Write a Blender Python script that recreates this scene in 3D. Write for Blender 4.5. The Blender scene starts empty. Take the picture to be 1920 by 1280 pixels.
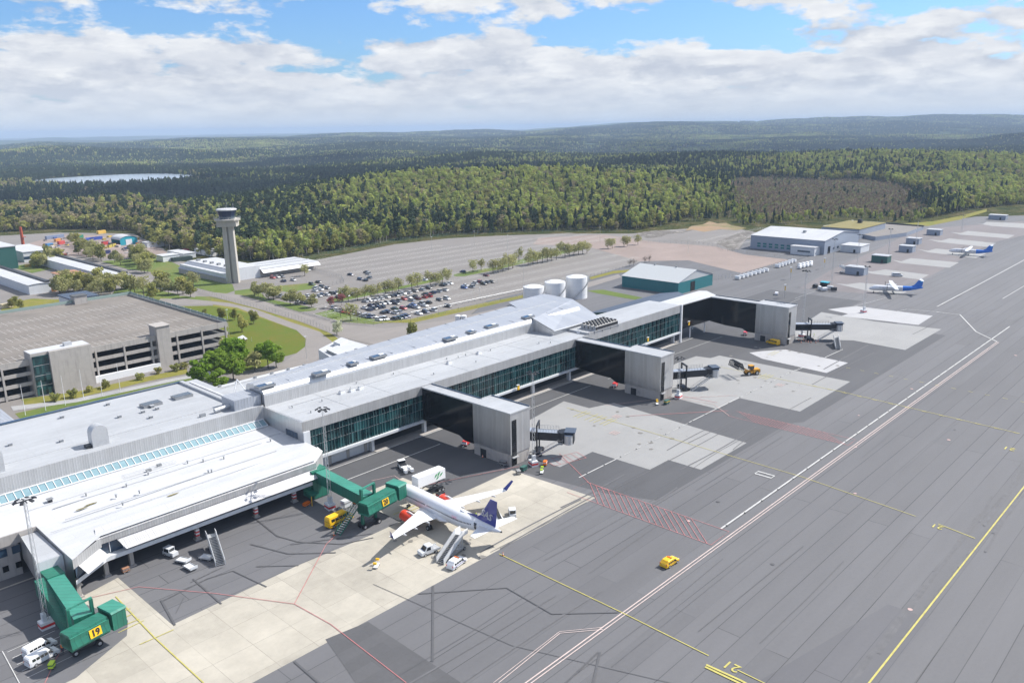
import bpy, math, random
import numpy as np
from mathutils import Vector, Matrix
R=math.radians
random.seed(7); rng=np.random.default_rng(11)
S=bpy.context.scene; COL=S.collection
# ------------------------------------------------------------------ camera
CAM_H=88.0; F=1538.2
_p,_r,_y=R(14.58),R(-0.89),R(43.29)
fw=np.array([math.cos(_p)*math.cos(_y),math.cos(_p)*math.sin(_y),-math.sin(_p)])
r0=np.array([math.sin(_y),-math.cos(_y),0.0]); u0=np.cross(r0,fw)
rt=math.cos(_r)*r0+math.sin(_r)*u0; up=-math.sin(_r)*r0+math.cos(_r)*u0
cd=bpy.data.cameras.new('camera'); cam=bpy.data.objects.new('camera',cd); COL.objects.link(cam)
cam.matrix_world=Matrix(((rt[0],up[0],-fw[0],0),(rt[1],up[1],-fw[1],0),(rt[2],up[2],-fw[2],CAM_H),(0,0,0,1)))
cd.sensor_width=36; cd.lens=F/1920*36; cd.clip_start=1; cd.clip_end=120000
S.camera=cam
def at(px,py,z=0.0):
    """place on the map seen at a photo pixel, for a level z"""
    d=(px-960)*rt-(py-640)*up+F*fw; t=(z-CAM_H)/d[2]
    return (float(d[0]*t),float(d[1]*t))
def at3(px,py,z=0.0): return at(px,py,z)+(z,)
def A(pts,z=0.0): return [at(a,b,z) for a,b in pts]
# ------------------------------------------------------------------ light
SUN_AZ,SUN_EL=R(-24),R(46)
w=bpy.data.worlds.new('World'); S.world=w; w.use_nodes=True
sd=bpy.data.lights.new('sun','SUN'); so=bpy.data.objects.new('sun',sd); COL.objects.link(so)
sd.energy=5.0; sd.angle=R(0.53); sd.color=(1,.955,.89)
sv=Vector((math.cos(SUN_AZ)*math.cos(SUN_EL),math.sin(SUN_AZ)*math.cos(SUN_EL),math.sin(SUN_EL)))
so.rotation_euler=sv.to_track_quat('Z','Y').to_euler()
S.view_settings.view_transform='Standard'; S.view_settings.look='None'
S.view_settings.exposure=0.42; S.view_settings.gamma=1
S.cycles.max_bounces=6; S.cycles.diffuse_bounces=2; S.cycles.glossy_bounces=3; S.cycles.transmission_bounces=3
S.cycles.transparent_max_bounces=6; S.cycles.volume_bounces=0; S.cycles.use_adaptive_sampling=True
S.cycles.adaptive_threshold=0.02; S.cycles.sample_clamp_indirect=4
class NT:
    def __init__(s,nt): s.t=nt; nt.nodes.clear()
    def n(s,ty,**k):
        o=s.t.nodes.new(ty)
        ins=k.pop('ins',{})
        for a,b in k.items(): setattr(o,a,b)
        for a,b in ins.items(): s.i(o,a,b)
        return o
    def i(s,o,a,b):
        if isinstance(b,bpy.types.NodeSocket): s.t.links.new(b,o.inputs[a])
        elif isinstance(b,bpy.types.Node): s.t.links.new(b.outputs[0],o.inputs[a])
        else: o.inputs[a].default_value=b
    def m(s,op,a,b=0.0,c=None,clamp=False):
        o=s.n('ShaderNodeMath',operation=op,use_clamp=clamp); s.i(o,0,a); s.i(o,1,b)
        if c is not None: s.i(o,2,c)
        return o.outputs[0]
    def vm(s,op,a,b=(0,0,0)):
        o=s.n('ShaderNodeVectorMath',operation=op); s.i(o,0,a); s.i(o,1,b); return o.outputs[0]
    def mix(s,f,a,b,bt='MIX'):
        o=s.n('ShaderNodeMix',data_type='RGBA',blend_type=bt); s.i(o,0,f)
        for k,v in ((6,a),(7,b)): s.i(o,k,(tuple(v)+(1,)) if isinstance(v,(tuple,list)) and len(v)==3 else v)
        return o.outputs[2]
    def ramp(s,f,st,interp='LINEAR'):
        o=s.n('ShaderNodeValToRGB'); s.i(o,0,f); e=o.color_ramp; e.interpolation=interp
        while len(e.elements)<len(st): e.elements.new(.5)
        for k,(p,c) in enumerate(st):
            e.elements[k].position=p; c=(c,c,c) if isinstance(c,(int,float)) else c
            e.elements[k].color=tuple(c)+(1,)
        return o.outputs[0]
    def noise(s,vec,scale,detail=4,rough=.55,dist=0.0):
        return s.n('ShaderNodeTexNoise',ins={'Vector':vec,'Scale':scale,'Detail':detail,'Roughness':rough,'Distortion':dist}).outputs[0]
# sky with broken cloud
t=NT(w.node_tree)
sky=t.n('ShaderNodeTexSky',sky_type='NISHITA',sun_disc=False,sun_elevation=SUN_EL,altitude=100,air_density=1.0,dust_density=1.0,ozone_density=1.5)
sky.sun_rotation=math.pi/2-SUN_AZ
skc=t.vm('MULTIPLY',sky.outputs[0],(.064,.094,.135))
tc=t.n('ShaderNodeTexCoord').outputs['Generated']
sep=t.n('ShaderNodeSeparateXYZ',ins={0:tc}); el=sep.outputs[2]
elp=t.m('MAXIMUM',el,0.0)
# cloud deck seen in perspective (flat layer) mixed with upright billows near the horizon
k=t.m('DIVIDE',1.0,t.m('ADD',elp,.055)); flat=t.n('ShaderNodeCombineXYZ',ins={0:t.m('MULTIPLY',sep.outputs[0],k),1:t.m('MULTIPLY',sep.outputs[1],k),2:0.0}).outputs[0]
tall=t.n('ShaderNodeCombineXYZ',ins={0:sep.outputs[0],1:sep.outputs[1],2:t.m('MULTIPLY',t.m('POWER',elp,.85),2.3)}).outputs[0]
def cl(off):
    f=t.vm('ADD',flat,(2.3+off*2.2,5.1-off*1.4,0)); v=t.vm('ADD',tall,(3.1,7.7,off))
    a_=t.noise(f,.55,2,.5,.0); b_=t.noise(v,8.5,4,.55,.0); c_=t.noise(v,24,7,.60,.2)
    return t.m('ADD',t.m('MULTIPLY',a_,.36),t.m('ADD',t.m('MULTIPLY',b_,.38),t.m('MULTIPLY',c_,.26)))
d0=cl(0.0); d1=cl(.045)
cover=t.ramp(el,[(0.0,.36),(.055,.39),(.08,.45),(.108,.525),(.15,.495),(.4,.49)])
mask=t.m('MULTIPLY',t.m('SUBTRACT',d0,t.m('SUBTRACT',cover,.015)),22,clamp=True)
thick=t.m('MULTIPLY',t.m('SUBTRACT',d0,t.m('ADD',cover,.01)),6,clamp=True)
lit=t.m('ADD',.66,t.m('MULTIPLY',t.m('SUBTRACT',d0,d1),9.0),clamp=True)
shade=t.mix(lit,(.47,.51,.585),(.78,.79,.80))
bil=t.noise(t.vm('ADD',t.vm('MULTIPLY',tall,(1,1,1.5)),(1.2,4.4,.6)),13,6,.6,.2); bs_=t.m('MULTIPLY',t.m('SUBTRACT',bil,.44),4.2,clamp=True)
shade=t.mix(t.m('MULTIPLY',t.m('SUBTRACT',1.0,bs_),t.m('ADD',.35,t.m('MULTIPLY',thick,.25))),shade,(.47,.505,.58))
haze_s=t.ramp(el,[(0,1),(.012,.8),(.032,.35),(.06,.0)])
c1=t.mix(mask,skc,shade)
c2=t.mix(haze_s,c1,(.60,.655,.72))
bg=t.n('ShaderNodeBackground',ins={'Color':c2,'Strength':.93})
t.n('ShaderNodeOutputWorld',ins={0:bg})
# ------------------------------------------------------------------ materials
MATS={}
def lin(c): return tuple(((v/255/12.92) if v/255<=.04045 else ((v/255+.055)/1.055)**2.4) for v in c)
def M(name,col=(.5,.5,.5),rough=.6,metal=0.0,var=0.0,vs=1.0,spec=.5,bump=0.0,bs=2.0,coat=0.0,emit=None,rnd=0.0,streak=0.0):
    """plain surface with wear (noise in value), optional grime streaks and per-object tint"""
    if name in MATS: return MATS[name]
    m=bpy.data.materials.new(name); m.use_nodes=True; t=NT(m.node_tree)
    g=t.n('ShaderNodeNewGeometry').outputs['Position']; c=t.mix(0.0,col,col)
    if var:
        n=t.noise(g,vs,5,.6); k=t.m('ADD',1-var,t.m('MULTIPLY',n,2*var)); 
        c=t.vm('MULTIPLY',c,t.n('ShaderNodeCombineXYZ',ins={0:k,1:k,2:k}).outputs[0])
    if streak:
        n=t.noise(t.vm('MULTIPLY',g,(1.3,1.3,.12)),1.0,4,.6); k=t.m('SUBTRACT',1.0,t.m('MULTIPLY',t.m('MULTIPLY',t.m('SUBTRACT',n,.5),4,clamp=True),streak))
        c=t.vm('MULTIPLY',c,t.n('ShaderNodeCombineXYZ',ins={0:k,1:k,2:k}).outputs[0])
    if rnd:
        r=t.n('ShaderNodeObjectInfo').outputs['Random']; hs=t.n('ShaderNodeHueSaturation',ins={'Color':c,'Hue':t.m('ADD',.5-rnd*.12,t.m('MULTIPLY',r,rnd*.24)),'Value':t.m('ADD',1-rnd,t.m('MULTIPLY',r,2*rnd))})
        c=hs.outputs[0]
    b=t.n('ShaderNodeBsdfPrincipled',ins={'Base Color':c,'Roughness':rough,'Metallic':metal,'Specular IOR Level':spec,'Coat Weight':coat})
    if emit: b.inputs['Emission Color'].default_value=tuple(emit)+(1,); b.inputs['Emission Strength'].default_value=1
    if bump:
        bn=t.n('ShaderNodeBump',ins={'Strength':bump,'Distance':.05,'Height':t.noise(g,bs,5)}); t.i(b,'Normal',bn)
    t.n('ShaderNodeOutputMaterial',ins={0:b}); MATS[name]=m; return m
def ribbed(name,col,axis,pitch,rough=.35,metal=.6,depth=.5,var=.1,patch=0.0):
    """sheet metal with upright seams along one map axis (0 = x, 1 = y)"""
    m=bpy.data.materials.new(name); m.use_nodes=True; t=NT(m.node_tree)
    g=t.n('ShaderNodeNewGeometry').outputs['Position']; sp=t.n('ShaderNodeSeparateXYZ',ins={0:g})
    a=sp.outputs[axis] if axis<2 else t.m('ADD',sp.outputs[0],sp.outputs[1])
    q=t.m('DIVIDE',a,pitch); fr=t.m('FRACT',q); cell=t.m('FLOOR',q)
    cr=t.n('ShaderNodeTexWhiteNoise',noise_dimensions='1D'); t.i(cr,'W',cell)
    seam=t.m('LESS_THAN',fr,.14); n=t.noise(t.vm('MULTIPLY',g,(1,1,.35)),.7,5,.6)
    k=t.m('ADD',t.m('ADD',1-var,t.m('MULTIPLY',cr.outputs[0],var)),t.m('MULTIPLY',t.m('SUBTRACT',n,.5),var*2.2))
    k=t.m('MULTIPLY',k,t.m('SUBTRACT',1.0,t.m('MULTIPLY',seam,.28)))
    c=t.vm('MULTIPLY',t.n('ShaderNodeRGB').outputs[0],t.n('ShaderNodeCombineXYZ',ins={0:k,1:k,2:k}).outputs[0])
    for nd in t.t.nodes:
        if nd.type=='RGB': nd.outputs[0].default_value=tuple(col)+(1,)
    tri=t.m('ABSOLUTE',t.m('SUBTRACT',fr,.5)); hgt=t.m('ADD',tri,t.m('MULTIPLY',cr.outputs[0],.5))
    if patch: hgt=t.m('ADD',hgt,t.m('MULTIPLY',t.noise(g,patch,3,.7),1.6))
    bn=t.n('ShaderNodeBump',ins={'Strength':depth,'Distance':.08,'Height':hgt})
    b=t.n('ShaderNodeBsdfPrincipled',ins={'Base Color':c,'Roughness':t.m('ADD',rough,t.m('MULTIPLY',cr.outputs[0],.12)),'Metallic':metal,'Normal':bn})
    t.n('ShaderNodeOutputMaterial',ins={0:b}); MATS[name]=m; return m
def slabs(name,col,wx,wy,mort,dark,tint=.12,stain=.18,rough=.75,ssc=.05,ang=0.0,stretch=1.0,fine=.06,off=.5):
    """paving laid in lanes or slabs: every slab its own tone, sealed joints, stains"""
    m=bpy.data.materials.new(name); m.use_nodes=True; t=NT(m.node_tree)
    g=t.n('ShaderNodeNewGeometry').outputs['Position']
    mp=t.n('ShaderNodeMapping',ins={0:g,'Rotation':(0,0,ang)}).outputs[0]
    br=t.n('ShaderNodeTexBrick',offset=off,ins={'Vector':mp,'Color1':(0,0,0,1),'Color2':(1,1,1,1),'Mortar':(.5,.5,.5,1),'Scale':1.0,'Mortar Size':mort,'Mortar Smooth':.0,'Brick Width':wx,'Row Height':wy})
    sx=t.vm('MULTIPLY',mp,(1/stretch,1,1))
    n1=t.noise(sx,ssc,6,.62,.4); n2=t.noise(g,1.3,4,.7); n3=t.noise(sx,ssc*7,5,.65)
    k=t.m('ADD',1-tint/2,t.m('MULTIPLY',br.outputs[0],tint))
    k=t.m('ADD',k,t.m('MULTIPLY',t.m('SUBTRACT',n1,.5),stain*2.4)); k=t.m('ADD',k,t.m('MULTIPLY',t.m('SUBTRACT',n3,.5),stain)); k=t.m('ADD',k,t.m('MULTIPLY',t.m('SUBTRACT',n2,.5),fine*2))
    wn=t.noise(sx,.09,3,.6); brk=t.m('MULTIPLY',br.outputs['Fac'],t.m('MULTIPLY',t.m('SUBTRACT',wn,.30),3.5,clamp=True))
    k=t.m('MULTIPLY',k,t.m('SUBTRACT',1.0,t.m('MULTIPLY',brk,dark)))
    c=t.vm('MULTIPLY',t.mix(0.0,col,col),t.n('ShaderNodeCombineXYZ',ins={0:k,1:k,2:k}).outputs[0])
    bn=t.n('ShaderNodeBump',ins={'Strength':.25,'Distance':.03,'Height':n2})
    b=t.n('ShaderNodeBsdfPrincipled',ins={'Base Color':c,'Roughness':rough,'Specular IOR Level':.35,'Normal':bn})
    t.n('ShaderNodeOutputMaterial',ins={0:b}); MATS[name]=m; return m
def ground(name,cols,sc=.05,fsc=.8,rough=.95,bump=.3):
    """grass, earth, gravel: two or three colours mixed by noise at several sizes"""
    m=bpy.data.materials.new(name); m.use_nodes=True; t=NT(m.node_tree)
    g=t.n('ShaderNodeNewGeometry').outputs['Position']
    a=t.m('ADD',t.m('MULTIPLY',t.noise(g,sc,6,.6,.5),.7),t.m('MULTIPLY',t.noise(g,fsc,4,.7),.3))
    k=len(cols); c=t.ramp(a,[(.34+.32*i/(k-1),q) for i,q in enumerate(cols)])
    bn=t.n('ShaderNodeBump',ins={'Strength':bump,'Distance':.1,'Height':t.noise(g,fsc*2,4)})
    b=t.n('ShaderNodeBsdfPrincipled',ins={'Base Color':c,'Roughness':rough,'Specular IOR Level':.15,'Normal':bn})
    t.n('ShaderNodeOutputMaterial',ins={0:b}); MATS[name]=m; return m
def leafy(name,c1,c2,rnd=.22,trans=.35):
    m=bpy.data.materials.new(name); m.use_nodes=True; t=NT(m.node_tree)
    oi=t.n('ShaderNodeObjectInfo'); g=t.n('ShaderNodeNewGeometry').outputs['Position']
    n=t.noise(g,.9,3,.6); f=t.m('ADD',t.m('MULTIPLY',oi.outputs['Random'],.6),t.m('MULTIPLY',n,.4))
    c=t.mix(f,c1,c2); k=t.m('ADD',1-rnd,t.m('MULTIPLY',t.m('FRACT',t.m('MULTIPLY',oi.outputs['Random'],17.3)),2*rnd))
    c=t.vm('MULTIPLY',c,t.n('ShaderNodeCombineXYZ',ins={0:k,1:k,2:k}).outputs[0])
    d=t.n('ShaderNodeBsdfDiffuse',ins={'Color':c}); tr=t.n('ShaderNodeBsdfTranslucent',ins={'Color':c})
    mx=t.n('ShaderNodeMixShader',ins={0:trans,1:d,2:tr}); t.n('ShaderNodeOutputMaterial',ins={0:mx}); MATS[name]=m; return m
def glazing(name):
    """curtain wall: every pane its own tone, some with blinds, dim rooms behind"""
    m=bpy.data.materials.new(name); m.use_nodes=True; t=NT(m.node_tree)
    g=t.n('ShaderNodeNewGeometry').outputs['Position']; sp=t.n('ShaderNodeSeparateXYZ',ins={0:g})
    cx=t.m('FLOOR',t.m('DIVIDE',t.m('ADD',sp.outputs[0],sp.outputs[1]),.95)); cz=t.m('FLOOR',t.m('DIVIDE',sp.outputs[2],2.65))
    wn=t.n('ShaderNodeTexWhiteNoise',noise_dimensions='2D',ins={0:t.n('ShaderNodeCombineXYZ',ins={0:cx,1:cz}).outputs[0]}).outputs[0]
    room=t.noise(t.vm('MULTIPLY',g,(.12,.12,.35)),1.0,4,.65)
    c=t.ramp(room,[(.36,(.003,.010,.013)),(.5,(.006,.034,.038)),(.64,(.014,.085,.088))]); c=t.mix(t.m('MULTIPLY',t.m('POWER',wn,5.0),.65),c,(.07,.22,.22))
    bn=t.n('ShaderNodeBump',ins={'Strength':.12,'Distance':.05,'Height':t.m('ADD',wn,t.noise(g,.6,2))})
    b=t.n('ShaderNodeBsdfPrincipled',ins={'Base Color':c,'Roughness':.06,'Specular IOR Level':.55,'Normal':bn}); t.n('ShaderNodeOutputMaterial',ins={0:b}); MATS[name]=m; return m
GLASS=lambda n,c,r=.06: M(n,c,rough=r,spec=.9,var=.25,vs=.35,coat=.3)
M('white_paint',(.78,.79,.80),.35,var=.05,vs=.6,coat=.2); slabs('white_roof',(.50,.51,.525),14,2.0,.03,.22,tint=.06,stain=.16,rough=.55,ssc=.09,stretch=3); slabs('roof_membrane',(.385,.40,.42),18,2.2,.035,.28,tint=.07,stain=.18,rough=.55,ssc=.07,stretch=2); M('concrete_wall',(.40,.375,.35),.85,var=.16,vs=.5,bump=.3,streak=.25)
M('pale_panel',(.62,.64,.66),.6,var=.07,vs=.4,streak=.1); M('dark_steel',(.03,.033,.04),.45,metal=.3,var=.2)
M('grey_steel',(.33,.34,.35),.45,metal=.6,var=.2); M('galvanised',(.55,.56,.57),.45,metal=.5,var=.15,vs=2)
M('rubber',(.018,.018,.02),.8); M('black_plastic',(.02,.021,.024),.5); M('car_glass',(.012,.016,.02),.05,spec=.9)
M('red_paint',(.62,.03,.03),.4,coat=.3); M('yellow_paint',(.85,.50,.01),.4,var=.08,coat=.3); M('orange_paint',(.8,.18,.02),.4)
M('lime',(.55,.75,.05),.6)
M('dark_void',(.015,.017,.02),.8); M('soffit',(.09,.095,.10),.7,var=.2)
glazing('teal_glass'); M('black_glass',(.004,.005,.007),.12,spec=.35); GLASS('blue_glass',(.03,.06,.10)); GLASS('sky_glass',(.20,.32,.36),.15)
ribbed('seam_metal_x',(.56,.56,.56),0,.55,.42,.55,.5,.10); ribbed('seam_metal_y',(.66,.665,.675),1,.55,.28,.9,.45,.10,patch=1.3)
ribbed('rib_roof',(.40,.425,.47),0,.9,.42,.25,.6,.06); ribbed('rib_fascia',(.60,.60,.61),0,.75,.5,.15,1.0,.06); ribbed('rib_canopy',(.50,.50,.51),0,.42,.5,.2,.8,.06)
ribbed('green_bridge',(.017,.165,.112),2,1.25,.42,.0,.35,.16); ribbed('bridge_roof',(.045,.26,.19),2,1.6,.4,.0,.3,.14); ribbed('dark_wing',(.10,.13,.20),0,.8,.5,.2,.5,.1)
# ------------------------------------------------------------------ mesh helpers
class MB:
    def __init__(s): s.v=[]; s.f=[]; s.m=[]; s.ms=[]; s.sm=[]
    def mi(s,m):
        if m not in s.ms: s.ms.append(m)
        return s.ms.index(m)
    def add(s,v,f,m,sm=False):
        o=len(s.v); k=s.mi(m); s.v.extend(tuple(map(float,p)) for p in v)
        for q in f: s.f.append([i+o for i in q]); s.m.append(k); s.sm.append(sm)
        return s
    def box(s,x0,x1,y0,y1,z0,z1,m,T=None):
        v=[(x,y,z) for z in (z0,z1) for x,y in ((x0,y0),(x1,y0),(x1,y1),(x0,y1))]
        if T is not None: v=[tuple(T@Vector(p)) for p in v]
        return s.add(v,[(3,2,1,0),(4,5,6,7),(0,1,5,4),(1,2,6,5),(2,3,7,6),(3,0,4,7)],m)
    def prism(s,poly,z0,z1,m,mt=None,z1s=None):
        n=len(poly); v=[(p[0],p[1],z0) for p in poly]+[(p[0],p[1],(z1 if z1s is None else z1s[i])) for i,p in enumerate(poly)]
        a=sum(poly[i][0]*poly[(i+1)%n][1]-poly[(i+1)%n][0]*poly[i][1] for i in range(n))
        side=[(i,(i+1)%n,n+(i+1)%n,n+i) for i in range(n)]
        if a<0: side=[q[::-1] for q in side]; top=tuple(range(2*n-1,n-1,-1)); bot=tuple(range(n))
        else: top=tuple(range(n,2*n)); bot=tuple(range(n-1,-1,-1))
        s.add(v,side+[bot],m); o=len(s.v)-2*n; s.f.append([i+o for i in top]); s.m.append(s.mi(mt or m)); s.sm.append(False); return s
    def extr(s,prof,ax,a,b,m,mt=None):
        """profile (u,z) swept along map axis ax from a to b; u is the other axis"""
        n=len(prof); v=[((a,u,z) if ax==0 else (u,a,z)) for u,z in prof]+[((b,u,z) if ax==0 else (u,b,z)) for u,z in prof]
        s.add(v,[(i,(i+1)%n,n+(i+1)%n,n+i) for i in range(n)],mt or m); return s.add(v,[tuple(range(n)),tuple(range(2*n-1,n-1,-1))],m)
    def loft(s,rings,m,caps=(True,True),sm=True,ms=None):
        n=len(rings[0]); v=[p for r in rings for p in r]
        for k in range(len(rings)-1):
            s.add([p for p in rings[k]]+[p for p in rings[k+1]],[(i,(i+1)%n,n+(i+1)%n,n+i) for i in range(n)],m if ms is None else ms[k],sm)
        if caps[0]: s.add(rings[0],[tuple(range(n-1,-1,-1))],m)
        if caps[1]: s.add(rings[-1],[tuple(range(n))],m)
        return s
    def tube(s,p,q,r,m,n=6,r2=None,sm=True,caps=True):
        p=Vector(p);q=Vector(q);d=(q-p);
        if d.length<1e-6: return s
        z=d.normalized();x=z.orthogonal().normalized();y=z.cross(x); r2=r if r2 is None else r2
        rg=lambda c,rr:[tuple(c+(x*math.cos(2*math.pi*i/n)+y*math.sin(2*math.pi*i/n))*rr) for i in range(n)]
        return s.loft([rg(p,r),rg(q,r2)],m,(caps,caps),sm)
    def bar(s,p,q,w,m,h=None):
        """square bar between two points"""
        p=Vector(p);q=Vector(q);z=(q-p).normalized();x=z.cross(Vector((0,0,1)))
        x=Vector((1,0,0)) if x.length<1e-3 else x.normalized();y=z.cross(x);h=h or w
        rg=lambda c:[tuple(c+x*a*w/2+y*b*h/2) for a,b in ((-1,-1),(1,-1),(1,1),(-1,1))]
        return s.loft([rg(p),rg(q)],m,sm=False)
    K=0
    def strip(s,pts,wd,z,m,closed=False):
        MB.K+=1; z=z+(MB.K%40)*.00015
        P=[Vector((p[0],p[1])) for p in pts]; n=len(P)
        if closed: P=P+[P[0],P[1]]
        L=[];Rr=[]
        for i,p in enumerate(P):
            a=P[max(i-1,0)];b=P[min(i+1,len(P)-1)];d=(b-a)
            if d.length<1e-6: d=Vector((1,0))
            d.normalize();nn=Vector((-d.y,d.x))*wd/2;L.append(p+nn);Rr.append(p-nn)
        if closed: L=L[:-1];Rr=Rr[:-1]
        for i in range(len(L)-1):
            s.add([(*Rr[i],z),(*Rr[i+1],z),(*L[i+1],z),(*L[i],z)],[(0,1,2,3)],m)
        return s
    def poly(s,pts,z,m):
        n=len(pts); a=sum(pts[i][0]*pts[(i+1)%n][1]-pts[(i+1)%n][0]*pts[i][1] for i in range(n))
        q=list(range(n)); q=q if a>0 else q[::-1]
        return s.add([(p[0],p[1],z) if len(p)==2 else p for p in pts],[tuple(q)],m)
    def xf(s,T): s.v=[tuple(T@Vector(p)) for p in s.v]; return s
    def mesh(s,name):
        me=bpy.data.meshes.new(name); me.from_pydata(s.v,[],s.f)
        for k in s.ms: me.materials.append(MATS[k])
        me.polygons.foreach_set('material_index',s.m); me.polygons.foreach_set('use_smooth',s.sm); me.update(); return me
    def build(s,name,parent=None,**k):
        o=bpy.data.objects.new(name,s.mesh(name)); COL.objects.link(o)
        if parent: o.parent=parent
        for a,b in k.items(): o[a]=b
        return o
def tag(o,label=None,cat=None,group=None):
    if label: o['label']=label
    if cat: o['category']=cat
    if group: o['group']=group
    return o
def thing(name,label,cat,loc=(0,0,0),rz=0.0,group=None):
    o=bpy.data.objects.new(name,None); COL.objects.link(o); o.location=loc if len(loc)==3 else (loc[0],loc[1],0); o.rotation_euler=(0,0,rz)
    return tag(o,label,cat,group)
KIDS={}
def copy_tree(o,loc,rz=None,label=None,group=None,sc=None):
    def cp(x,par):
        c=x.copy(); COL.objects.link(c); c.parent=par
        for k in [q for q in x.children]: cp(k,c)
        return c
    c=cp(o,None); c.location=loc if len(loc)==3 else (loc[0],loc[1],0)
    if rz is not None: c.rotation_euler=(0,0,rz)
    if label: c['label']=label
    if group: c['group']=group
    if sc: c.scale=(sc,sc,sc)
    return c
def Tm(x=0,y=0,z=0,rz=0,ry=0,rx=0): return Matrix.Translation((x,y,z))@Matrix.Rotation(rz,4,'Z')@Matrix.Rotation(ry,4,'Y')@Matrix.Rotation(rx,4,'X')
def text_mb(txt,size,m,ext=.01,shear=0.0,bold=0.0,sx=1.0):
    """lettering as a mesh in the xz plane, reading along +x, centred"""
    cu=bpy.data.curves.new('t','FONT'); cu.body=txt; cu.size=size; cu.align_x='CENTER'; cu.align_y='CENTER'; cu.extrude=ext; cu.shear=shear; cu.offset=bold; cu.resolution_u=2
    o=bpy.data.objects.new('t',cu); COL.objects.link(o); bpy.context.view_layer.update()
    me=bpy.data.meshes.new_from_object(o.evaluated_get(bpy.context.evaluated_depsgraph_get()))
    b=MB(); b.add([(v.co.x*sx,-v.co.z,v.co.y) for v in me.vertices],[tuple(p.vertices) for p in me.polygons],m)
    bpy.data.objects.remove(o); bpy.data.curves.remove(cu); bpy.data.meshes.remove(me); return b
def struct(name,mb,**k):
    o=mb.build(name); o['kind']='structure'; return o
# ------------------------------------------------------------------ ground materials
slabs('asphalt_lane',(.134,.134,.141),120,4.5,.075,.62,tint=.10,stain=.27,ssc=.022,stretch=7,fine=.08)
slabs('asphalt_new',(.088,.089,.095),80,4.5,.03,.35,tint=.10,stain=.22,ssc=.03,stretch=5,fine=.06)
slabs('asphalt_pink',(.175,.158,.16),40,9,.05,.3,tint=.10,stain=.14,ssc=.03,stretch=3)
slabs('asphalt_old',(.205,.19,.178),60,12,.04,.3,tint=.08,stain=.16,ssc=.03,stretch=2)
slabs('asphalt_patch',(.095,.095,.10),9,3,.02,.2,tint=.12,stain=.1,ssc=.2,fine=.12)
slabs('concrete_beige',(.40,.372,.315),7.6,7.6,.05,.35,tint=.14,stain=.34,ssc=.05,fine=.08,off=0)
slabs('concrete_pale',(.29,.29,.288),7.5,7.5,.04,.15,tint=.05,stain=.10,ssc=.05,fine=.04,off=0)
slabs('concrete_white',(.40,.40,.41),7.5,7.5,.03,.12,tint=.05,stain=.10,ssc=.05,fine=.03,off=0)
slabs('road_asphalt',(.235,.215,.20),50,3.6,.04,.3,tint=.06,stain=.12,ssc=.08)
slabs('gravel',(.27,.215,.19),30,30,.01,0,tint=.05,stain=.25,ssc=.03,fine=.12)
slabs('paving_grey',(.33,.33,.33),4,2,.03,.3,tint=.12,stain=.15,ssc=.1)
ground('grass',[(.15,.16,.045),(.10,.145,.035),(.13,.17,.045),(.18,.16,.06)],.03,.6)
ground('lawn',[(.17,.13,.028),(.12,.135,.022),(.10,.14,.02),(.16,.125,.03)],.035,.5)
ground('verge',[(.14,.15,.03),(.22,.20,.05),(.12,.16,.02)],.08,.7)
ground('rubble',[(.25,.23,.21),(.12,.11,.10),(.38,.36,.33)],.15,1.2,bump=1)
ground('bare_earth',[(.34,.22,.12),(.28,.21,.14),(.14,.15,.04)],.05,.5)
ground('forest_floor',[(.030,.045,.014),(.06,.07,.02),(.045,.05,.02),(.10,.085,.035)],.012,.3)
M('yellow_line',(.46,.41,.11),.7,var=.4,vs=.7); M('red_line',(.44,.17,.17),.7,var=.4,vs=.7); M('white_line',(.50,.50,.49),.7,var=.4,vs=.7)
M('pink_line',(.55,.45,.42),.7,var=.3,vs=.8); M('tar',(.088,.088,.093),.6,var=.2,vs=1); M('park_line',(.62,.61,.58),.8,var=.3,vs=.4)
M('marker_black',(.03,.03,.03),.7); M('moss',(.20,.17,.06),.9,var=.4,vs=2); M('deck_line',(.40,.385,.36),.8,var=.3,vs=.4); M('oil_stain',(.20,.19,.175),.6,var=.3,vs=2); M('faded_red',(.47,.33,.31),.8,var=.3,vs=1)
# ------------------------------------------------------------------ terrain (one sheet to the horizon)
EDGE=[(-80,437),(0,436),(110,430),(250,433),(285,464),(345,474),(400,486),(520,493),(640,470),(740,452),(840,441),(930,437),(1050,433),(1200,432),(1235,425),(1330,413),(1400,424),(1500,421),(1600,410),(1690,421),(1720,416),(1790,400),(1850,390),(1990,378)]
_e=np.array([at(*p) for p in EDGE]); E_AZ=np.arctan2(_e[:,1],_e[:,0])[::-1]; E_R=np.hypot(_e[:,0],_e[:,1])[::-1]
def edge_r(az): return np.interp(az,E_AZ,E_R)
def _h(ix,iy,s): 
    n=(ix.astype(np.int64)*374761393+iy.astype(np.int64)*668265263+s*1442695041)&0x7fffffff
    n=((n^(n>>13))*1274126177)&0x7fffffff
    return ((n^(n>>16))&0xffff)/65535.0
def vn(x,y,s=0):
    ix=np.floor(x);iy=np.floor(y);fx=x-ix;fy=y-iy;fx=fx*fx*(3-2*fx);fy=fy*fy*(3-2*fy)
    a=_h(ix,iy,s);b=_h(ix+1,iy,s);c=_h(ix,iy+1,s);d=_h(ix+1,iy+1,s)
    return (a*(1-fx)+b*fx)*(1-fy)+(c*(1-fx)+d*fx)*fy
def fbm(x,y,o=4,s=0):
    r=0;a=.5;t=0
    for k in range(o): r=r+a*vn(x*2**k,y*2**k,s+k);t+=a;a*=.5
    return r/t
def ss(a,b,x): t=np.clip((x-a)/(b-a),0,1); return t*t*(3-2*t)
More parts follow.
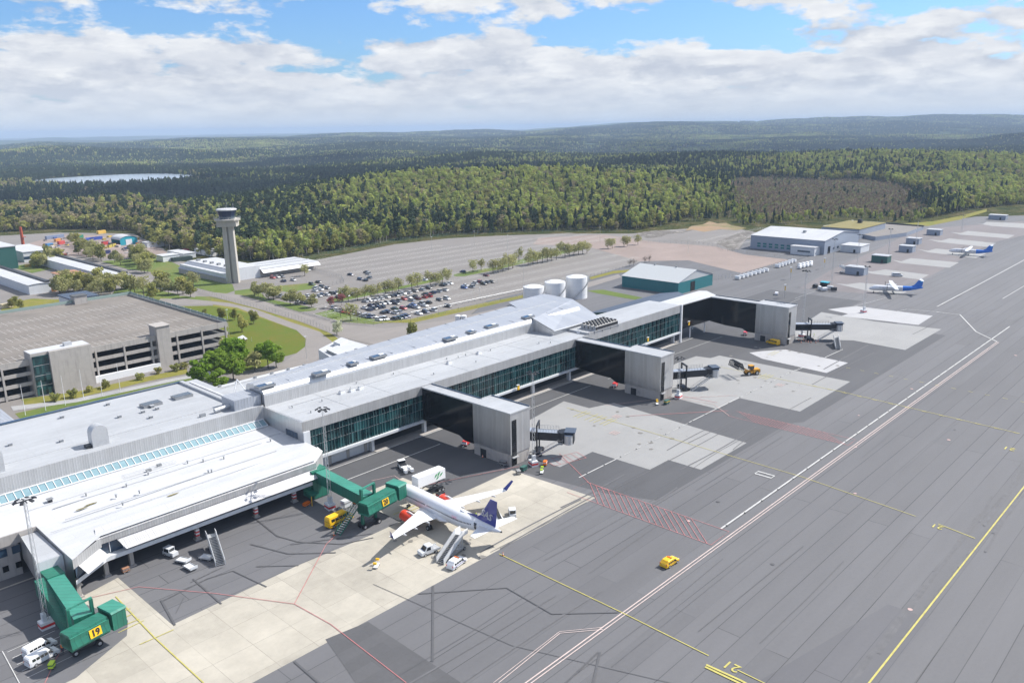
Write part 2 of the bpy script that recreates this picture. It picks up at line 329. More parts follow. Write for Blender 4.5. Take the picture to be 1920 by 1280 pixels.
def pxof(x,y):
    """photo column of a far map point (azimuth only)"""
    k=x*fw[0]+y*fw[1]; return 960+F*(x*r0[0]+y*r0[1])/np.maximum(k,1)*math.cos(_p)
def hump(x,y,cx,cy,rx,ry,az): 
    c,s=math.cos(az),math.sin(az); u=((x-cx)*c+(y-cy)*s)/rx; v=(-(x-cx)*s+(y-cy)*c)/ry
    return np.exp(-(u*u+v*v))
def pol(px,r):
    d=(px-960)*rt+F*fw; a=math.atan2(d[1],d[0]); return (r*math.cos(a),r*math.sin(a),a)
LAKE=at(222,337,-9)
def terrain(x,y):
    x=np.asarray(x,float);y=np.asarray(y,float); r=np.hypot(x,y);az=np.arctan2(y,x)
    az=np.where(az<-2.2,az+2*math.pi,az)
    out=r-edge_r(az); px=pxof(x,y)
    far=ss(10,420,out)*np.where(az>-1.2,1,0)
    left=1-ss(350,800,px); right=ss(800,1250,px)
    h=far*((fbm(x/420,y/420,4,3)-.5)*34+2-20*left*ss(150,600,out))
    X,Y,a=pol(1010,1010); h=h+far*23*hump(x,y,X,Y,260,330,a)
    X,Y,a=pol(560,1020); h=h+far*8*hump(x,y,X,Y,200,330,a)
    X,Y,a=pol(1650,1750); h=h+far*12*hump(x,y,X,Y,330,520,a)
    X,Y,a=pol(1450,1300); h=h-far*6*hump(x,y,X,Y,330,400,a)
    m=ss(1800,3800,r); h=h+m*((fbm(x/1300,y/1300,4,9)-.5)*150+4+6*right)
    f=ss(5000,9000,r); prof=20+62*ss(900,1300,px)+22*ss(1250,1600,px)-14*ss(1700,1900,px)+14*ss(300,700,px)
    h=h*(1-.7*f)+f*(prof*(.62+.62*fbm(x/2600,y/2600,4,21))-18+190*(fbm(x/1500,y/1500,4,5)-.5))
    g=ss(12000,20000,r); h=h*(1-.75*g)+g*(20+60*fbm(x/5000,y/5000,3,40)-30)
    d=np.sqrt(((x-LAKE[0])*math.cos(-.34)+(y-LAKE[1])*math.sin(-.34))**2/150**2+((x-LAKE[0])*-math.sin(-.34)+(y-LAKE[1])*math.cos(-.34))**2/250**2)
    h=np.where(d<2.2,h*ss(1.0,2.2,d)-11*(1-ss(1.0,2.2,d)),h)
    return h-.08
def build_terrain():
    ra=[0]+list(np.geomspace(60,26000,230)); az=list(np.concatenate([np.arange(2.0,86.5,.3),np.arange(90,361,6)]))
    na=len(az); v=[];uv=[]
    RR,AA=np.meshgrid(np.array(ra[1:]),np.radians(np.array(az)),indexing='ij')
    X=RR*np.cos(AA);Y=RR*np.sin(AA);Z=terrain(X,Y)
    V=np.stack([X,Y,Z],-1).reshape(-1,3); V=np.vstack([[0,0,-.08],V]); n=len(ra)-1
    f=[]
    for i in range(na): f.append((0,1+i,1+(i+1)%na))
    for k in range(n-1):
        b=1+k*na
        for i in range(na): j=(i+1)%na; f.append((b+i,b+na+i,b+na+j,b+j))
    me=bpy.data.meshes.new('terrain'); me.from_pydata(V.tolist(),[],f); me.polygons.foreach_set('use_smooth',[True]*len(f))
    o=bpy.data.objects.new('terrain',me); COL.objects.link(o); o['kind']='structure'; return o
m=bpy.data.materials.new('woodland'); m.use_nodes=True; t=NT(m.node_tree)
g=t.n('ShaderNodeNewGeometry').outputs['Position']; gs=t.vm('MULTIPLY',g,(1,1,0))
a=t.noise(gs,.0012,6,.62,.6); b=t.noise(gs,.006,6,.65); c=t.noise(gs,.03,4,.7)
f=t.m('ADD',t.m('MULTIPLY',a,.45),t.m('ADD',t.m('MULTIPLY',b,.35),t.m('MULTIPLY',c,.2)))
col=t.ramp(f,[(.36,(.012,.024,.012)),(.46,(.022,.038,.016)),(.53,(.05,.075,.02)),(.60,(.09,.115,.035)),(.68,(.16,.16,.07))])
floor=t.ramp(t.noise(gs,.05,5,.65),[(.35,(.03,.045,.015)),(.5,(.07,.075,.025)),(.65,(.12,.10,.05))])
ln=t.n('ShaderNodeVectorMath',operation='LENGTH',ins={0:gs}).outputs[1]
col=t.mix(t.m('DIVIDE',t.m('SUBTRACT',ln,1400),1500,clamp=True),floor,col)
bn=t.n('ShaderNodeBump',ins={'Strength':.9,'Distance':9,'Height':t.noise(gs,.05,5,.75)})
bs=t.n('ShaderNodeBsdfPrincipled',ins={'Base Color':col,'Roughness':1,'Specular IOR Level':.05,'Normal':bn}); t.n('ShaderNodeOutputMaterial',ins={0:bs}); MATS['woodland']=m
terr=build_terrain(); terr.data.materials.append(MATS['woodland'])
# lake
M('lake_water',(.30,.36,.42),.25,spec=.9); b=MB(); c,s=math.cos(-.34),math.sin(-.34)
b.poly([(LAKE[0]+u*c-v*s,LAKE[1]+u*s+v*c) for u,v in [(1.12*150*math.cos(q)*(1+.10*math.sin(3*q)),1.12*250*math.sin(q)*(1+.12*math.sin(2*q+1))) for q in np.linspace(0,2*math.pi,60)[:-1]]],-9.0,'lake_water'); struct('lake',b)
# ------------------------------------------------------------------ paved sheets
SZ=[0]
def sheet(name,pts,z,m): SZ[0]+=1; return struct(name,MB().poly(pts,SZ[0]*.0013-.0013,m))
sheet('apron',[(-220,-420),(1500,-420),at(2050,402),at(1920,404),at(1830,406),at(1740,420),at(1700,431),at(1660,436),at(1560,440),at(1400,448),at(1385,468),at(1240,478),(300,300),(225,255),(190,228),(30,228),(-220,228)],0.0,'asphalt_lane')
landside=[(-60,228.2),(190,228.2),(225,255.2),(300,300.2)]+A([(1240,477.5),(1385,467.5),(1400,447.5),(1440,440),(1380,428),(1330,432),(1230,436),(1180,438),(1050,438),(930,442),(840,447),(740,458),(660,474),(535,499),(460,500),(340,490),(300,462),(250,438),(110,436),(0,442)])+[(120,900),(-60,700)]
sheet('landside_paving',landside,-.02,'asphalt_old')
sheet('pinkish_apron',A([(1500,540),(1560,505),(1640,470),(1700,440),(1740,428),(1990,410),(1990,425),(1860,455),(1740,520),(1640,552)]),.004,'asphalt_pink')
# darker, newer asphalt round the three black bridges
sheet('apron_resurfaced',[(108,176.3),(295,176.3),(295,188),(345,190),(345,200),(420,200),(420,150),(402,150),(402,123),(372,119),(372,97),(232,97),(228,100),(157,100),(152,112),(147.5,139.5),(108,139)],.006,'asphalt_new')
sheet('apron_by_canopy',[(54,163.5),(54,138.3),(81,139.4),(100,138.5),(108,139),(108,176),(54,176)],.005,'asphalt_lane')
sheet('concrete_strip',[(-60,176.5),(46,176.5),(46,161),(54,163),(53.9,138.3),(81,139.4),(100,138.5),(147,139.3),(148.3,112.4),(-60,112)],.010,'concrete_beige')
sheet('asphalt_bay',[(-40,176),(44.5,176),(44.5,162),(49,146),(46.8,141.2),(36,135.5),(-40,134)],.014,'asphalt_lane')
sheet('concrete_corner',[(108.5,157.5),(108.5,139.2),(124.8,139.2),(124.8,157.5)],.013,'concrete_beige')
def spatch(nm,x0,x1,y0,y1,tab,m,nz,z=.010):
    """stepped stand slab: wide body, narrower nose and tail tabs"""
    pts=[(x0,y0+nz)]; return pts
sheet('concrete_stand',[(171.3,112),(180.1,111.9),(180.1,101.9),(205.2,101.9),(209.2,151.4),(199.8,154.3),(199.8,165),(176,161),(171,158),(166,150),(157,149),(157,131),(171.2,131)],.012,'concrete_pale')
sheet('concrete_stand',[(226.5,139.3),(225.7,123),(240.3,122.7),(240.4,102),(281.5,102.2),(282.6,154),(277,154.8),(276,160.5),(262.8,161),(240,158),(230,150)],.012,'concrete_pale')
sheet('concrete_stand',[(293.9,147.1),(299.5,144.2),(307.5,138.3),(304.4,112),(286.4,112.7),(289,139.1)],.016,'concrete_white')
q=A([(1493,655),(1590,680),(1550,699),(1430,700)]); sheet('concrete_stand',A([(1490,618),(1540,585),(1615,598),(1638,602),(1765,617),(1697,656),(1600,638),(1492,636)]),.012,'concrete_pale')
sheet('concrete_stand',A([(1552,580),(1583,576),(1607,574),(1749,592),(1722,609),(1608,596),(1640,601),(1578,592),(1590,588)]),.018,'concrete_white')
for q in ([(1565,531),(1587,533),(1612,530),(1680,536),(1700,546),(1690,552),(1625,545)],[(1613,507),(1636,509),(1660,505),(1742,515),(1725,524),(1635,513)],[(1672,487),(1690,490),(1708,484),(1798,492),(1780,502),(1688,493)],[(1720,467),(1740,470),(1755,466),(1850,475),(1830,484),(1740,473)],[(1740,449),(1765,451),(1780,447),(1868,456),(1850,463),(1760,454)],[(1782,435),(1802,437),(1815,433),(1903,441),(1890,447),(1800,440)],[(1828,418),(1843,420),(1850,416),(1990,422),(1990,432),(1860,424)]):
    sheet('concrete_stand',A(q),.012,'concrete_pale')
sheet('outer_taxiway',[(100,-420),(100,-60),(150,18),(205,22),(260,14),(900,10),(1500,10),(1500,-420)],.004,'asphalt_pink')
sheet('asphalt_patch',A([(610,1198),(690,1165),(866,1280),(700,1330),(640,1240)]),.008,'asphalt_patch')
slabs('asphalt_mid',(.120,.120,.129),120,4.5,.06,.5,tint=.10,stain=.25,ssc=.025,stretch=6,fine=.07)
sheet('asphalt_patch',A([(1400,1290),(1665,1132),(1745,1160),(1640,1290)]),.006,'asphalt_mid')
# landside sheets
sheet('car_park',[(222,345),(221,312),(236,298),(400,303),(470,312),(480,384),(250,380)],.0,'asphalt_old')
sheet('car_park_gravel',A([(1010,446),(1130,440),(1240,455),(1340,462),(1395,477),(1480,487),(1390,512),(1290,488),(1200,490),(1100,462),(1000,458)]),.004,'gravel')
sheet('car_park_gravel',A([(1195,437),(1240,432),(1300,428),(1385,440),(1350,458),(1250,448)]),.006,'asphalt_old')
G=lambda n,p,m='grass',z=.03: sheet(n,A(p),z,m)
G('lawn',[(335,574),(400,573),(445,578),(512,603),(556,618),(575,636),(574,648),(556,662),(534,668),(490,690),(430,700),(424,640),(380,610)],'lawn')
G('grass_bank',[(290,545),(330,555),(395,556),(440,562),(440,572),(400,570),(330,570),(290,560)])
G('verge',[(395,560),(460,568),(520,588),(600,616),(625,628),(640,640),(670,650),(705,655),(700,664),(650,656),(615,642),(570,624),(500,600),(450,582),(400,574)],'verge')
G('grass_bank',[(340,500),(360,515),(436,533),(440,545),(420,552),(345,540),(300,520),(310,505)])
G('grass_verge',[(440,545),(480,540),(500,560),(595,578),(590,582),(560,585),(520,578),(440,556)])
G('grass_verge',[(590,588),(625,580),(680,596),(740,602),(700,608),(640,603)])
G('grass_verge',[(530,535),(590,530),(595,540),(540,548),(500,540)])
G('grass_verge',[(613,562),(640,555),(700,545),(760,535),(830,518),(832,524),(760,540),(700,552),(640,565),(615,568)])
G('grass_verge',[(850,514),(880,508),(930,500),(1000,480),(1090,464),(1092,468),(1010,487),(930,506),(870,518),(852,518)])
G('grass_verge',[(690,605),(770,598),(850,580),(980,553),(985,557),(860,586),(775,605)],'verge')
G('grass_verge',[(1100,545),(1130,543),(1205,558),(1190,562),(1120,550)])
G('grass_verge',[(1105,520),(1150,508),(1190,505),(1188,509),(1150,513),(1108,524)],'verge')
G('forecourt_lawn',[(28,775),(120,755),(215,735),(358,705),(400,702),(360,718),(215,750),(128,762),(40,787)])
G('planting_bed',[(40,748),(140,735),(280,705),(350,690),(352,700),(280,714),(150,745),(50,765)],'verge')
G('grass_island',[(215,545),(260,530),(330,520),(345,545),(330,560),(250,560),(205,560)])
G('grass_island',[(155,590),(205,560),(240,550),(300,560),(250,570),(160,600)],'lawn',.02)
G('grass_island',[(190,490),(300,480),(350,505),(330,515),(240,505)])
G('grass_island',[(20,500),(120,485),(140,495),(60,512)])
G('grass_island',[(5,570),(60,560),(130,562),(180,560),(175,568),(60,578),(0,590)],'verge')
G('stone_bank',[(1190,440),(1205,435),(1230,432),(1262,434),(1300,431),(1282,437),(1252,439),(1240,444),(1215,447),(1200,443)],'rubble',.05)
G('stone_bank',[(1340,455),(1398,432),(1412,436),(1392,452),(1375,470)],'rubble',.05)
G('sandy_clearing',[(1285,432),(1296,424),(1318,421),(1330,415),(1345,419),(1362,418),(1372,423),(1400,428),(1380,432),(1350,430),(1320,435),(1300,431)],'bare_earth',.05)
G('sandy_clearing',[(1690,420),(1750,415),(1800,405),(1850,392),(1850,397),(1800,412),(1740,424)],'verge',.05)
G('road',[(300,560),(350,560),(430,568),(480,580),(540,602),(600,622),(640,655),(625,668),(600,665),(590,690),(560,705),(505,712),(430,712),(440,700),(505,696),(548,668),(572,650),(574,636),(556,619),(510,602),(445,577),(400,571),(330,572),(300,570)],'road_asphalt',.05)
G('road',[(368,540),(400,548),(450,553),(500,566),(560,585),(640,608),(720,616),(840,600),(985,566),(985,556),(1100,530),(1160,514),(1165,520),(1100,540),(1000,565),(900,600),(800,625),(780,640),(720,650),(640,632),(560,602),(480,578),(420,562),(370,550)],'road_asphalt',.04)
G('road',[(130,478),(200,498),(300,528),(340,545),(372,548),(365,558),(300,545),(190,505),(120,485)],'road_asphalt',.04)
G('yard_paving',[(0,470),(60,455),(110,440),(250,442),(300,465),(320,480),(220,485),(100,478),(0,485)],'gravel',.02)
G('footpath',[(20,762),(140,748),(330,708),(400,695),(404,701),(335,713),(143,754),(25,770)],'paving_grey',.05)
G('footpath',[(0,800),(30,790),(130,768),(215,752),(360,722),(420,708),(450,716),(360,735),(200,765),(30,802)],'paving_grey',.04)
# ------------------------------------------------------------------ painted markings
b=MB(); Z=.10
b.strip([(60,78.6),(373.3,78.0)],.25,Z,'pink_line'); b.strip([(60,77.9),(373,77.3)],.2,Z,'pink_line')
b.strip([(373.3,77.9),(386.4,89.2),(417.3,104),(416.7,114)],.5,Z,'white_line')
b.strip([(154,81.4),(406,80.8)],.42,Z,'white_line'); b.strip([(154.9,122.8),(171,122.8)],.32,Z,'white_line')
for x in np.arange(171,286,1): 
    if int(x)%5<3: b.strip([(x,122.9),(x+1,122.9)],.16,Z,'white_line')
b.strip([(209,123),(240,123)],.32,Z,'white_line'); b.strip([(282,122.5),(288,122)],.32,Z,'white_line'); b.strip([(306,121.5),(322,121)],.32,Z,'white_line')
for x in np.arange(156,400,8.5): b.box(x,x+.4,80.95,81.35,Z,Z+.05,'marker_black')
for x in np.arange(158,286,7.5): b.box(x,x+.4,122.65,123.0,Z,Z+.05,'marker_black')
b.strip([at(1757,575),at(1840,531),at(1990,450)],.5,Z,'white_line'); b.strip([at(1880,560),at(1990,495)],.35,Z,'white_line')
b.strip([(113,176.2),(300,176.3)],.3,Z,'white_line'); b.strip([(108,167.2),(147,167.6)],.3,Z,'white_line'); b.strip([(157,168),(219,168.6)],.25,Z,'white_line'); b.strip([(229,168.6),(310,168)],.2,Z,'white_line')
b.strip(A([(1620,598),(1700,580),(1760,585)]),.3,Z,'white_line'); b.strip([at(935,1280),at(1050,1187),at(1130,1180)],.14,Z,'pink_line'); b.strip([at(925,1280),at(1049,1184),at(1130,1176)],.11,Z,'pink_line')
for q in ([(1490,560),(1560,535)],[(1600,575),(1700,548)],[(1430,590),(1500,560)]): b.strip(A(q),.2,Z,'white_line')
for i in range(5): p=at(40+i*13,1140-i*1,0); b.strip([(30.5,152-i*2.6),(38.5,152.6-i*2.6)],.15,Z,'white_line')
b.strip([(30,153),(29,139)],.15,Z,'white_line')
for x0,y0 in ((187,77.5),): 
    q=[(187,90),(187,85.5),(188.8,85.5),(188.8,90)]; b.strip(q,.55,Z,'white_line',closed=True)
struct('white_marking',b)
b=MB()
b.strip([(60,37.5),(230,36.4),(600,34)],.32,Z,'yellow_line'); b.strip([(112.8,111),(112.3,78),(111.6,60)],.2,Z,'yellow_line'); b.strip([(111.4,54.5),(111,38)],.2,Z,'yellow_line')
b.strip([(195.3,160),(194.7,141),(192.9,80),(188.9,51)],.17,Z,'yellow_line'); b.strip([(188.3,46),(186.4,38)],.22,Z,'yellow_line')
for x0,x1 in ((268.5,262),(297.5,294.5)):
    for k in range(28): 
        y=110-k*2.6; xx=x0+(x1-x0)*k/28
        if k%2==0: b.strip([(xx,y),(xx,y-1.5)],.22,Z,'yellow_line')
b.strip([(268.5,150),(268.2,100),(263,46)],.2,Z,'yellow_line')
b.strip([at(217,1118),at(290,1195),at(382,1280)],.22,Z,'yellow_line')
for q in ([(218,1178),(262,1160)],[(212,1168),(250,1150)],[(205,1158),(245,1140)],[(262,1208),(326,1180)],[(222,1186),(270,1163)]): b.strip(A(q),.2,Z,'yellow_line')
for yb,ys in ((193.5,(153,151.5,148.5,146.6,145.0,142.6,141.2)),(268,(134,132.6,128.4,127,125.8)),(299,(140,138.6))):
    for y in ys: b.strip([(yb-3.6,y),(yb+3.4,y+.1)],.2,Z,'yellow_line')
for y in (142.5,141,139.5,138): b.strip([(109.5,y),(117,y)],.22,Z,'yellow_line')
for q in ([(1322,1250),(1385,1280),(1420,1300)],[(1324,1246),(1390,1276),(1424,1296)]): b.strip(A(q),.45,Z,'yellow_line')
struct('yellow_marking',b)
b=MB()
def hatch(x0,x1,y0,y1,n,dx=0):
    b.strip([(x0,y0),(x0,y1),(x1,y1),(x1,y0),(x0,y0)],.13,Z,'red_line')
    for i in range(n): y=y1-4.4-(i+.5)*(y1-y0-8.8)/n; b.strip([(x0,y-4.4),(x1,y+4.4)],.13,Z,'red_line')
hatch(146,154,79.3,119.5,17); hatch(222,227.5,79.5,117,18)
for i in range(6): b.strip([(158+i*2.0,137-i*.6),(156.5+i*2.0,132.5-i*.6)],.13,Z,'red_line')
b.strip([(158,137),(168,134)],.12,Z,'red_line'); b.strip([(156.5,132.5),(166.5,129.5)],.12,Z,'red_line')
b.strip([(164,137),(154.1,119),(153.6,112)],.14,Z,'red_line'); b.strip(A([(80,1290),(105,1235),(128,1200)]),.14,Z,'red_line')
b.strip([at(150,1125),at(260,1100),at(400,1112),at(552,1132),at(620,1170),at(762,1280)],.14,Z,'red_line'); b.strip([at(552,1132),at(612,1020),at(630,1003)],.14,Z,'red_line')
b.strip([(118,162),(124,160),(122,150),(118,146)],.2,Z,'faded_red'); b.strip([(124,150),(150,139.5)],.14,Z,'red_line'); b.strip([(205,152),(226,140),(229,126),(222.5,117)],.2,Z,'faded_red')
b.strip(A([(1180,780),(1365,770)]),.2,Z,'red_line'); b.strip(A([(1275,742),(1345,755)]),.2,Z,'red_line')
for i in range(7): b.strip([(226+i*2.3,139-i*2.0),(228+i*2.3,136.5-i*2.0)],.2,Z,'faded_red')
for x,y in ((187,134),(199,142),(262,118)):
    for k in range(3): b.strip([(x-1.5,y+k*.9),(x+1.5,y+k*.9)],.3,Z,'faded_red')
struct('red_marking',b)
b=MB() # sealed cracks and tyre marks
for q,wd in (([(812,1098),(811,1240)],.42),([(785,1113),(950,1102),(1035,1151),(1160,1148)],.3),([(1110,1290),(1125,1222)],.4),([(1050,1290),(1122,1222)],.35),([(552,1240),(600,1282)],.4),([(302,1125),(328,1172)],.4),([(302,1128),(388,1085),(437,1070),(500,1100)],.3),([(362,1085),(415,1132)],.35),([(357,1092),(418,1063)],.2),([(330,1150),(345,1120)],.1),
    ([(550,975),(480,985),(600,1010),(690,1015)],.0),([(470,965),(520,1005),(560,1016),(640,1020),(700,1008)],.35),([(470,1020),(540,1038),(630,1036)],.4),([(480,1062),(560,1060)],.3),([(545,1021),(700,1000)],.3),([(1275,1092),(1320,1000),(1420,930)],.0),([(700,1095),(960,1210),(1300,1290)],.12),([(1190,1135),(1420,1290)],.0)):
    if wd: b.strip(A(q),wd,.094,'tar')
for k in range(26):
    x=rng.uniform(60,500);y=rng.uniform(20,110);L=rng.uniform(15,60); b.strip([(x,y),(x+L*.5,y+rng.uniform(-.3,.3)),(x+L,y+rng.uniform(-1,1))],rng.uniform(.06,.16),.092,'tar')
for k in range(18):
    x=rng.uniform(120,420);y=rng.uniform(10,100); r=rng.uniform(.3,.6); b.poly([(x+r*math.cos(q),y+r*math.sin(q)) for q in np.linspace(0,2*math.pi,9)[:-1]],.0985+k*.00002,'tar' if k%2 else 'faded_red')
struct('sealed_joints',b)
b=MB(); M('rubber_mark',(.120,.120,.127),.8,var=.35,vs=.5)
def arc(x0,y0,x1,y1,bend,wd): b.strip([((1-f)*x0+f*x1+bend*f*(1-f)*4*0,(1-f)*y0+f*y1+bend*f*(1-f)*4) for f in np.linspace(0,1,14)],wd,.0845,'rubber_mark')
for k in range(34): x=rng.uniform(60,420); y=37+rng.normal()*3.2; arc(x,y,x+rng.uniform(30,90),y+rng.normal()*1.5,rng.normal()*.4,rng.uniform(.2,.7))
for k in range(26): x=rng.uniform(60,420); y=rng.uniform(84,118); arc(x,y,x+rng.uniform(15,60),y+rng.normal()*.8,rng.normal()*.4,rng.uniform(.15,.5))
for k in range(60):
    cx=(112,193,262,300)[k%4]+rng.normal()*7; y=rng.uniform(112,158) if k%4 else rng.uniform(112,146); r=rng.uniform(.15,.75); b.poly([(cx+r*math.cos(q)*rng.uniform(.7,1.3),y+r*math.sin(q)*rng.uniform(.7,1.3)) for q in np.linspace(0,2*math.pi,9)[:-1]],.0912+k*.00001,'oil_stain')
struct('tyre_marks',b)
# stand numbers painted on the apron
for tx,px,py,sz in (('21',1372,1249,3.0),('21',1757,987,2.6),('21',1892,841,3.2),('N',1395,678,2.0)):
    if tx=='N': continue
    tb=text_mb(tx,sz,'yellow_line',.0,bold=.02); x,y=at(px,py)
    tb.v=[(x+v[2]*-1.0,y+v[0],.102) for v in tb.v]; tb.f=[q[::-1] for q in tb.f]; struct('stand_number',tb)
# car park bays
b=MB()
def bays(x0,x1,y,d=2.5,L=4.6):
    b.box(x0,x1,y-.1,y+.1,.1,.104,'park_line')
    for x in np.arange(x0,x1,d): b.box(x-.09,x+.09,y-L,y+L,.106,.11,'park_line')
for y,x0,x1 in ((374,250,478),(357,228,476),(340,222,474),(323,222,472),(309,232,420)): bays(x0,x1,y)
for y,x0,x1 in ((398,300,548),(414,302,548),(430,305,552),(446,305,550),(462,303,500),(478,300,430),(494,300,345)): bays(x0,x1,y)
for q in ([(1190,500),(1290,520)],): pass
for i in range(3): bays(560+i*2,680,300+i*16,2.6)
struct('parking_bay_marking',b)
# ================================================================== concourse (glass pier building)
ZR=15.1
conc=thing('concourse_building','long glass fronted concourse with pale flat roof running along the apron','airport concourse',(109,176.5))
def in_(p): return p
def L(o,par):
    """re-parent keeping the mesh where it was drawn (map coordinates)"""
    o.parent=par; o.matrix_parent_inverse=Matrix.Translation(par.location).inverted() if par.rotation_euler.z==0 else par.matrix_basis.inverted(); return o
def PB(mb,name,par,label=None):
    o=mb.build(name); L(o,par)
    if label: o['label']=label
    return o
def facade(mbs,y,x0,x1,z0,z1,zt,side=-1,step=1.5):
    gl,mu=mbs
    gl.box(x0,x1,y,y+.25,z0,z1,'teal_glass')
b=MB(); b.prism([(108.5,177.1),(228,177.1),(228,195.6),(108.5,195.6)],14.6,ZR,'roof_membrane'); b.prism([(228,177.1),(290,177.1),(290,192.3),(228,192.8)],15.2,15.9,'roof_membrane')
for x in (124,139,154,169,184,199,214): b.box(x,x+.12,177.4,195.4,ZR,ZR+.05,'galvanised')
b.box(109,228,184.2,184.3,ZR,ZR+.04,'galvanised'); PB(b,'roof',conc)
b=MB(); b.box(108.5,228,176.5,177.1,12.6,ZR+.25,'seam_metal_x'); b.box(228,290,176.5,177.1,12.9,16.1,'seam_metal_x'); b.box(108.45,290,176.35,176.5,ZR+.18,ZR+.32,'galvanised') if 0 else None
PB(b,'fascia',conc)
b=MB(); b.box(107.9,108.5,176.5,195.6,8.5,ZR+.25,'seam_metal_y'); b.box(108.0,109.9,176.2,176.5,4.6,12.6,'pale_panel'); PB(b,'end_wall',conc)
PB(MB().box(107.82,107.9,179,184.5,10.2,11.9,'blue_glass'),'window',conc)
b=MB(); b.box(109.9,290,177.0,177.4,4.8,12.9,'teal_glass'); gw=PB(b,'glass_front',conc)
M('mull',(.13,.24,.24),.5); b=MB()
for i,x in enumerate(np.arange(110,290,.95)):
    if 148.5<x<156 or 220.3<x<228: continue
    b.box(x-.028,x+.028,176.8,177.0,4.8,12.6,'mull' if i%3 else 'teal_glass')
for z in (10.6,8.0): b.box(110,290,176.9,177.0,z-.05,z+.05,'grey_steel')
q=PB(b,'mullions',conc)
b=MB()  # what is seen behind the glass: floor edge and ceiling strip
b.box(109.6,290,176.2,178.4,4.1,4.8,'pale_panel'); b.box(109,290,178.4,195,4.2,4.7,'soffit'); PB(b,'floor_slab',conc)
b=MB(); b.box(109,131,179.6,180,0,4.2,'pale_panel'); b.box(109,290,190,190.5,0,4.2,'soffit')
for x in (111,117,123,129): b.box(x,x+.9,179.4,179.6,0,4.1,'concrete_wall')
PB(b,'ground_floor_wall',conc)
for x in (131,150.5,176,199.5,219,243,266,287.6): 
    b=MB(); b.box(x-.45,x+.45,178.0,179.2,0,4.2,'pale_panel'); PB(b,'column',conc)
b=MB(); b.box(289.7,290.5,176.1,176.9,.0,16.2,'white_paint'); PB(b,'corner_post',conc)
b=MB(); b.box(131,290,176.6,181,0,.14,'concrete_wall'); PB(b,'kerb_walk',conc)
b=MB(); b.extr([(195.6,15.1),(195.6,18.2),(195.9,19.1),(196.6,19.7),(197.8,20.0),(203.3,20.35),(204.6,19.9),(205.2,18.9),(205.4,17.5),(205.4,8)],0,108.5,112,'seam_metal_y')
up_=MB(); N=8
prev=None; rings=[]
for x,ye in ((108.6,205.2),(140,210.6),(185,215),(219,217.5),(247,219.5)):
    rings.append([(x,195.6,15.1),(x,195.6,18.2),(x,195.75,18.8),(x,196.1,19.3),(x,196.7,19.7),(x,197.8,20.0),(x,(197+ye)/2,20.5),(x,ye-1.2,20.2),(x,ye-.3,19.6),(x,ye,18.4),(x,ye,8.5)])
n=len(rings[0])
for k in range(len(rings)-1):
    for i in range(n-1):
        mt='seam_metal_x' if i<1 else ('galvanised' if i<4 else 'rib_roof'); up_.add([rings[k][i],rings[k+1][i],rings[k+1][i+1],rings[k][i+1]],[(0,1,2,3)],mt,1<=i<=4)
up_.add(rings[0],[tuple(range(n-1,-1,-1))],'seam_metal_y'); up_.add(rings[-1],[tuple(range(n))],'seam_metal_y')
for k in range(len(rings)-1):
    a,c=rings[k][6],rings[k+1][6]; up_.bar((a[0],a[1],a[2]+.08),(c[0],c[1],c[2]+.08),.25,'galvanised')
for x in np.arange(118,247,9.3): y1=np.interp(x,[108,140,185,247],[205,210.6,215,219.5]); up_.bar((x,197.8,20.08),(x,y1-1.2,20.28),.10,'dark_wing')
PB(up_,'upper_storey',conc)
# pitched block near the far end
b=MB(); P0=at(1056,615,16.2)
gx0,gx1,gy0,gy1=219.5,247,186.5,205
b.add([(gx0,gy0,15.1),(gx1,gy0,15.1),(gx1,gy1,15.1),(gx0,gy1,15.1),(gx0,gy0,17.0),(gx1,gy0,17.0),(gx1+6,gy1,20.4),(gx0+5,gy1-6,20.3),(gx0+2,gy1-12,19.2)],[(0,1,5,4)],'seam_metal_x')
b.add([(gx0,gy0,15.1),(gx0,gy0,17.0),(gx0,gy1-9,19.9),(gx0,gy1-9,15.1)],[(0,1,2,3)],'seam_metal_y')
b.add([(gx1,gy0,15.1),(gx1,gy0,17.0),(gx1+7,gy1,20.4),(gx1+7,gy1,15.1)],[(3,2,1,0)],'seam_metal_y')
b.add([(gx0,gy0-.7,17.0),(gx1,gy0-.7,17.0),(gx1+7,gy1,20.55),(gx1+9,222,20.4),(gx1-14,221,20.6),(gx0,gy1-9,20.1)],[(0,1,2,5),(5,2,3,4)],'rib_roof')
b.add([(gx1+7,gy1,8),(gx1+7,gy1,20.4),(gx1+9,222,20.3),(gx1+9,222,8)],[(0,1,2,3)],'seam_metal_y'); b.box(gx0,gx1,gy0-.8,gy0-.6,16.8,17.1,'white_paint'); PB(b,'plant_room',conc)
# roof windows on the upper storey
for (px,py,s) in ((510,712,1.0),(607,680,1.0),(660,683,.0),(638,696,.0)): pass
for i,(px,py) in enumerate(((497,723),(602,699),(661,681),(709,668),(844,634),(883,622),(921,611),(990,594))):
    x,y=at(px,py,20.4); ln=5.2 if i in (0,1,3,4,6,7) else 3.0
    b=MB(); b.box(x-ln/2,x+ln/2,y-1.2,y+1.2,20.1,20.75,'grey_steel'); b.box(x-ln/2+.25,x+ln/2-.25,y-1.0,y+1.0,20.75,20.80,'blue_glass'); b.box(x+.3,x+ln/2-.5,y-.5,y+.5,20.8,21.0,'white_paint'); PB(b,'roof_window',conc)
for px,py in ((641,737),(660,733),(676,729),(842,681),(898,663),(1086,624)):
    x,y=at(px,py,15.2); b=MB(); b.box(x-.8,x+.8,y-.6,y+.6,15.1,15.8,'white_paint'); b.box(x-.6,x+.9,y-.4,y+.4,15.8,16.1,'galvanised'); PB(b,'roof_vent',conc)
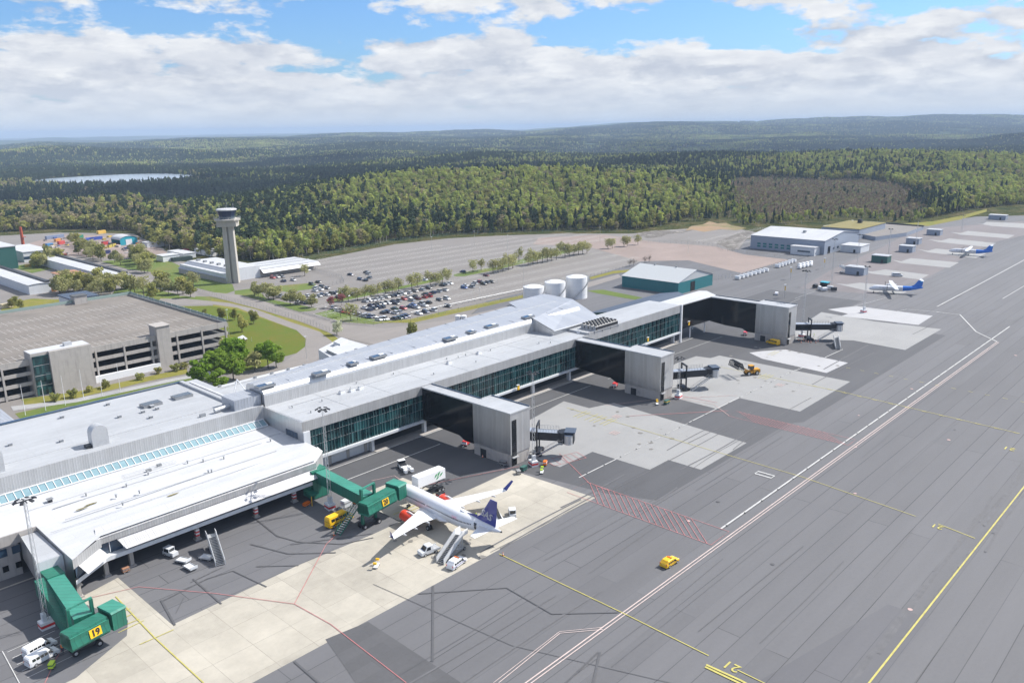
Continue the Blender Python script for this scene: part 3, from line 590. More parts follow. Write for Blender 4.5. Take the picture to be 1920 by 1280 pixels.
# rear lower roofs
b=MB(); b.prism([(104,210),(141,210.6),(185,215),(186,226),(158,229.5),(104,232)],0,12,'pale_panel',mt='roof_membrane'); b.box(104,158,229.6,231.6,12,12.5,'white_roof')
for i in range(9): x=107+i*6; b.box(x,x+.8,229.9,230.6,12.5,13.1,'grey_steel')
PB(b,'rear_wing',conc)
b=MB(); x,y=at(447,738,12)
for dx,dy in ((-2.2,-1),(2.4,-1),(0,2)): b.tube((x+dx,y+dy,12),(x,y,16.5),.14,'white_paint')
PB(b,'roof_tripod',conc)
# ---------------- air cooler on the roof
cl_=thing('air_cooler','dark finned air cooler bank on white frame standing on the concourse roof','air cooler',(238.5,179.8,15.15))
b=MB(); b.box(-7.5,7.5,-3.6,3.6,.9,1.1,'galvanised')
for x in (-7.2,-2.4,2.4,7.2):
    for y in (-3.4,3.4): b.box(x-.1,x+.1,y-.1,y+.1,0,.9,'galvanised')
b.build('frame',cl_)
for k in range(4):
    b=MB(); y=-2.7+k*1.8; b.extr([(y-.75,1.1),(y+.75,1.1),(y+.75,2.3),(y,2.9),(y-.75,2.3)],0,-6.8,6.8,'grey_steel','dark_steel')
    for i in range(8): b.tube((-6+i*1.7,y,2.7),(-6+i*1.7,y,3.05),.55,'black_plastic',8)
    b.build('cooler_unit',cl_)
# ================================================================== boarding towers with black glass links
def tower(x0,x1,name_lab,zt,xs=0):
    t=thing('boarding_tower',name_lab,'boarding tower',(x0,141))
    w=x1-x0
    b=MB(); b.box(x0,x1,141,155.2,3.3,zt-.35,'seam_metal_y'); b.box(x0+2.3,x1,140.95,141.0,3.3,zt-.35,'seam_metal_x'); b.box(x0,x0+.5,140.95,141,3.3,zt-.35,'seam_metal_x')
    b.box(x0+.5,x0+2.3,140.95,141,zt-2.2,zt-.35,'seam_metal_x'); PB(b,'tower_wall',t)
    b=MB(); b.box(x0+.1,x1-.1,141.1,155.1,0,3.3,'concrete_wall'); b.box(x0+.05,x0+.1,150.4,152.6,.0,2.3,'dark_steel'); b.box(x0+.04,x0+.1,149.0,149.6,1.2,1.7,'grey_steel'); PB(b,'tower_base',t)
    b=MB(); b.box(x0+.5,x0+2.3,140.88,140.95,.1,zt-2.2,'black_glass'); PB(b,'stair_window',t)
    b=MB()
    for z in np.arange(3.2,zt-2.2,.62): b.box(x0+.5,x0+2.3,140.84,140.88,z,z+.07,'dark_steel')
    b.box(x0+.3,x0+2.6,140.2,141,2.4,2.6,'galvanised'); PB(b,'louvre',t)
    b=MB(); b.prism([(x0-.15,140.8),(x1+.15,140.8),(x1+.15,155.4),(x0+3.8,155.4),(x0+3.8,176.4),(x0-.15,176.4)],zt-.35,zt,'galvanised',mt='roof_membrane')
    b.box(x1-.25,x1-.05,141,155.2,zt,zt+.28,'blue_glass'); b.box(x0+3.5,x0+3.7,155.6,176.2,zt,zt+.28,'blue_glass'); b.box(x0+3.7,x1,155.2,155.4,zt,zt+.25,'galvanised'); PB(b,'roof',t)
    b=MB(); prof=[(176.4,5.0),(169,4.2),(161,4.0),(158.8,2.9),(155.2,2.9),(155.2,zt-.35),(176.4,zt-.35)]
    b.extr(prof,1 if 0 else 1,0,0,'black_glass') if 0 else None
    v=[(x0+.02,y,z) for y,z in prof]+[(x0+3.6,y,z) for y,z in prof]; n=len(prof)
    b.add(v,[tuple(range(n-1,-1,-1)),tuple(range(n,2*n))]+[(i,(i+1)%n,n+(i+1)%n,n+i) for i in range(n)],'black_glass'); lk=PB(b,'glass_link',t)
    b=MB()
    for y in np.arange(157,176,1.9): 
        zb=np.interp(y,[155,158.8,161,169,176.4],[2.9,2.9,4.0,4.2,5.0]); b.box(x0-.04,x0+.02,y-.05,y+.05,zb,zt-.35,'dark_steel'); b.box(x0+3.6,x0+3.66,y-.05,y+.05,zb,zt-.35,'dark_steel')
    b.box(x0-.05,x0+.02,155.4,176.3,9.6,9.8,'dark_steel'); q=b.build('glazing_bar'); q.parent=lk; q.matrix_parent_inverse=lk.matrix_parent_inverse
    return t
tower(148.5,156.2,'boarding tower beside the aircraft, nearest the camera of the three',15.1)
tower(220.3,228.0,'middle one of three metal clad boarding towers, beside the wheel loader',15.2)
t3=tower(313.8,321.4,'farthest of three metal clad boarding towers, at the concourse end',15.8)
# bent link from concourse end to the third tower
b=MB(); poly=[(290.5,177.5),(314,176.5),(317.6,176.5),(323,184),(321,186.5),(292,186.5),(290.5,183)]
b.prism(poly,5.2,15.5,'black_glass'); b.prism([(290,177),(317.8,176.2),(324,184.5),(322,187.2),(290,187.2)],15.5,15.85,'galvanised',mt='white_roof')
for x in (300,312): b.tube((x,178,0),(x,178,5.2),.25,'white_paint',8); b.tube((x+2,185,0),(x+2,185,5.2),.25,'white_paint',8)
PB(b,'bent_link',t3)
# ================================================================== old terminal (gates 19 and 20)
hall=thing('terminal_hall','low white roofed terminal hall with ribbed metal awnings and glass strip','terminal building',(45,165))
b=MB(); v=[(45.2,159.5,9.0),(52.5,164.7,9.4),(103.6,165,9.4),(108.5,169.5,9.6),(108.5,194,10.6),(20,194,10.6),(20,179.5,9.3),(45.2,179.5,9.3)]
b.poly(v,0,'white_roof'); b.add([(45.2,159.5,8.2),(52.5,164.7,8.6),(103.6,165,8.6),(108.5,169.5,8.8),(108.5,194,9.8),(20,194,9.8),(20,179.5,8.5),(45.2,179.5,8.5)],[tuple(range(7,-1,-1))],'soffit')
for q in range(16): 
    x=rng.uniform(48,104); y=rng.uniform(172,190); z=9.3+(y-165)*.0414+.02
    if q<10: b.poly([(x+a*rng.uniform(.8,1.3),y+c*rng.uniform(.6,1.2),z+c*.0414) for a,c in ((-1.6,-.1),(-.6,-.3),(.8,-.2),(1.5,.1),(.3,.3),(-.9,.25))],0,'moss')
b.box(46,107,186.2,186.35,10.25,10.4,'galvanised'); b.box(46,107,173.2,173.3,9.68,9.76,'galvanised'); PB(b,'roof',hall)
b=MB(); b.add([(52.8,168.2,9.75),(103.2,168.2,9.75),(103.6,164.7,8.95),(52.4,164.5,8.9)],[(0,1,2,3)],'rib_fascia'); b.add([(103.2,168.2,9.75),(108.6,171.2,9.9),(108.8,169.2,9.2),(103.6,164.7,8.95)],[(0,1,2,3)],'rib_fascia')
b.add([(52.8,168.2,9.75),(52.4,164.5,8.9),(51.2,163.8,9.2)],[(0,1,2)],'rib_fascia'); b.box(52.4,103.6,164.6,164.9,7.6,8.95,'seam_metal_x'); PB(b,'fascia',hall)
b=MB(); 
def wallq(b,p,q,z0,z1,m): b.add([(*p,z0),(*q,z0),(*q,z1),(*p,z1)],[(0,1,2,3)],m)
wallq(b,(103.6,164.7),(108.7,169.3),4.2,9.1,'seam_metal_x'); wallq(b,(108.7,169.3),(108.7,176.5),4.2,9.3,'seam_metal_y'); PB(b,'clad_wall',hall); b=MB(); wallq(b,(45.2,159.5),(52.4,164.6),7.0,9.05,'seam_metal_x'); wallq(b,(45.2,159.5),(45.2,179.5),3.0,9.1,'seam_metal_y')
PB(b,'clad_wall',hall); PB(MB().box(20,45.2,179.2,179.6,7.2,9.4,'concrete_wall'),'parapet',hall)
b=MB(); b.add([(55.5,164.9,7.5),(103.8,164.9,7.5),(103.6,162.4,5.9),(56.2,162.2,5.9)],[(0,1,2,3)],'rib_canopy')
for x in np.arange(60,103,5.4): b.box(x,x+.12,162.4,164.8,5.75,5.85,'white_paint')
PB(b,'awning',hall)
b=MB(); b.add([(46.4,160.3,7.0),(51.9,164.3,7.0),(53.0,162.6,5.5),(47.3,158.5,5.5)],[(0,1,2,3)],'rib_canopy'); PB(b,'awning',hall,'short angled white awning at the terminal corner')
b=MB(); b.box(52.6,103.6,165.1,165.3,4.9,7.6,'blue_glass')
b.add([(45.6,160.0,4.6),(52.5,164.9,4.9),(52.5,164.9,7.1),(45.6,160.0,7.0)],[(0,1,2,3)],'blue_glass')
for x in np.arange(54,103.5,2.7): b.box(x-.06,x+.06,164.95,165.1,4.9,7.6,'white_paint')
PB(b,'window_band',hall)
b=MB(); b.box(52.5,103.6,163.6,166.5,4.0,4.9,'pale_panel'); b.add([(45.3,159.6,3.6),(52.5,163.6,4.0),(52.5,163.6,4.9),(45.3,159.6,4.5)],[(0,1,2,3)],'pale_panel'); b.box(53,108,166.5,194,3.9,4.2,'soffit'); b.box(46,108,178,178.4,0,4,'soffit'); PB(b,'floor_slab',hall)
for x,y in ((45.9,161.2),(52.8,165.4),(58.0,165.6),(72.8,166.2),(87.3,166.2),(97.9,166.5)):
    b=MB(); b.box(x-.4,x+.4,y-.4,y+.4,.3,4.0,'concrete_wall'); b.box(x-.7,x+.7,y-.7,y+.7,0,.3,'concrete_wall')
    if x>60:
        for k in range(2): b.box(x-.43,x+.43,y-.43,y+.43,.9+k*.8,1.3+k*.8,'red_paint' ); b.box(x-.425,x+.425,y-.425,y+.425,1.3+k*.8,1.7+k*.8,'white_paint')
    PB(b,'column',hall)
# glass strip under the upper wall
b=MB(); b.add([(20,195.2,11.9),(107.5,195.2,11.9),(107.5,193.0,10.7),(20,193.0,10.7)],[(0,1,2,3)],'sky_glass'); gs_=PB(b,'skylight',hall)
b=MB(); 
for x in np.arange(20,107.6,1.62): b.bar((x,195.25,12.0),(x,192.95,10.78),.13,'white_paint')
b.bar((20,195.2,12.05),(107.5,195.2,12.05),.2,'white_paint'); b.bar((20,192.9,10.8),(107.5,192.9,10.8),.25,'white_paint'); q=PB(b,'skylight_frame',gs_) if 0 else PB(b,'skylight_frame',hall)
# notch above gate 19: small lean-to
b=MB(); b.add([(40.3,164.5,8.4),(45.1,164.5,8.4),(45.1,178.9,8.4),(41.8,178.9,8.4)],[(0,1,2,3)],'roof_membrane'); b.add([(40.3,164.5,8.4),(40.3,164.5,4.5),(45.1,164.5,4.5),(45.1,164.5,8.4)],[(0,1,2,3)],'pale_panel'); b.add([(40.3,164.5,9.2),(40.3,164.5,3.5),(41.8,179.2,3.5),(41.8,179.2,9.2)],[(0,1,2,3)],'seam_metal_y'); PB(b,'gate_recess',hall)
b=MB(); b.box(20,41.5,179.7,180,0,7.2,'concrete_wall'); 
for x in np.arange(21,41,2.4): b.box(x,x+1.5,179.62,179.7,4.9,6.6,'blue_glass'); b.box(x+.2,x+1.3,179.62,179.7,1.6,2.9,'black_glass')
b.box(28.6,30.6,177.6,179.8,0,8.2,'concrete_wall'); PB(b,'landward_wall',hall)
b=MB(); b.add([(20,179.4,7.3),(28.4,179.4,7.3),(28.4,177,5.9),(20,177,5.9)],[(0,1,2,3)],'rib_canopy'); PB(b,'awning',hall,'white awning left of the concrete column')
# roof kit
for nm,px,py in (('roof_vent',94,940),):
    x,y=at(px,py,10.4); b=MB(); b.box(x-.4,x+.4,y-.4,y+.4,9.9,11,'dark_steel'); b.box(x-.6,x+.6,y-.6,y+.6,11,11.15,'grey_steel'); PB(b,nm,hall)
b=MB(); x,y=at(280,880,10.5)
for dy in (-.8,0,.9): b.tube((x-6,y+dy,10.75),(x+6.5,y+dy,10.75),.09,'galvanised')
b.box(x-1,x+.2,y-.9,y-.2,10.4,10.9,'grey_steel'); b.box(x+2,x+3,y-.2,y+.6,10.4,11.1,'grey_steel'); PB(b,'roof_pipes',hall)
# ------------- departure block behind
dep=thing('departure_hall','wide flat grey roofed hall behind the white roofed terminal','terminal building',(45,195.6))
b=MB(); b.box(10,108.0,195.6,234,0,15.5,'pale_panel'); PB(b,'building_block',dep)
b=MB(); b.box(9.8,108.0,195.3,195.6,11.9,15.9,'seam_metal_x'); PB(b,'parapet_wall',dep)
b=MB(); b.prism([(10,195.65),(107.8,195.65),(107.8,233.6),(10,233.6)],15.55,15.7,'roof_membrane'); b.box(10,107.8,203.6,203.75,15.7,15.82,'galvanised'); b.box(10,104,233.2,234.2,15.6,16.1,'blue_glass'); b.box(102.3,103.4,206,233,15.7,16.4,'galvanised'); b.box(104.4,105.2,206,231,15.7,16.1,'white_roof')
PB(b,'roof',dep)
for px,py in ((283,756),(341,741)):
    x,y=at(px,py,16.3); b=MB(); b.box(x-2.6,x+2.6,y-1.5,y+1.5,15.7,16.5,'grey_steel'); b.box(x-2.4,x+2.4,y-1.3,y+1.3,16.5,16.56,'blue_glass'); PB(b,'roof_window',dep)
for x0,y0,s in ((66.6,199.9,1.0),(44.0,200.8,1.15)):
    b=MB(); n=9
    prof=[(1.9*s*math.cos(a),3.3*s+1.9*s*math.sin(a)) for a in np.linspace(math.pi,0,n)]; prof=[(-1.9*s,0)]+prof+[(1.9*s,0)]
    v=[(x0+u,y0-1.3*s,15.7+z) for u,z in prof]+[(x0+u,y0+1.3*s,15.7+z) for u,z in prof]; k=len(prof)
    b.add(v,[tuple(range(k)),tuple(range(2*k-1,k-1,-1))],'galvanised'); b.add(v,[(i+1,i,k+i,k+i+1) for i in range(k-1)],'galvanised',True); b.box(x0-3.2*s,x0-1.9*s,y0-.9*s,y0+.9*s,15.7,16.4,'dark_steel'); PB(b,'air_intake',dep)
b=MB(); b.tube((96,199.5,16.6),(101,200,16.6),.6,'galvanised',8); b.box(101,103,199,201.5,15.7,17.8,'grey_steel'); b.box(92,93.5,199.3,200,15.7,16.5,'grey_steel'); PB(b,'roof_plant',dep)
b=MB(); b.box(100.5,108.4,197,203.8,15.7,18.6,'rib_roof'); PB(b,'link_block',dep)
for k in range(10):
    x=rng.uniform(48,100);y=rng.uniform(206,231); b=MB(); b.box(x-.4,x+.4,y-.4,y+.4,15.7,16.3,'grey_steel'); b.box(x-.55,x+.55,y-.55,y+.55,16.3,16.4,'galvanised'); PB(b,'roof_vent',dep)
for k in range(12):
    x=rng.uniform(50,104);y=rng.uniform(174,191); z=9.4+(y-165)*.0414; b=MB(); b.tube((x,y,z),(x,y,z+.7),.16,'grey_steel',8); b.tube((x,y,z+.7),(x,y,z+.85),.3,'galvanised',8); PB(b,'roof_vent',hall)
b=MB()
for y in (176.5,183.5): b.box(50,100,y,y+.25,9.9+(y-176)*.04,10.0+(y-176)*.04,'galvanised')
PB(b,'cable_tray',hall)
for k in range(14):
    x=rng.uniform(112,214);y=rng.uniform(179,194); b=MB(); b.tube((x,y,15.1),(x,y,15.7),.14,'grey_steel',8); b.tube((x,y,15.7),(x,y,15.82),.26,'galvanised',8); PB(b,'roof_vent',conc)
b=MB(); b.box(113,216,190.6,190.8,15.12,15.3,'galvanised'); PB(b,'cable_tray',conc)
# low blue roof bottom left, white building behind the upper storey
b=MB(); b.prism(A([(0,797),(0,765),(37,795)],13),0,13,'pale_panel',mt='rib_roof'); tag(b.build('entrance_canopy'),'blue grey ribbed roof corner at the left edge beside the departure hall','canopy')
wb=thing('annex_building','low white roofed annex where the ring road meets the concourse','annex building',at(640,655,0))
b=MB(); b.prism(A([(597,655),(640,633),(703,651),(640,683)],8.6),0,8.6,'pale_panel',mt='white_roof'); PB(b,'wall',wb)
b=MB(); b.prism(A([(612,655),(650,640),(690,651),(650,672)],9.6),8.6,9.6,'grey_steel',mt='white_roof'); b.prism(A([(625,640),(640,632),(652,636),(638,645)],10.2),8.6,10.2,'pale_panel',mt='white_roof'); PB(b,'roof',wb)
b=MB(); x,y=at(668,657,9.7); b.box(x-.5,x+.5,y-.5,y+.5,9.6,10.4,'grey_steel'); PB(b,'roof_vent',wb)
# ================================================================== parking garage
gar=thing('parking_garage','multi storey concrete parking garage with empty bay marked roof deck','parking garage',(60,297))
GX0,GX1,GY0,GY1,GZ=-20,158.5,299,388,12.2
def gpt(px,py): return at(px,py,GZ)
x1=at(425,607,GZ)[0]; y0=at(425,607,GZ)[1]; y1=at(242,554,GZ)[1]
slabs('deck',(.20,.18,.16),16,5,.03,.2,tint=.10,stain=.42,ssc=.05,fine=.08)
b=MB(); b.box(-20,x1,y0,y1,GZ-.7,GZ,'deck'); 
for y in (y0+8,y0+24,y0+40,y0+56,y0+72):
    b.box(0,x1-8,y-.1,y+.1,GZ+.01,GZ+.02,'deck_line')
    for x in np.arange(0,x1-8,2.5): b.box(x-.1,x+.1,y-4.6,y+4.6,GZ+.015,GZ+.03,'deck_line')
dk=PB(b,'roof_deck',gar)
b=MB(); b.box(-20,x1,y0-.25,y0,GZ-1.2,GZ+1.0,'concrete_wall'); b.box(x1,x1+.25,y0-.25,y1,GZ-1.2,GZ+.5,'concrete_wall'); b.box(-20,x1,y1,y1+.25,GZ-1.2,GZ+.5,'concrete_wall'); PB(b,'parapet',gar)
b=MB()
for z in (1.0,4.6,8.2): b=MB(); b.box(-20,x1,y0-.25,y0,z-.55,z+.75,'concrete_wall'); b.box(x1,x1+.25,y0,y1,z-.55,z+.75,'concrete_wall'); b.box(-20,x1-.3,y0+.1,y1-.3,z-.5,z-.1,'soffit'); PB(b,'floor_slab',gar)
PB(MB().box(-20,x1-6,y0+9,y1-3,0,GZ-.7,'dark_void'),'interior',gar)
for x in np.arange(-16,x1,10.2): b=MB(); b.box(x-.3,x+.3,y0-.42,y0+.25,0,GZ-.5,'concrete_wall'); PB(b,'column',gar)
for y in np.arange(y0+9,y1,10.2): b=MB(); b.box(x1-.2,x1+.42,y-.3,y+.3,0,GZ-.5,'concrete_wall'); PB(b,'column',gar)
b=MB(); 
for y in np.arange(y0+1,y1,6.0): b.box(x1-.1,x1+.1,y-.1,y+.1,GZ+.5,GZ+2.0,'white_paint')
M('deck_screen',(.26,.34,.31),.5); b.box(x1-.03,x1+.05,y0,y1,GZ+.6,GZ+1.9,'deck_screen'); b.box(-20,x1,y1-.05,y1+.05,GZ+.6,GZ+1.9,'deck_screen'); PB(b,'screen_rail',gar)
bx0,by0=at(135,745,0); X0=84.5
b=MB(); b.box(X0+5.6,X0+19.5,y0-3.6,y0+4.5,0,15.2,'concrete_wall'); b.box(X0,X0+5.7,y0-2.2,y0+4.5,0,15.2,'concrete_wall'); b.box(X0,X0+19.5,y0-3.6,y0+4.5,15.2,15.35,'white_roof') if 0 else b.box(X0+.1,X0+19.4,y0-2,y0+4.4,15.2,15.35,'white_roof')
b.box(X0+12,X0+14.5,y0,y0+2,15.35,16.5,'galvanised'); st=PB(b,'stair_tower',gar)
b=MB(); b.box(X0+.4,X0+5.5,y0-2.5,y0-2.2,.3,14.2,'teal_glass')
for z in (3.6,7.2,10.8): b.box(X0+.4,X0+5.5,y0-2.58,y0-2.5,z,z+.15,'galvanised')
PB(b,'stair_window',gar)
sx=at(355,697,0)[0]
b=MB(); b.box(sx-5.2,sx,y0-1.6,y0+5,0,16.4,'concrete_wall'); b.box(sx-5.6,sx+.2,y0-1.9,y0+5.2,16.4,16.7,'concrete_wall'); PB(b,'lift_tower',gar)
b=MB(); b.box(X0+19.6,sx-5.3,y0-1.9,y0-.5,0,2.4,'white_paint'); PB(b,'hoarding',gar)
b=MB(); b.box(sx-6+12,x1+8,y0-6,y0-.5,4.4,4.7,'white_roof') if 0 else b.prism(A([(428,640),(455,628),(464,634),(430,652)],3.2),2.9,3.2,'white_roof'); PB(b,'entrance_roof',gar)
x,y=at(150,568,GZ); b=MB(); b.box(x-3,x+2.5,y-2.5,y+2.5,GZ,GZ+3.6,'concrete_wall'); b.box(x-3.3,x+2.8,y-2.8,y+2.8,GZ+3.6,GZ+3.9,'soffit'); PB(b,'stair_head',gar)
# ================================================================== control tower
tw=thing('control_tower','tall concrete control tower with flared dark glass cab','control tower',(241.5,458))
b=MB(); M('tower_conc',(.43,.405,.36),.85,var=.1,vs=.3,streak=.12)
def cross(z,s): 
    w=3.5*s; n=.6*s; return [(-w,-w*.75,z),(-n,-w*.75,z),(-n,-w*.35,z),(n,-w*.35,z),(n,-w*.75,z),(w,-w*.75,z),(w,w*.75,z),(-w,w*.75,z)]
rot=Matrix.Rotation(R(-40),4,'Z')
b.loft([cross(0,1.0),cross(34,.86)],'tower_conc',sm=False).xf(rot); b.build('shaft',tw)
b=MB(); b.box(-5.6,5.6,-4.4,4.4,34,37.6,'tower_conc').xf(rot); b.build('service_floor',tw)
b=MB(); b.prism([(7.8*math.cos(a),7.8*math.sin(a)) for a in np.linspace(0,2*math.pi,9)[:-1]],37.6,38.4,'tower_conc')
for a in np.linspace(0,2*math.pi,17)[:-1]: b.tube((7.6*math.cos(a),7.6*math.sin(a),38.4),(7.6*math.cos(a),7.6*math.sin(a),39.5),.06,'galvanised',4)
for a in np.linspace(0,2*math.pi,17)[:-1]: b.tube((7.6*math.cos(a),7.6*math.sin(a),39.5),(7.6*math.cos(a+.39),7.6*math.sin(a+.39),39.5),.05,'galvanised',4)
b.build('gallery',tw)
M('cab_glass',(.010,.022,.06),.15,spec=.35); b=MB(); rg=lambda r,z:[(r*math.cos(a),r*math.sin(a),z) for a in np.linspace(0,2*math.pi,13)[:-1]]
b.loft([rg(4.4,38.4),rg(4.6,40.2)],'blue_glass',sm=False); b.loft([rg(4.6,40.2),rg(5.6,43.4)],'cab_glass',sm=False); b.build('glass_cab',tw)
b=MB(); b.loft([rg(5.8,43.4),rg(6.0,43.9),rg(5.6,44.3)],'white_roof',sm=False); cr=b.build('cab_roof',tw)
for a,h in ((0,3),(1,4.2),(2,2.6),(3.1,3.6),(4.2,2.4),(5.2,3.3)): MB().tube((4.6*math.cos(a),4.6*math.sin(a),44.2),(4.6*math.cos(a),4.6*math.sin(a),44.2+h),.05,'galvanised',4).build('antenna',cr)
b=None
# building at the tower foot
cb=thing('tower_office','blue grey and white flat roofed office wrapped round the tower foot','office building',(240,457))
b=MB(); Q=A([(345,505),(432,531),(436,519),(356,488)],0)
x0,x1_,y0_,y1_=238,262,457,517
b.prism([(237,458),(243,462),(262,462),(262,517),(238,520)],0,5.6,'pale_panel',mt='white_roof'); b.add([(236.5,458,3.2),(236.5,520,3.2),(243,519,7.2),(243,459,7.2)],[(0,1,2,3)],'rib_roof'); b.add([(236.8,458,0),(236.8,520,0),(236.8,520,3.2),(236.8,458,3.2)],[(0,1,2,3)],'concrete_wall'); PB(b,'wall',cb)
b=MB(); b.box(243,262,462,518,5.6,7.2,'pale_panel'); b.box(243,262,462,518,7.2,7.4,'white_roof')
for k in range(6): b.box(246,248,466+k*9,468+k*9,7.4,8.6,'grey_steel')
PB(b,'roof',cb)
b=MB(); b.box(262,303,462,488,0,4.8,'concrete_wall'); b.box(261.5,304,460.6,489,4.8,5.2,'white_roof'); b.box(262,303,470,470.6,5.2,5.8,'galvanised'); b.box(262,303,479,479.6,5.2,5.8,'galvanised'); b.add([(262,461,4.9),(304,461,4.9),(304,458,2.9),(262,458,2.9)],[(0,1,2,3)],'white_paint'); PB(b,'east_wing',cb)
# ================================================================== storage tanks
for i,(x,y,r,h,lab) in enumerate(((308.4,274.8,5.4,9.4,'white fuel tank at the left of the row of three'),(322.3,272.2,5.5,10.2,'white fuel tank in the middle of the row of three'),(336.5,269.2,5.7,11.2,'tallest white fuel tank, right end of the row of three'))):
    t=thing('storage_tank',lab,'storage tank',(x,y),0,'white cylindrical tanks behind the concourse')
    b=MB(); k=28; rg=lambda rr,z:[(rr*math.cos(a),rr*math.sin(a),z) for a in np.linspace(0,2*math.pi,k+1)[:-1]]
    b.loft([rg(r,0),rg(r,h)],'white_paint',caps=(True,False)); 
    for z in np.arange(2.2,h,2.2): b.loft([rg(r+.02,z),rg(r+.02,z+.05)],'galvanised',caps=(False,False))
    b.build('tank_shell',t)
    b=MB(); b.loft([rg(r,h),rg(r*.5,h+.75),rg(.3,h+1.0)],'white_paint'); b.build('tank_roof',t)
    b=MB()
    for j in range(17): a0=-2.9+j*.13; z0=h*(j/17); a1=a0+.13; z1=h*((j+1)/17); b.bar(((r+.5)*math.cos(a0),(r+.5)*math.sin(a0),z0),((r+.5)*math.cos(a1),(r+.5)*math.sin(a1),z1),.6,'grey_steel',.1); b.bar(((r+.9)*math.cos(a0),(r+.9)*math.sin(a0),z0+1),((r+.9)*math.cos(a1),(r+.9)*math.sin(a1),z1+1),.07,'grey_steel')
    b.build('stair',t)
    b=MB()
    for j in range(24): a0=j*2*math.pi/24; a1=a0+2*math.pi/24; b.tube((r*math.cos(a0),r*math.sin(a0),h+1.1),(r*math.cos(a1),r*math.sin(a1),h+1.1),.05,'grey_steel',4); b.tube((r*math.cos(a0),r*math.sin(a0),h),(r*math.cos(a0),r*math.sin(a0),h+1.1),.05,'grey_steel',4)
    b.build('railing',t)
# ================================================================== hangars and sheds
def shed(name,lab,cat,x0,x1,y0,y1,h,rh,wm,rm,ax=1,door=None,over=.4,lm=None):
    """gabled shed; the ridge runs along axis ax"""
    t=thing(name,lab,cat,((x0+x1)/2,(y0+y1)/2)); b=MB(); b.box(x0,x1,y0,y1,0,h,wm)
    g=MB()
    if ax==1: 
        xm=(x0+x1)/2
        for y in (y0,y1): b.add([(x0,y,h),(x1,y,h),(xm,y,h+rh)],[(0,1,2)],lm or rm)
        for xa,xb in ((x0-over,xm),(x1+over,xm)): g.add([(xa,y0-over,h),(xa,y1+over,h),(xb,y1+over,h+rh+.05),(xb,y0-over,h+rh+.05)],[(0,1,2,3)],rm)
    else:
        ym=(y0+y1)/2
        for x in (x0,x1): b.add([(x,y0,h),(x,y1,h),(x,ym,h+rh)],[(0,1,2)],lm or rm)
        for ya,yb in ((y0-over,ym),(y1+over,ym)): g.add([(x0-over,ya,h),(x1+over,ya,h),(x1+over,yb,h+rh+.05),(x0-over,yb,h+rh+.05)],[(0,1,2,3)],rm)
    PB(b,'wall',t); PB(g,'roof',t)
    if door:
        for d in door: q=MB(); q.box(*d); PB(q,'door',t)
    return t
M('hangar_teal',(.010,.15,.17),.5,var=.06,streak=.1); M('grey_roof',(.45,.47,.48),.5,var=.08); M('blue_grey_wall',(.28,.32,.39),.55,var=.06,streak=.08); M('deep_green',(.02,.10,.085),.55,var=.1)
hx0,hx1,hy0,hy1=380.8,410.5,231,268
hg=shed('green_hangar','dark teal hangar with pale grey gabled roof beside the fenced lot','hangar',376,412,231.2,268,6.4,4.8,'hangar_teal','grey_roof',ax=1,door=[(388.5,392.5,231.0,231.2,.1,5.2,'black_glass'),(392.7,396.5,230.95,231.15,.1,5.2,'hangar_teal')])
x=394
for y in (258,244): PB(MB().box(x-.4,x+.4,y-.4,y+.4,11,11.9,'grey_steel'),'roof_vent',hg)
lg=thing('low_hall','low green walled hall with slate blue gabled roof behind the concourse','storage hall',(300,215)); M('slate_blue',(.06,.085,.13),.8,var=.1)
b=MB(); b.box(288,346,205,223,0,6.4,'deep_green'); b.add([(288,205,6.4),(288,223,6.4),(288,213,8.3)],[(2,1,0)],'deep_green'); PB(b,'wall',lg)
b=MB(); b.add([(287.5,204.5,6.4),(346.5,204.5,6.4),(346.5,213,8.4),(287.5,213,8.4)],[(0,1,2,3)],'slate_blue'); b.add([(287.5,213,8.4),(346.5,213,8.4),(346.5,223.6,6.4),(287.5,223.6,6.4)],[(0,1,2,3)],'slate_blue'); PB(b,'roof',lg)
wh=thing('white_hangar','large blue grey hangar with white roof and small annex by the gravel lot','hangar',(580,262))
yb0,yb1=228,283; 
b=MB(); b.box(557,618,yb0,yb1,0,9.6,'blue_grey_wall'); b.add([(557,yb0,9.6),(618,yb0,9.6),(588,yb0,13.2)],[(0,1,2)],'blue_grey_wall'); PB(b,'wall',wh)
b=MB(); b.add([(556.5,yb0-.5,9.7),(588,yb0-.5,13.3),(588,yb1,13.3),(556.5,yb1,9.7)],[(0,1,2,3)],'white_roof'); b.add([(588,yb0-.5,13.3),(618.5,yb0-.5,9.7),(618.5,yb1,9.7),(588,yb1,13.3)],[(0,1,2,3)],'white_roof'); b.box(575,577,250,252,11.8,13.4,'grey_steel'); PB(b,'roof',wh)
for k in range(7): b=MB(); b.box(556.9,557,248+k*4.5,250.6+k*4.5,1.6,4.6,'hangar_teal'); b.box(556.85,556.9,248+k*4.5,250.6+k*4.5,3.0,3.2,'white_paint'); PB(b,'window',wh)
b=MB(); b.box(563,567,yb0-.12,yb0,.1,5,'black_glass'); PB(b,'door',wh)
for k in range(5): PB(MB().box(572+k*7,575+k*7,yb0-.12,yb0,2.2,3.6,'blue_glass'),'window',wh)
b=MB(); b.box(548,557,231,248,0,5.6,'pale_panel'); b.box(547.6,557,230.6,248.4,5.6,5.9,'white_roof'); b.box(547.9,548,234,243,2,3.2,'blue_glass'); PB(b,'annex',wh)
ob=thing('moss_roof_office','pale office block with yellow green moss roof beyond the white hangar','office building',at(1590,450))
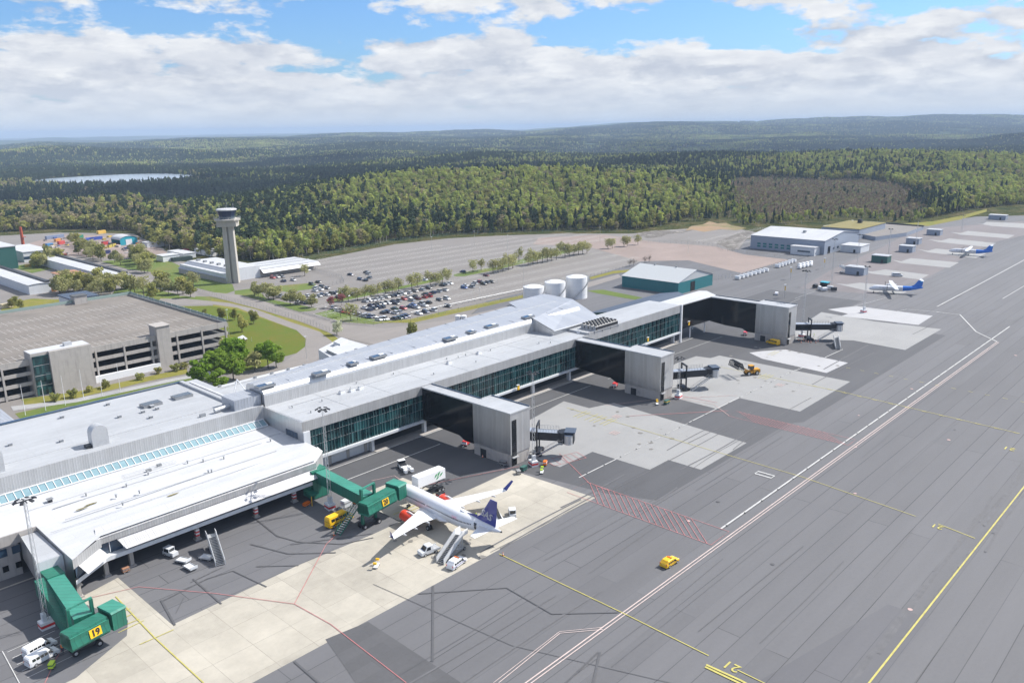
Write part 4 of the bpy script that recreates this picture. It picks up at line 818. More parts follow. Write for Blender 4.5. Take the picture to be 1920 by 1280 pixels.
p=at(1610,449); b=MB(); b.box(p[0],p[0]+56,p[1],p[1]+30,0,7.6,'blue_grey_wall'); PB(b,'wall',ob); M('moss_roof',(.21,.18,.06),.9,var=.3,vs=.2); b=MB(); b.box(p[0]-.3,p[0]+56,p[1]-.3,p[1]+30,7.6,8.0,'moss_roof'); b.box(p[0]+40,p[0]+43,p[1]+14,p[1]+17,8,11,'dark_steel'); PB(b,'roof',ob)
for k in range(4): PB(MB().box(p[0]-.12,p[0],p[1]+5+k*6,p[1]+7.5+k*6,4.0,5.8,'black_glass'),'window',ob)
p=at(1655,440); fb=thing('far_depot','very wide low depot with beige roof at the far edge of the woods','depot building',p)
b=MB(); b.prism(A([(1545,425),(1600,414),(1732,424),(1700,436),(1642,444)],3),0,3,'blue_grey_wall',mt='asphalt_old'); PB(b,'wall',fb); b=MB()
q=A([(1545,425),(1600,414),(1732,424)],3.4)
for k in range(2): b.bar((*q[k],3.4),(*q[k+1],3.4),1.6,'white_roof' if k==0 else 'dark_steel',1.2)
PB(b,'parapet',fb)
def hut(px,py,w,d,h,lab,wm='blue_grey_wall',rm='galvanised',name='equipment_hut',grp=None,door=True):
    x,y=at(px,py); t=thing(name,lab,'hut',(x,y),0,grp); b=MB(); b.box(0,d,0,w,0,h,wm); b.build('wall',t); b=MB(); b.box(-.3,d+.3,-.3,w+.3,h,h+.35,rm); b.build('roof',t)
    if door: b=MB(); b.box(-.08,0,w*.25,w*.25+1.4,.05,2.2,'dark_steel'); b.build('door',t)
    return t
hut(1613,475,14,16,4.6,'grey portable office block in front of the moss roofed building','pale_panel','white_roof')
hut(1619,517,11,7,4.4,'slate grey stand hut behind the nearer blue tailed airliner')
hut(1663,494,10,7,4.4,'dark green stand hut, third stand from the concourse','deep_green','galvanised')
hut(1710,474,9,7,4.2,'grey stand hut left of the farther blue tailed airliner')
hut(1722,459,9,7,4.2,'grey stand hut up the apron from the farther airliner')
hut(1762,442,10,7,4.2,'small grey stand hut near the far bend of the apron')
hut(1885,413,14,8,4.0,'tiny pale hut at the far right end of the apron')
# industrial yard on the left
shed('service_shed','long white walled shed with pale roof at the left edge, loading bays in shade','shed',147,158.5,515.5,610,5.6,.35,'pale_panel','white_roof',ax=1)
PB(MB().box(156.2,158.4,516,610,5.7,6.7,'dark_steel'),'clerestory',[o for o in COL.objects if o.name=='service_shed'][0])
sh=shed('service_shed','long white shed with blue lettered gate ending by the ring road','shed',189.5,201,509.7,628,5.6,.35,'pale_panel','white_roof',ax=1)
PB(MB().box(198.8,201,511,628,5.7,6.7,'dark_steel'),'clerestory',sh)
b=MB(); b.box(191.5,199,509.5,509.7,.1,3.8,'white_paint'); b.box(191,191.5,509.5,509.7,.1,4.2,'grey_steel'); b.box(199,199.5,509.5,509.7,.1,4.2,'grey_steel'); PB(b,'gate',sh)
b=MB(); M('rust_roof',(.36,.19,.12),.8,var=.15); x,y=at(130,512,4.5); b.box(x-7,x+7,y-12,y+12,4.2,4.6,'rust_roof')
for dx in (-6,6):
    for dy in (-11,0,11): b.box(x+dx-.15,x+dx+.15,y+dy-.15,y+dy+.15,0,4.2,'grey_steel')
tag(b.build('open_shelter'),'open shelter with flat rust brown roof beside the long sheds','shelter')
x,y=at(14,505); t=thing('green_warehouse','dark green warehouse with white roof at the left edge below the red mast','warehouse',(x,y)); b=MB(); b.box(-60,7,0,60,0,15,'deep_green'); b.build('wall',t); b=MB(); b.box(-60,7.4,-.4,60.4,15,15.6,'white_roof'); b.build('roof',t)
x,y=at(46,492); t=thing('workshop','white roofed workshop with blue window band right of the green warehouse','workshop',(x,y)); b=MB(); b.box(0,18,0,46,0,7,'pale_panel'); b.box(0,18,-.1,0,2,4,'blue_glass'); b.build('wall',t); b=MB(); b.box(-.4,18.4,-.4,46.4,7,7.5,'white_roof'); b.build('roof',t)
x,y=at(46,474); b=MB(); M('rust_red',(.36,.07,.03),.6,var=.2); b.tube((x,y,0),(x,y,20),1.25,'rust_red',12,r2=.95); b.box(x-.3,x+2.2,y-2,y+.3,12,12.4,'rust_red'); tag(b.build('chimney_stack'),'tall rust red steel chimney beside the green warehouse','chimney')
x,y=at(234,457); t=thing('arched_hall','small turquoise arched hall in the scrap yard','storage hall',(x,y)); b=MB(); M('turquoise',(.03,.36,.46),.5)
pr=[(-7,0),(-7,4.2)]+[(7*math.cos(a),4.2+3.0*math.sin(a)) for a in np.linspace(math.pi,0,9)][1:-1]+[(7,4.2),(7,0)]
n=len(pr); v=[(u,-9,z) for u,z in pr]+[(u,9,z) for u,z in pr]; b.add(v,[tuple(range(n)),tuple(range(2*n-1,n-1,-1))],'turquoise'); b.box(-2.5,2.5,-9.15,-9,0,4.5,'white_paint'); b.build('wall',t); b2=MB(); b2.add([(u*1.03,y_,z*1.02) for y_ in (-9.4,9.4) for u,z in pr],[(i+1,i,n+i,n+i+1) for i in range(1,n-2)],'white_roof',True); b2.build('roof',t)
for px,py,w,d,h,lab,wm in ((300,490,11,12,4.0,'white tent shaped store on the grass left of the tower office','white_paint'),(272,464,9,20,4,'low white shed right of the turquoise hall','pale_panel'),(330,482,26,9,3.4,'row of pale site cabins behind the tower office','pale_panel'),(380,478,26,9,3.6,'white cabin row left of the tower shaft','white_paint')):
    x,y=at(px,py); t=thing('site_cabin',lab,'cabin',(x,y)); b=MB(); b.box(0,d,-w/2,w/2,0,h,wm); b.build('wall',t); b=MB(); b.box(-.3,d+.3,-w/2-.3,w/2+.3,h,h+.3,'white_roof'); b.build('roof',t)
x,y=(141.7,424.0); t=thing('rear_office','small slate roofed building against the rear of the parking garage','office building',(x,y)); b=MB(); b.box(135.5-x,148-x,416-y,432-y,0,12,'pale_panel'); b.build('wall',t); b=MB(); b.box(135-x,148.5-x,415.5-y,432.5-y,12,12.5,'slate_blue'); b.build('roof',t)
# ================================================================== aircraft
M('ac_white',(.74,.75,.78),.22,var=.03,vs=.5,coat=.5); M('ac_wing',(.72,.73,.74),.3,var=.05,vs=.6,coat=.2); M('ac_navy',(.02,.03,.25),.3,coat=.4); M('ac_red',(.75,.05,.015),.35,coat=.4)
M('ac_blue',(.01,.16,.62),.3,coat=.4); M('ac_cyan',(.05,.42,.78),.35); M('window_dark',(.02,.025,.04),.15,spec=.8); M('letter_white',(.8,.8,.82),.4); M('letter_grey',(.34,.33,.46),.5); M('letter_pink',(.62,.35,.45),.5); M('letter_green',(.03,.30,.10),.5)
def ring(x,ry,rz,zc,n=24): return [(x,ry*math.cos(a),zc+rz*math.sin(a)) for a in [2*math.pi*(i+.5)/n for i in range(n)]]
def fus(st,mats,n=24):
    b=MB(); b.loft([ring(-d,r,rz,zc,n) for d,r,rz,zc in st],mats[0],ms=mats); return b
def aero(b,secs,m,axis='y'):
    """secs: (span, lead, chord, height, thickness); thin aerofoil sections joined up"""
    rs=[]
    for sp,ld,ch,z,th in secs:
        pr=[(0,0),(.08,.42),(.3,.55),(.65,.32),(1,.03),(1,-.03),(.65,-.25),(.3,-.4),(.08,-.3)]
        rs.append([(-ld-ch*u,sp,z+th*v) if axis=='y' else (-ld-ch*u,z+th*v,sp) for u,v in pr])
    b.loft(rs,m,sm=False)
def wheelset(b,x,y,r,w=.35,z=None): 
    z=r if z is None else z; b.tube((x,y-w/2,z),(x,y+w/2,z),r,'rubber',12); b.tube((x,y-w/2-.02,z),(x,y+w/2+.02,z),r*.5,'galvanised',8)
air=thing('airliner','white twin engine airliner with navy tail and red engines parked at green bridge 20','airliner',(114.8,148.0),R(87.4))
st=[(0,.05,.05,3.15),(.25,.4,.38,3.18),(.7,.78,.76,3.25),(1.4,1.15,1.18,3.4),(2.4,1.5,1.58,3.6),(3.6,1.78,1.88,3.75),(5.2,1.94,2.04,3.85),(7,1.975,2.07,3.88),(15,1.975,2.07,3.88),(24,1.975,2.07,3.88),(26.5,1.9,1.95,4.0),(29,1.66,1.68,4.25),(31.5,1.3,1.32,4.58),(34,.86,.88,4.9),(36.3,.42,.45,5.15),(37.4,.2,.22,5.25)]
b=fus(st,['ac_white']*20); b.tube((-37.3,0,5.25),(-37.62,0,5.27),.2,'dark_steel',10); b.loft([[(-11.5+u*0,y*1.0,z) for y,z in ((-1.6,2.3),(1.6,2.3),(1.3,1.75),(-1.3,1.75))],[(-20.5,y,z) for y,z in ((-1.6,2.3),(1.6,2.3),(1.2,1.8),(-1.2,1.8))]],'ac_white',sm=False) if 0 else None
b.loft([[(-10.6,1.2*math.cos(a),2.6+.5*math.sin(a)) for a in np.linspace(0,2*math.pi,13)[:-1]],[(-13,2.5*math.cos(a),2.55+.85*math.sin(a)) for a in np.linspace(0,2*math.pi,13)[:-1]],[(-19.5,2.5*math.cos(a),2.55+.85*math.sin(a)) for a in np.linspace(0,2*math.pi,13)[:-1]],[(-22.5,1.2*math.cos(a),2.6+.5*math.sin(a)) for a in np.linspace(0,2*math.pi,13)[:-1]]],'ac_white')
b.loft([ring(-24.3,.3,.02,5.9,10),ring(-25,.45,.2,5.98,10),ring(-26,.42,.16,5.9,10),ring(-26.8,.1,.02,5.8,10)],'ac_white'); body=b.build('fuselage',air)
for s,lab in ((1,None),(-1,None)):
    b=MB()
    for i in range(54):
        d=6.6+i*.43
        if 14.2<d<14.5: continue
        r=np.interp(d,[q[0] for q in st],[q[1] for q in st]); zc=np.interp(d,[q[0] for q in st],[q[3] for q in st]); y=s*(r*.985+.02); b.box(-d-.11,-d+.11,min(y,y-s*.03),max(y,y-s*.03),zc+.28,zc+.60,'window_dark')
    b.build('cabin_window',body)
    b=MB()
    for d in (5.0,30.6): 
        r=np.interp(d,[q[0] for q in st],[q[1] for q in st]); zc=np.interp(d,[q[0] for q in st],[q[3] for q in st]); m='window_dark' if (s==1 and d>20) else 'pale_panel'
        b.loft([[(-d+dx,s*(r*math.cos(a)+.025),zc+(r+.08)*math.sin(a)) for a in np.linspace(-.42,.62,6)]+[(-d+dx,s*(r*math.cos(a)-.06),zc+(r+.08)*math.sin(a)) for a in np.linspace(.62,-.42,6)] for dx in (-.42,.42)],m)
    b.build('door',air)
b=MB()
for k,(a0,a1) in enumerate(((.15,.55),(.60,1.0),(1.05,1.45))):
    for s in (1,-1): b.loft([[(-d,s*(r*math.sin(a)+.01)*1.0,zc+r*math.cos(.25)*.55) for a in (a0,a1)]+[(-d-.55,s*(r*1.12*math.sin(a)+.01),zc+r*.92) for a in (a1,a0)] for d,r,zc in ((1.75,1.28,3.5),(1.80,1.24,3.5))],'window_dark',sm=False)
b.build('cockpit_window',body)
for s in (1,-1):
    b=MB(); aero(b,[(s*1.5,11.8,7.2,2.75,.85),(s*6.3,14.5,4.3,3.15,.5),(s*16.6,20.2,1.75,4.15,.22)],'ac_wing'); b.add([(-20.6,s*16.6,4.2),(-21.95,s*16.6,4.2),(-23.0,s*17.85,6.55),(-22.3,s*17.85,6.6)],[(0,1,2,3)],'ac_navy'); b.add([(-20.2,s*16.55,4.22),(-21.95,s*16.55,4.16),(-22.0,s*17.0,4.5),(-20.9,s*17.0,4.55)],[(0,1,2,3)],'ac_wing')
    wg=b.build('wing',air); 
    for yy in (5.2,9.3,13.2):
        q=np.interp(yy,[1.5,6.3,16.6],[19,18.8,21.95]); zz=np.interp(yy,[1.5,6.3,16.6],[2.75,3.15,4.15]); b=MB(); b.loft([ring(-q+1.6,.05,.05,zz-.25,8),ring(-q+.6,.2,.25,zz-.3,8),ring(-q-.4,.16,.2,zz-.2,8),ring(-q-1.0,.03,.03,zz-.1,8)],'ac_wing'); b.xf(Tm(0,s*yy,0)); b.build('flap_fairing',wg)
    b=MB(); aero(b,[(s*1.5,11.6,1.2,2.95,.2),(s*16.4,20.0,.35,4.2,.05)],'ac_wing') 
    b=MB(); y=s*5.75; b.loft([ring(-10.6,1.05,1.05,2.05,16),ring(-10.45,1.15,1.15,2.05,16),ring(-10.7,1.24,1.24,2.05,16),ring(-12.2,1.3,1.3,2.05,16),ring(-13.8,1.15,1.15,2.08,16),ring(-14.6,.95,.95,2.12,16)],'ac_red',caps=(False,True),ms=['galvanised','galvanised','ac_red','ac_red','ac_red']).xf(Tm(0,y,0)); en=b.build('engine',air)
    b=MB(); b.loft([ring(-10.9,1.04,1.04,2.05,16),ring(-11.4,1.0,1.0,2.05,16)],'dark_steel'); b.loft([ring(-10.75,.02,.02,2.05,10),ring(-11.1,.3,.3,2.05,10)],'white_paint'); b.xf(Tm(0,y,0)); b.build('fan',en)
    b=MB(); b.loft([ring(-14.6,.6,.6,2.12,12),ring(-15.7,.38,.38,2.15,12),ring(-16.3,.1,.1,2.15,12)],'grey_steel').xf(Tm(0,y,0)); b.build('exhaust',en)
    b=MB(); b.add([(-11.4,y-.12,3.2),(-15.2,y-.12,2.9),(-16.4,y-.12,3.25),(-13.0,y-.12,3.6),(-11.4,y+.12,3.2),(-15.2,y+.12,2.9),(-16.4,y+.12,3.25),(-13.0,y+.12,3.6)],[(0,1,2,3),(7,6,5,4),(0,4,5,1),(1,5,6,2),(2,6,7,3),(3,7,4,0)],'ac_wing'); b.build('pylon',en)
    b=MB(); aero(b,[(s*.3,31.2,3.9,5.0,.34),(s*6.22,34.6,1.5,5.6,.14)],'ac_wing'); b.build('tailplane',air)
    b=MB(); wheelset(b,-17.7,s*3.5,.58,.4); wheelset(b,-17.7,s*4.15,.58,.4); b.tube((-17.7,s*3.8,.6),(-17.3,s*3.6,2.6),.16,'galvanised',8); b.build('main_gear',air)
b=MB(); aero(b,[(5.3,28.4,7.3,0,.46),(7.0,31.0,5.0,0,.36),(11.76,34.3,2.15,0,.2)],'ac_navy','z'); b.add([(-26.3,0,5.95),(-29.6,-.12,5.7),(-29.6,.12,5.7),(-30.2,0,6.8)],[(0,1,3),(0,3,2)],'ac_navy'); fin=b.build('fin',air)
for s in (1,-1):
    b=text_mb('SAS',2.25,'letter_white',.015,shear=.0,bold=.07,sx=.92)
    # lettering leans with the fin and reads from nose to tail on the left side
    b.v=[((-33.25-v[0]*1.0-(v[2])*.42) if s==1 else (-33.25+v[0]-(v[2])*.42), s*(.235-.012*abs(v[2])), 7.7+v[2]*1.0-(v[0]*.16 if s==1 else -v[0]*.16)) for v in b.v]; b.build('tail_lettering',fin)
b=text_mb('SAS',1.05,'letter_pink',.01,bold=.01); b.v=[(-24.4-v[0],1.985,4.72+v[2]) for v in b.v]; b.build('fuselage_lettering',body)
b=text_mb('Scandinavian',.62,'letter_pink',.01); b.v=[(-9.0-v[0]*1.5,1.99,3.35+v[2]) for v in b.v]; b.build('fuselage_lettering',body) if 0 else None
b=MB(); wheelset(b,-5.0,.28,.38,.22); wheelset(b,-5.0,-.28,.38,.22); b.tube((-5,0,.4),(-5.1,0,2.2),.1,'galvanised',8); b.build('nose_gear',air)
# twin turboprops
def turboprop(lab,loc,rz):
    t=thing('turboprop_airliner',lab,'turboprop airliner',loc,rz,'blue tailed turboprops on the far stands')
    st=[(0,.05,.05,2.1),(.4,.5,.45,2.15),(1.2,.95,.9,2.35),(2.4,1.3,1.3,2.6),(3.8,1.43,1.43,2.75),(16.5,1.43,1.43,2.75),(19.5,1.2,1.2,2.95),(23,.75,.8,3.3),(26.2,.25,.35,3.7)]
    st=st[:6]+[(11,1.43,1.43,2.75)]+st[6:] ; st.sort()
    ms=['ac_white' if s_[0]<14 else 'ac_blue' for s_ in st]; b=MB()
    rings=[ring(-d,r,rz_,zc,20) for d,r,rz_,zc in st]; rings.insert(7,ring(-15,1.43,1.43,2.75,20)) if st[6][0]<15<st[7][0] else None
    dd=[-q[0][0] for q in rings]; b.loft(rings,'ac_white',ms=['ac_white' if dd[k]<14.9 else 'ac_blue' for k in range(len(rings)-1)]); fz=b.build('fuselage',t)
    b=MB()
    for s in (1,-1):
        for i in range(22): d=5+i*.72; r=np.interp(d,[q[0] for q in st],[q[1] for q in st]); b.box(-d-.13,-d+.13,s*r-.0 if s>0 else s*r-.02,s*r+.02 if s>0 else s*r,2.95,3.3,'window_dark')
    b.build('cabin_window',fz)
    b=MB(); b.box(-1.9,-1.45,-.75,.75,2.85,3.25,'window_dark'); b.build('cockpit_window',fz)
    b=MB(); aero(b,[(-13.5,11.3,1.6,4.5,.2),(-5,10.6,2.6,4.35,.38),(0,10.6,2.7,4.35,.4),(5,10.6,2.6,4.35,.38),(13.5,11.3,1.6,4.5,.2)],'ac_wing'); b.build('wing',t)
    for s in (1,-1):
        b=MB(); b.loft([ring(-8.4,.18,.18,3.75,12),ring(-8.7,.38,.42,3.75,12),ring(-10,.5,.62,3.8,12),ring(-12.5,.45,.55,3.85,12),ring(-14.2,.1,.15,4.1,12)],'ac_white').xf(Tm(0,s*4.05,0)); en=b.build('engine',t)
        b=MB()
        for k in range(6): a=k*math.pi/3+.3; b.loft([[(-8.45-dx,s*4.05+rr*math.cos(a)-w_*math.sin(a),3.75+rr*math.sin(a)+w_*math.cos(a)) for dx,w_ in ((-.05,-.13),(.05,-.13),(.05,.13),(-.05,.13))] for rr in (.2,1.95)],'dark_steel',sm=False)
        b.build('propeller',en)
        b=MB(); wheelset(b,-12.2,s*2.0,.42,.3); b.tube((-12.2,s*2.0,.4),(-12,s*1.4,1.8),.12,'galvanised',6); b.build('main_gear',t)
    b=MB(); aero(b,[(3.5,19.2,6.2,0,.4),(5.0,22.0,3.9,0,.3),(7.5,23.8,2.3,0,.22)],'ac_blue','z'); b.add([(-24.5,.13,6.4),(-25.6,.13,6.4),(-25.8,.12,7.1),(-25.0,.12,7.1)],[(0,1,2,3)],'ac_cyan'); b.build('fin',t)
    b=MB(); aero(b,[(-3.65,25.0,1.0,7.6,.1),(0,24.1,1.9,7.6,.2),(3.65,25.0,1.0,7.6,.1)],'ac_white'); b.build('tailplane',t)
    b=MB(); wheelset(b,-2.6,.2,.3,.16); wheelset(b,-2.6,-.2,.3,.16); b.tube((-2.6,0,.3),(-2.6,0,1.5),.08,'galvanised',6); b.build('nose_gear',t); return t
p=at(1628,548); q=at(1728,552); turboprop('nearer white and blue turboprop airliner beside the square of pale concrete',(*p,0),math.atan2(p[1]-q[1],p[0]-q[0]))
p=at(1778,476); q=at(1868,482); turboprop('farther white and blue turboprop airliner up the apron',(*p,0),math.atan2(p[1]-q[1],p[0]-q[0]))
# ================================================================== green passenger bridges
def tunnel(b,p,q,w,h,m,mt=None):
    """box tunnel between two floor centres"""
    p=Vector(p);q=Vector(q);d=(q-p).normalized();s=Vector((-d.y,d.x,0)).normalized()*w/2; u=Vector((0,0,h))
    rg=lambda c:[tuple(c-s),tuple(c+s),tuple(c+s+u),tuple(c-s+u)]
    b.loft([rg(p),rg(q)],m,sm=False); 
    if mt: e=Vector((0,0,.03)); b.add([tuple(p-s+u+e),tuple(p+s+u+e),tuple(q+s+u+e),tuple(q-s+u+e)],[(3,2,1,0)],mt)
    return b
def green_bridge(num,lab,A0,A1,B0,B1,C,zf,lift,stairs=None):
    t=thing('passenger_bridge',lab,'boarding bridge',(A0[0],A0[1],0),0,'green boarding bridges'); o=Vector((A0[0],A0[1],0)); bl=lambda b,n,par=None: (b.xf(Matrix.Translation(-o)).build(n,par or t))
    b=MB(); tunnel(b,(*A0,zf),(*A1,zf),3.0,2.7,'green_bridge','bridge_roof'); bl(b,'fixed_tunnel')
    d=(Vector(B1)-Vector(B0)).normalized()
    b=MB(); tunnel(b,(*B0,zf-.2),(*B1,zf-.2),3.2,2.5,'green_bridge','bridge_roof'); s=Vector((-d.y,d.x)).normalized()
    b.loft([[(B.x+s.x*a,B.y+s.y*a,z) for a,z in ((-1.9,zf+.3),(1.9,zf+.3),(1.3,zf+2.75),(-1.3,zf+2.75))] for B in (Vector(B0),Vector(B1))],'green_bridge',sm=False)
    mv=bl(b,'cab_tunnel'); 
    b=MB(); pf=Vector(C); e=Vector((-.2,1)).normalized() if 0 else s; b.loft([[(pf.x+d.x*k+s.x*a,pf.y+d.y*k+s.y*a,z) for a,z in ((-2.2,zf-.3),(2.0,zf-.3),(2.0,zf+3.0),(-2.2,zf+3.0))] for k in (-1.3,1.3)],'green_bridge',sm=False); 
    b.loft([[(pf.x+d.x*k+s.x*a,pf.y+d.y*k+s.y*a,z) for a,z in ((-2.35,zf+3.0),(2.1,zf+3.0),(1.8,zf+3.35),(-2.1,zf+3.35))] for k in (-1.45,1.45)],'bridge_roof',sm=False); bl(b,'cab')
    b=MB(); lp=Vector(lift); 
    for k in (-2.1,2.1): q=lp+Vector((d.x,d.y))*k; b.bar((q.x,q.y,.6),(q.x,q.y,zf+5.2),.5,'green_bridge',.7)
    q0=lp-Vector((d.x,d.y))*2.3;q1=lp+Vector((d.x,d.y))*2.3; b.bar((q0.x,q0.y,zf+5.3),(q1.x,q1.y,zf+5.3),.35,'bridge_roof',.35); bl(b,'lift_frame')
    b=MB(); b.box(lp.x-2.4,lp.x+2.4,lp.y-.7,lp.y+.7,.5,1.1,'dark_steel')
    for a in (-2,2): wheelset(b,lp.x+a,lp.y-.9,.6,.5); wheelset(b,lp.x+a,lp.y+.9,.6,.5)
    bl(b,'wheel_bogie')
    # number board on the side that faces the apron
    m=(Vector(B0)+Vector(B1))/2+d*.8; n=-s if s.y>0 else s; n=n*1.0; c_=m+n*1.95
    T=Matrix(((d.x if d.x>0 else -d.x,n.x*0+0,0,0),(0,1,0,0),(0,0,1,0),(0,0,0,1)))
    rx=d if d.x>0 else -d; bd=MB(); tilt=.22
    def pl(u,v,off): return (m.x+rx.x*u+n.x*(1.78+off-v*tilt),m.y+rx.y*u+n.y*(1.78+off-v*tilt),zf+1.35+v)
    bd.add([pl(-1.05,-.75,.04),pl(1.05,-.75,.04),pl(1.05,.75,.04),pl(-1.05,.75,.04)],[(0,1,2,3)],'yellow_paint'); bo=bl(bd,'number_board')
    tb=text_mb(num,1.55,'black_plastic',.01,bold=.05); tb.v=[pl(v[0],v[2]-.02,.10+v[1]) for v in tb.v]; bl(tb,'number',bo)
    if stairs:
        (sx,sy),(ex,ey)=stairs; b=MB(); n_=14; dd=Vector((ex-sx,ey-sy)).normalized(); ps=Vector((-dd.y,dd.x))*.75
        for k in range(n_): f=k/n_; b.box(sx+(ex-sx)*f-.75,sx+(ex-sx)*f+.75,sy+(ey-sy)*f-.75,sy+(ey-sy)*f+.75,zf*(1-f)-.1,zf*(1-f)-.02,'green_bridge') if 0 else b.bar((sx+(ex-sx)*f-ps.x,sy+(ey-sy)*f-ps.y,zf*(1-f)),(sx+(ex-sx)*f+ps.x,sy+(ey-sy)*f+ps.y,zf*(1-f)),.26,'galvanised',.06)
        for q_ in (ps,-ps):
            b.bar((sx+q_.x,sy+q_.y,zf-.1),(ex+q_.x,ey+q_.y,0),.08,'green_bridge',.3); b.bar((sx+q_.x,sy+q_.y,zf+1),(ex+q_.x,ey+q_.y,1.05),.07,'green_bridge')
            for k in range(8): f=k/7; b.bar((sx+(ex-sx)*f+q_.x,sy+(ey-sy)*f+q_.y,zf*(1-f)),(sx+(ex-sx)*f+q_.x,sy+(ey-sy)*f+q_.y,zf*(1-f)+1),.05,'green_bridge')
        bl(b,'service_stairs')
    return t
gb20=green_bridge('20','green boarding bridge numbered 20 docked to the white airliner','boarding bridge' and (104.0,163.5),(103.2,143.2),(99.6,140.6),(109.0,142.2),(110.9,142.9),4.4,(102.6,142.6),((101.2,145.5),(94.8,144.2)))
# hinge block where bridge 20 leaves the terminal
b=MB(); b.box(-2.2,2.2,-2,2,.2,7.3,'green_bridge'); b.box(-2.6,-2.2,-1,2,.2,5.5,'bridge_roof'); b.box(-4.6,-2.2,-4.6,-1.4,2.6,2.75,'green_bridge')
for a in range(7): b.bar((-4.6,-1.6-a*.5,2.7),(-4.6,-1.6-a*.5,3.7),.05,'green_bridge')
b.bar((-4.6,-1.6,3.7),(-4.6,-4.6,3.7),.05,'green_bridge'); b.tube((-4.4,-4.4,0),(-4.4,-4.4,2.6),.1,'yellow_paint',6); o=b.build('rotunda'); o.parent=gb20; o.location=(-.2,2.0,0)
gb19=green_bridge('19','green boarding bridge numbered 19 reaching from the terminal prow, no aircraft','x' and (42.3,162),(40.6,142.5),(36.4,139.2),(43.2,140.5),(44.9,141.2),3.7,(40.3,142.6))
b=MB(); b.box(-1.6,1.6,-1.5,2.5,.2,6.6,'green_bridge'); b.loft([[(-3.6,-16,.4),(-1.6,-16,.4),(-1.6,-16,3.4),(-3.6,-16,3.4)],[(-3.4,0,3.2),(-1.5,0,3.2),(-1.5,0,6.4),(-3.4,0,6.4)]],'green_bridge',sm=False); o=b.build('rotunda'); o.parent=gb19
# ================================================================== black bridges at the towers
def black_bridge(lab,x,y,ang,ln,cabdir=1):
    t=thing('passenger_bridge',lab,'boarding bridge',(x,y),ang,'black boarding bridges at the metal towers')
    zf=4.2; b=MB(); b.box(0,ln*.55,-1.5,1.5,zf,zf+2.7,'dark_steel'); b.box(0,ln*.55,-1.52,-1.5,zf+.5,zf+2.1,'black_glass'); b.box(0,ln*.55,1.5,1.52,zf+.5,zf+2.1,'black_glass'); b.box(0,ln*.55,-1.4,1.4,zf+2.7,zf+2.78,'blue_grey_wall')
    b.box(0,ln*.55,-1.62,-1.5,zf+2.6,zf+2.75,'galvanised'); b.box(0,ln*.55,-1.62,-1.5,zf,zf+.12,'galvanised'); b.build('fixed_tunnel',t)
    b=MB(); b.box(ln*.45,ln,-1.3,1.3,zf+.25,zf+2.5,'dark_steel'); b.box(ln*.45,ln,-1.2,1.2,zf+2.5,zf+2.58,'blue_grey_wall')
    for k in range(9):
        u=ln*.5+k*ln*.055
        for s in (-1.5,1.5): b.bar((u,s,zf+2.6),(u,s,zf+3.7),.06,'grey_steel')
    for s in (-1.5,1.5): b.bar((ln*.5,s,zf+3.7),(ln*.94,s,zf+3.7),.06,'grey_steel'); b.bar((ln*.5,s,zf+3.2),(ln*.94,s,zf+3.2),.05,'grey_steel')
    b.build('moving_tunnel',t)
    b=MB(); b.tube((ln+.8,0,zf-.3),(ln+.8,0,zf+2.8),1.9,'dark_steel',14); b.box(ln+.5,ln+3.6,-1.7,1.7,zf-.2,zf+2.9,'dark_steel'); b.box(ln+1.0,ln+4.0,-1.9,1.9,zf+2.9,zf+3.2,'slate_blue'); cb_=b.build('cab',t)
    b=MB(); b.tube((ln+2.2,-1.8,zf-.2),(ln+2.2,-1.8,zf+2.4),1.15,'galvanised',14); b.tube((ln+2.2,-1.8,zf+2.4),(ln+2.2,-1.8,zf+2.46),1.2,'slate_blue',14); b.build('bellows',cb_)
    b=MB(); u=ln*.55
    for s in (-2.1,2.1): b.bar((u,s,1.0),(u,s,zf+4.6),.38,'dark_steel',.5)
    b.bar((u,-2.3,zf+4.6),(u,2.3,zf+4.6),.45,'dark_steel',.5); b.build('lift_frame',t)
    b=MB(); b.box(u-.8,u+.8,-2.6,2.6,.55,1.1,'dark_steel')
    for a in (-.9,.9):
        for s in (-2.2,2.2): b.tube((u+a,s-.25,.55),(u+a,s+.25,.55),.55,'rubber',12)
    b.build('wheel_bogie',t)
    b=MB(); 
    for k in range(13): f=k/12; b.box(ln-.5-f*6.4-.15,ln-.5-f*6.4+.15,-3.2,-2.1,(zf-.2)*(1-f),(zf-.2)*(1-f)+.06,'galvanised')
    for s in (-3.2,-2.1): b.bar((ln-.3,s,zf+.0),(ln-7,s,.0),.1,'galvanised',.25); b.bar((ln-.3,s,zf+1.1),(ln-7,s,1.1),.08,'galvanised')
    b.box(ln-.4,ln+.7,-3.2,-1.4,zf-.1,zf,'galvanised')
    for z in (zf+.55,zf+1.1): b.bar((ln-.4,-3.2,z),(ln+.7,-3.2,z),.06,'galvanised'); b.bar((ln+.7,-3.2,z),(ln+.7,-1.5,z),.06,'galvanised')
    b.build('service_stairs',t); return t
black_bridge('black glass boarding bridge with round grey cab on the tower nearest the camera',156.2,148.5,R(-58),14.5)
black_bridge('black boarding bridge on the middle tower, next to the wheel loader',228,148,R(-35),19)
black_bridge('black boarding bridge on the farthest metal tower',321.4,147,R(-50),21)
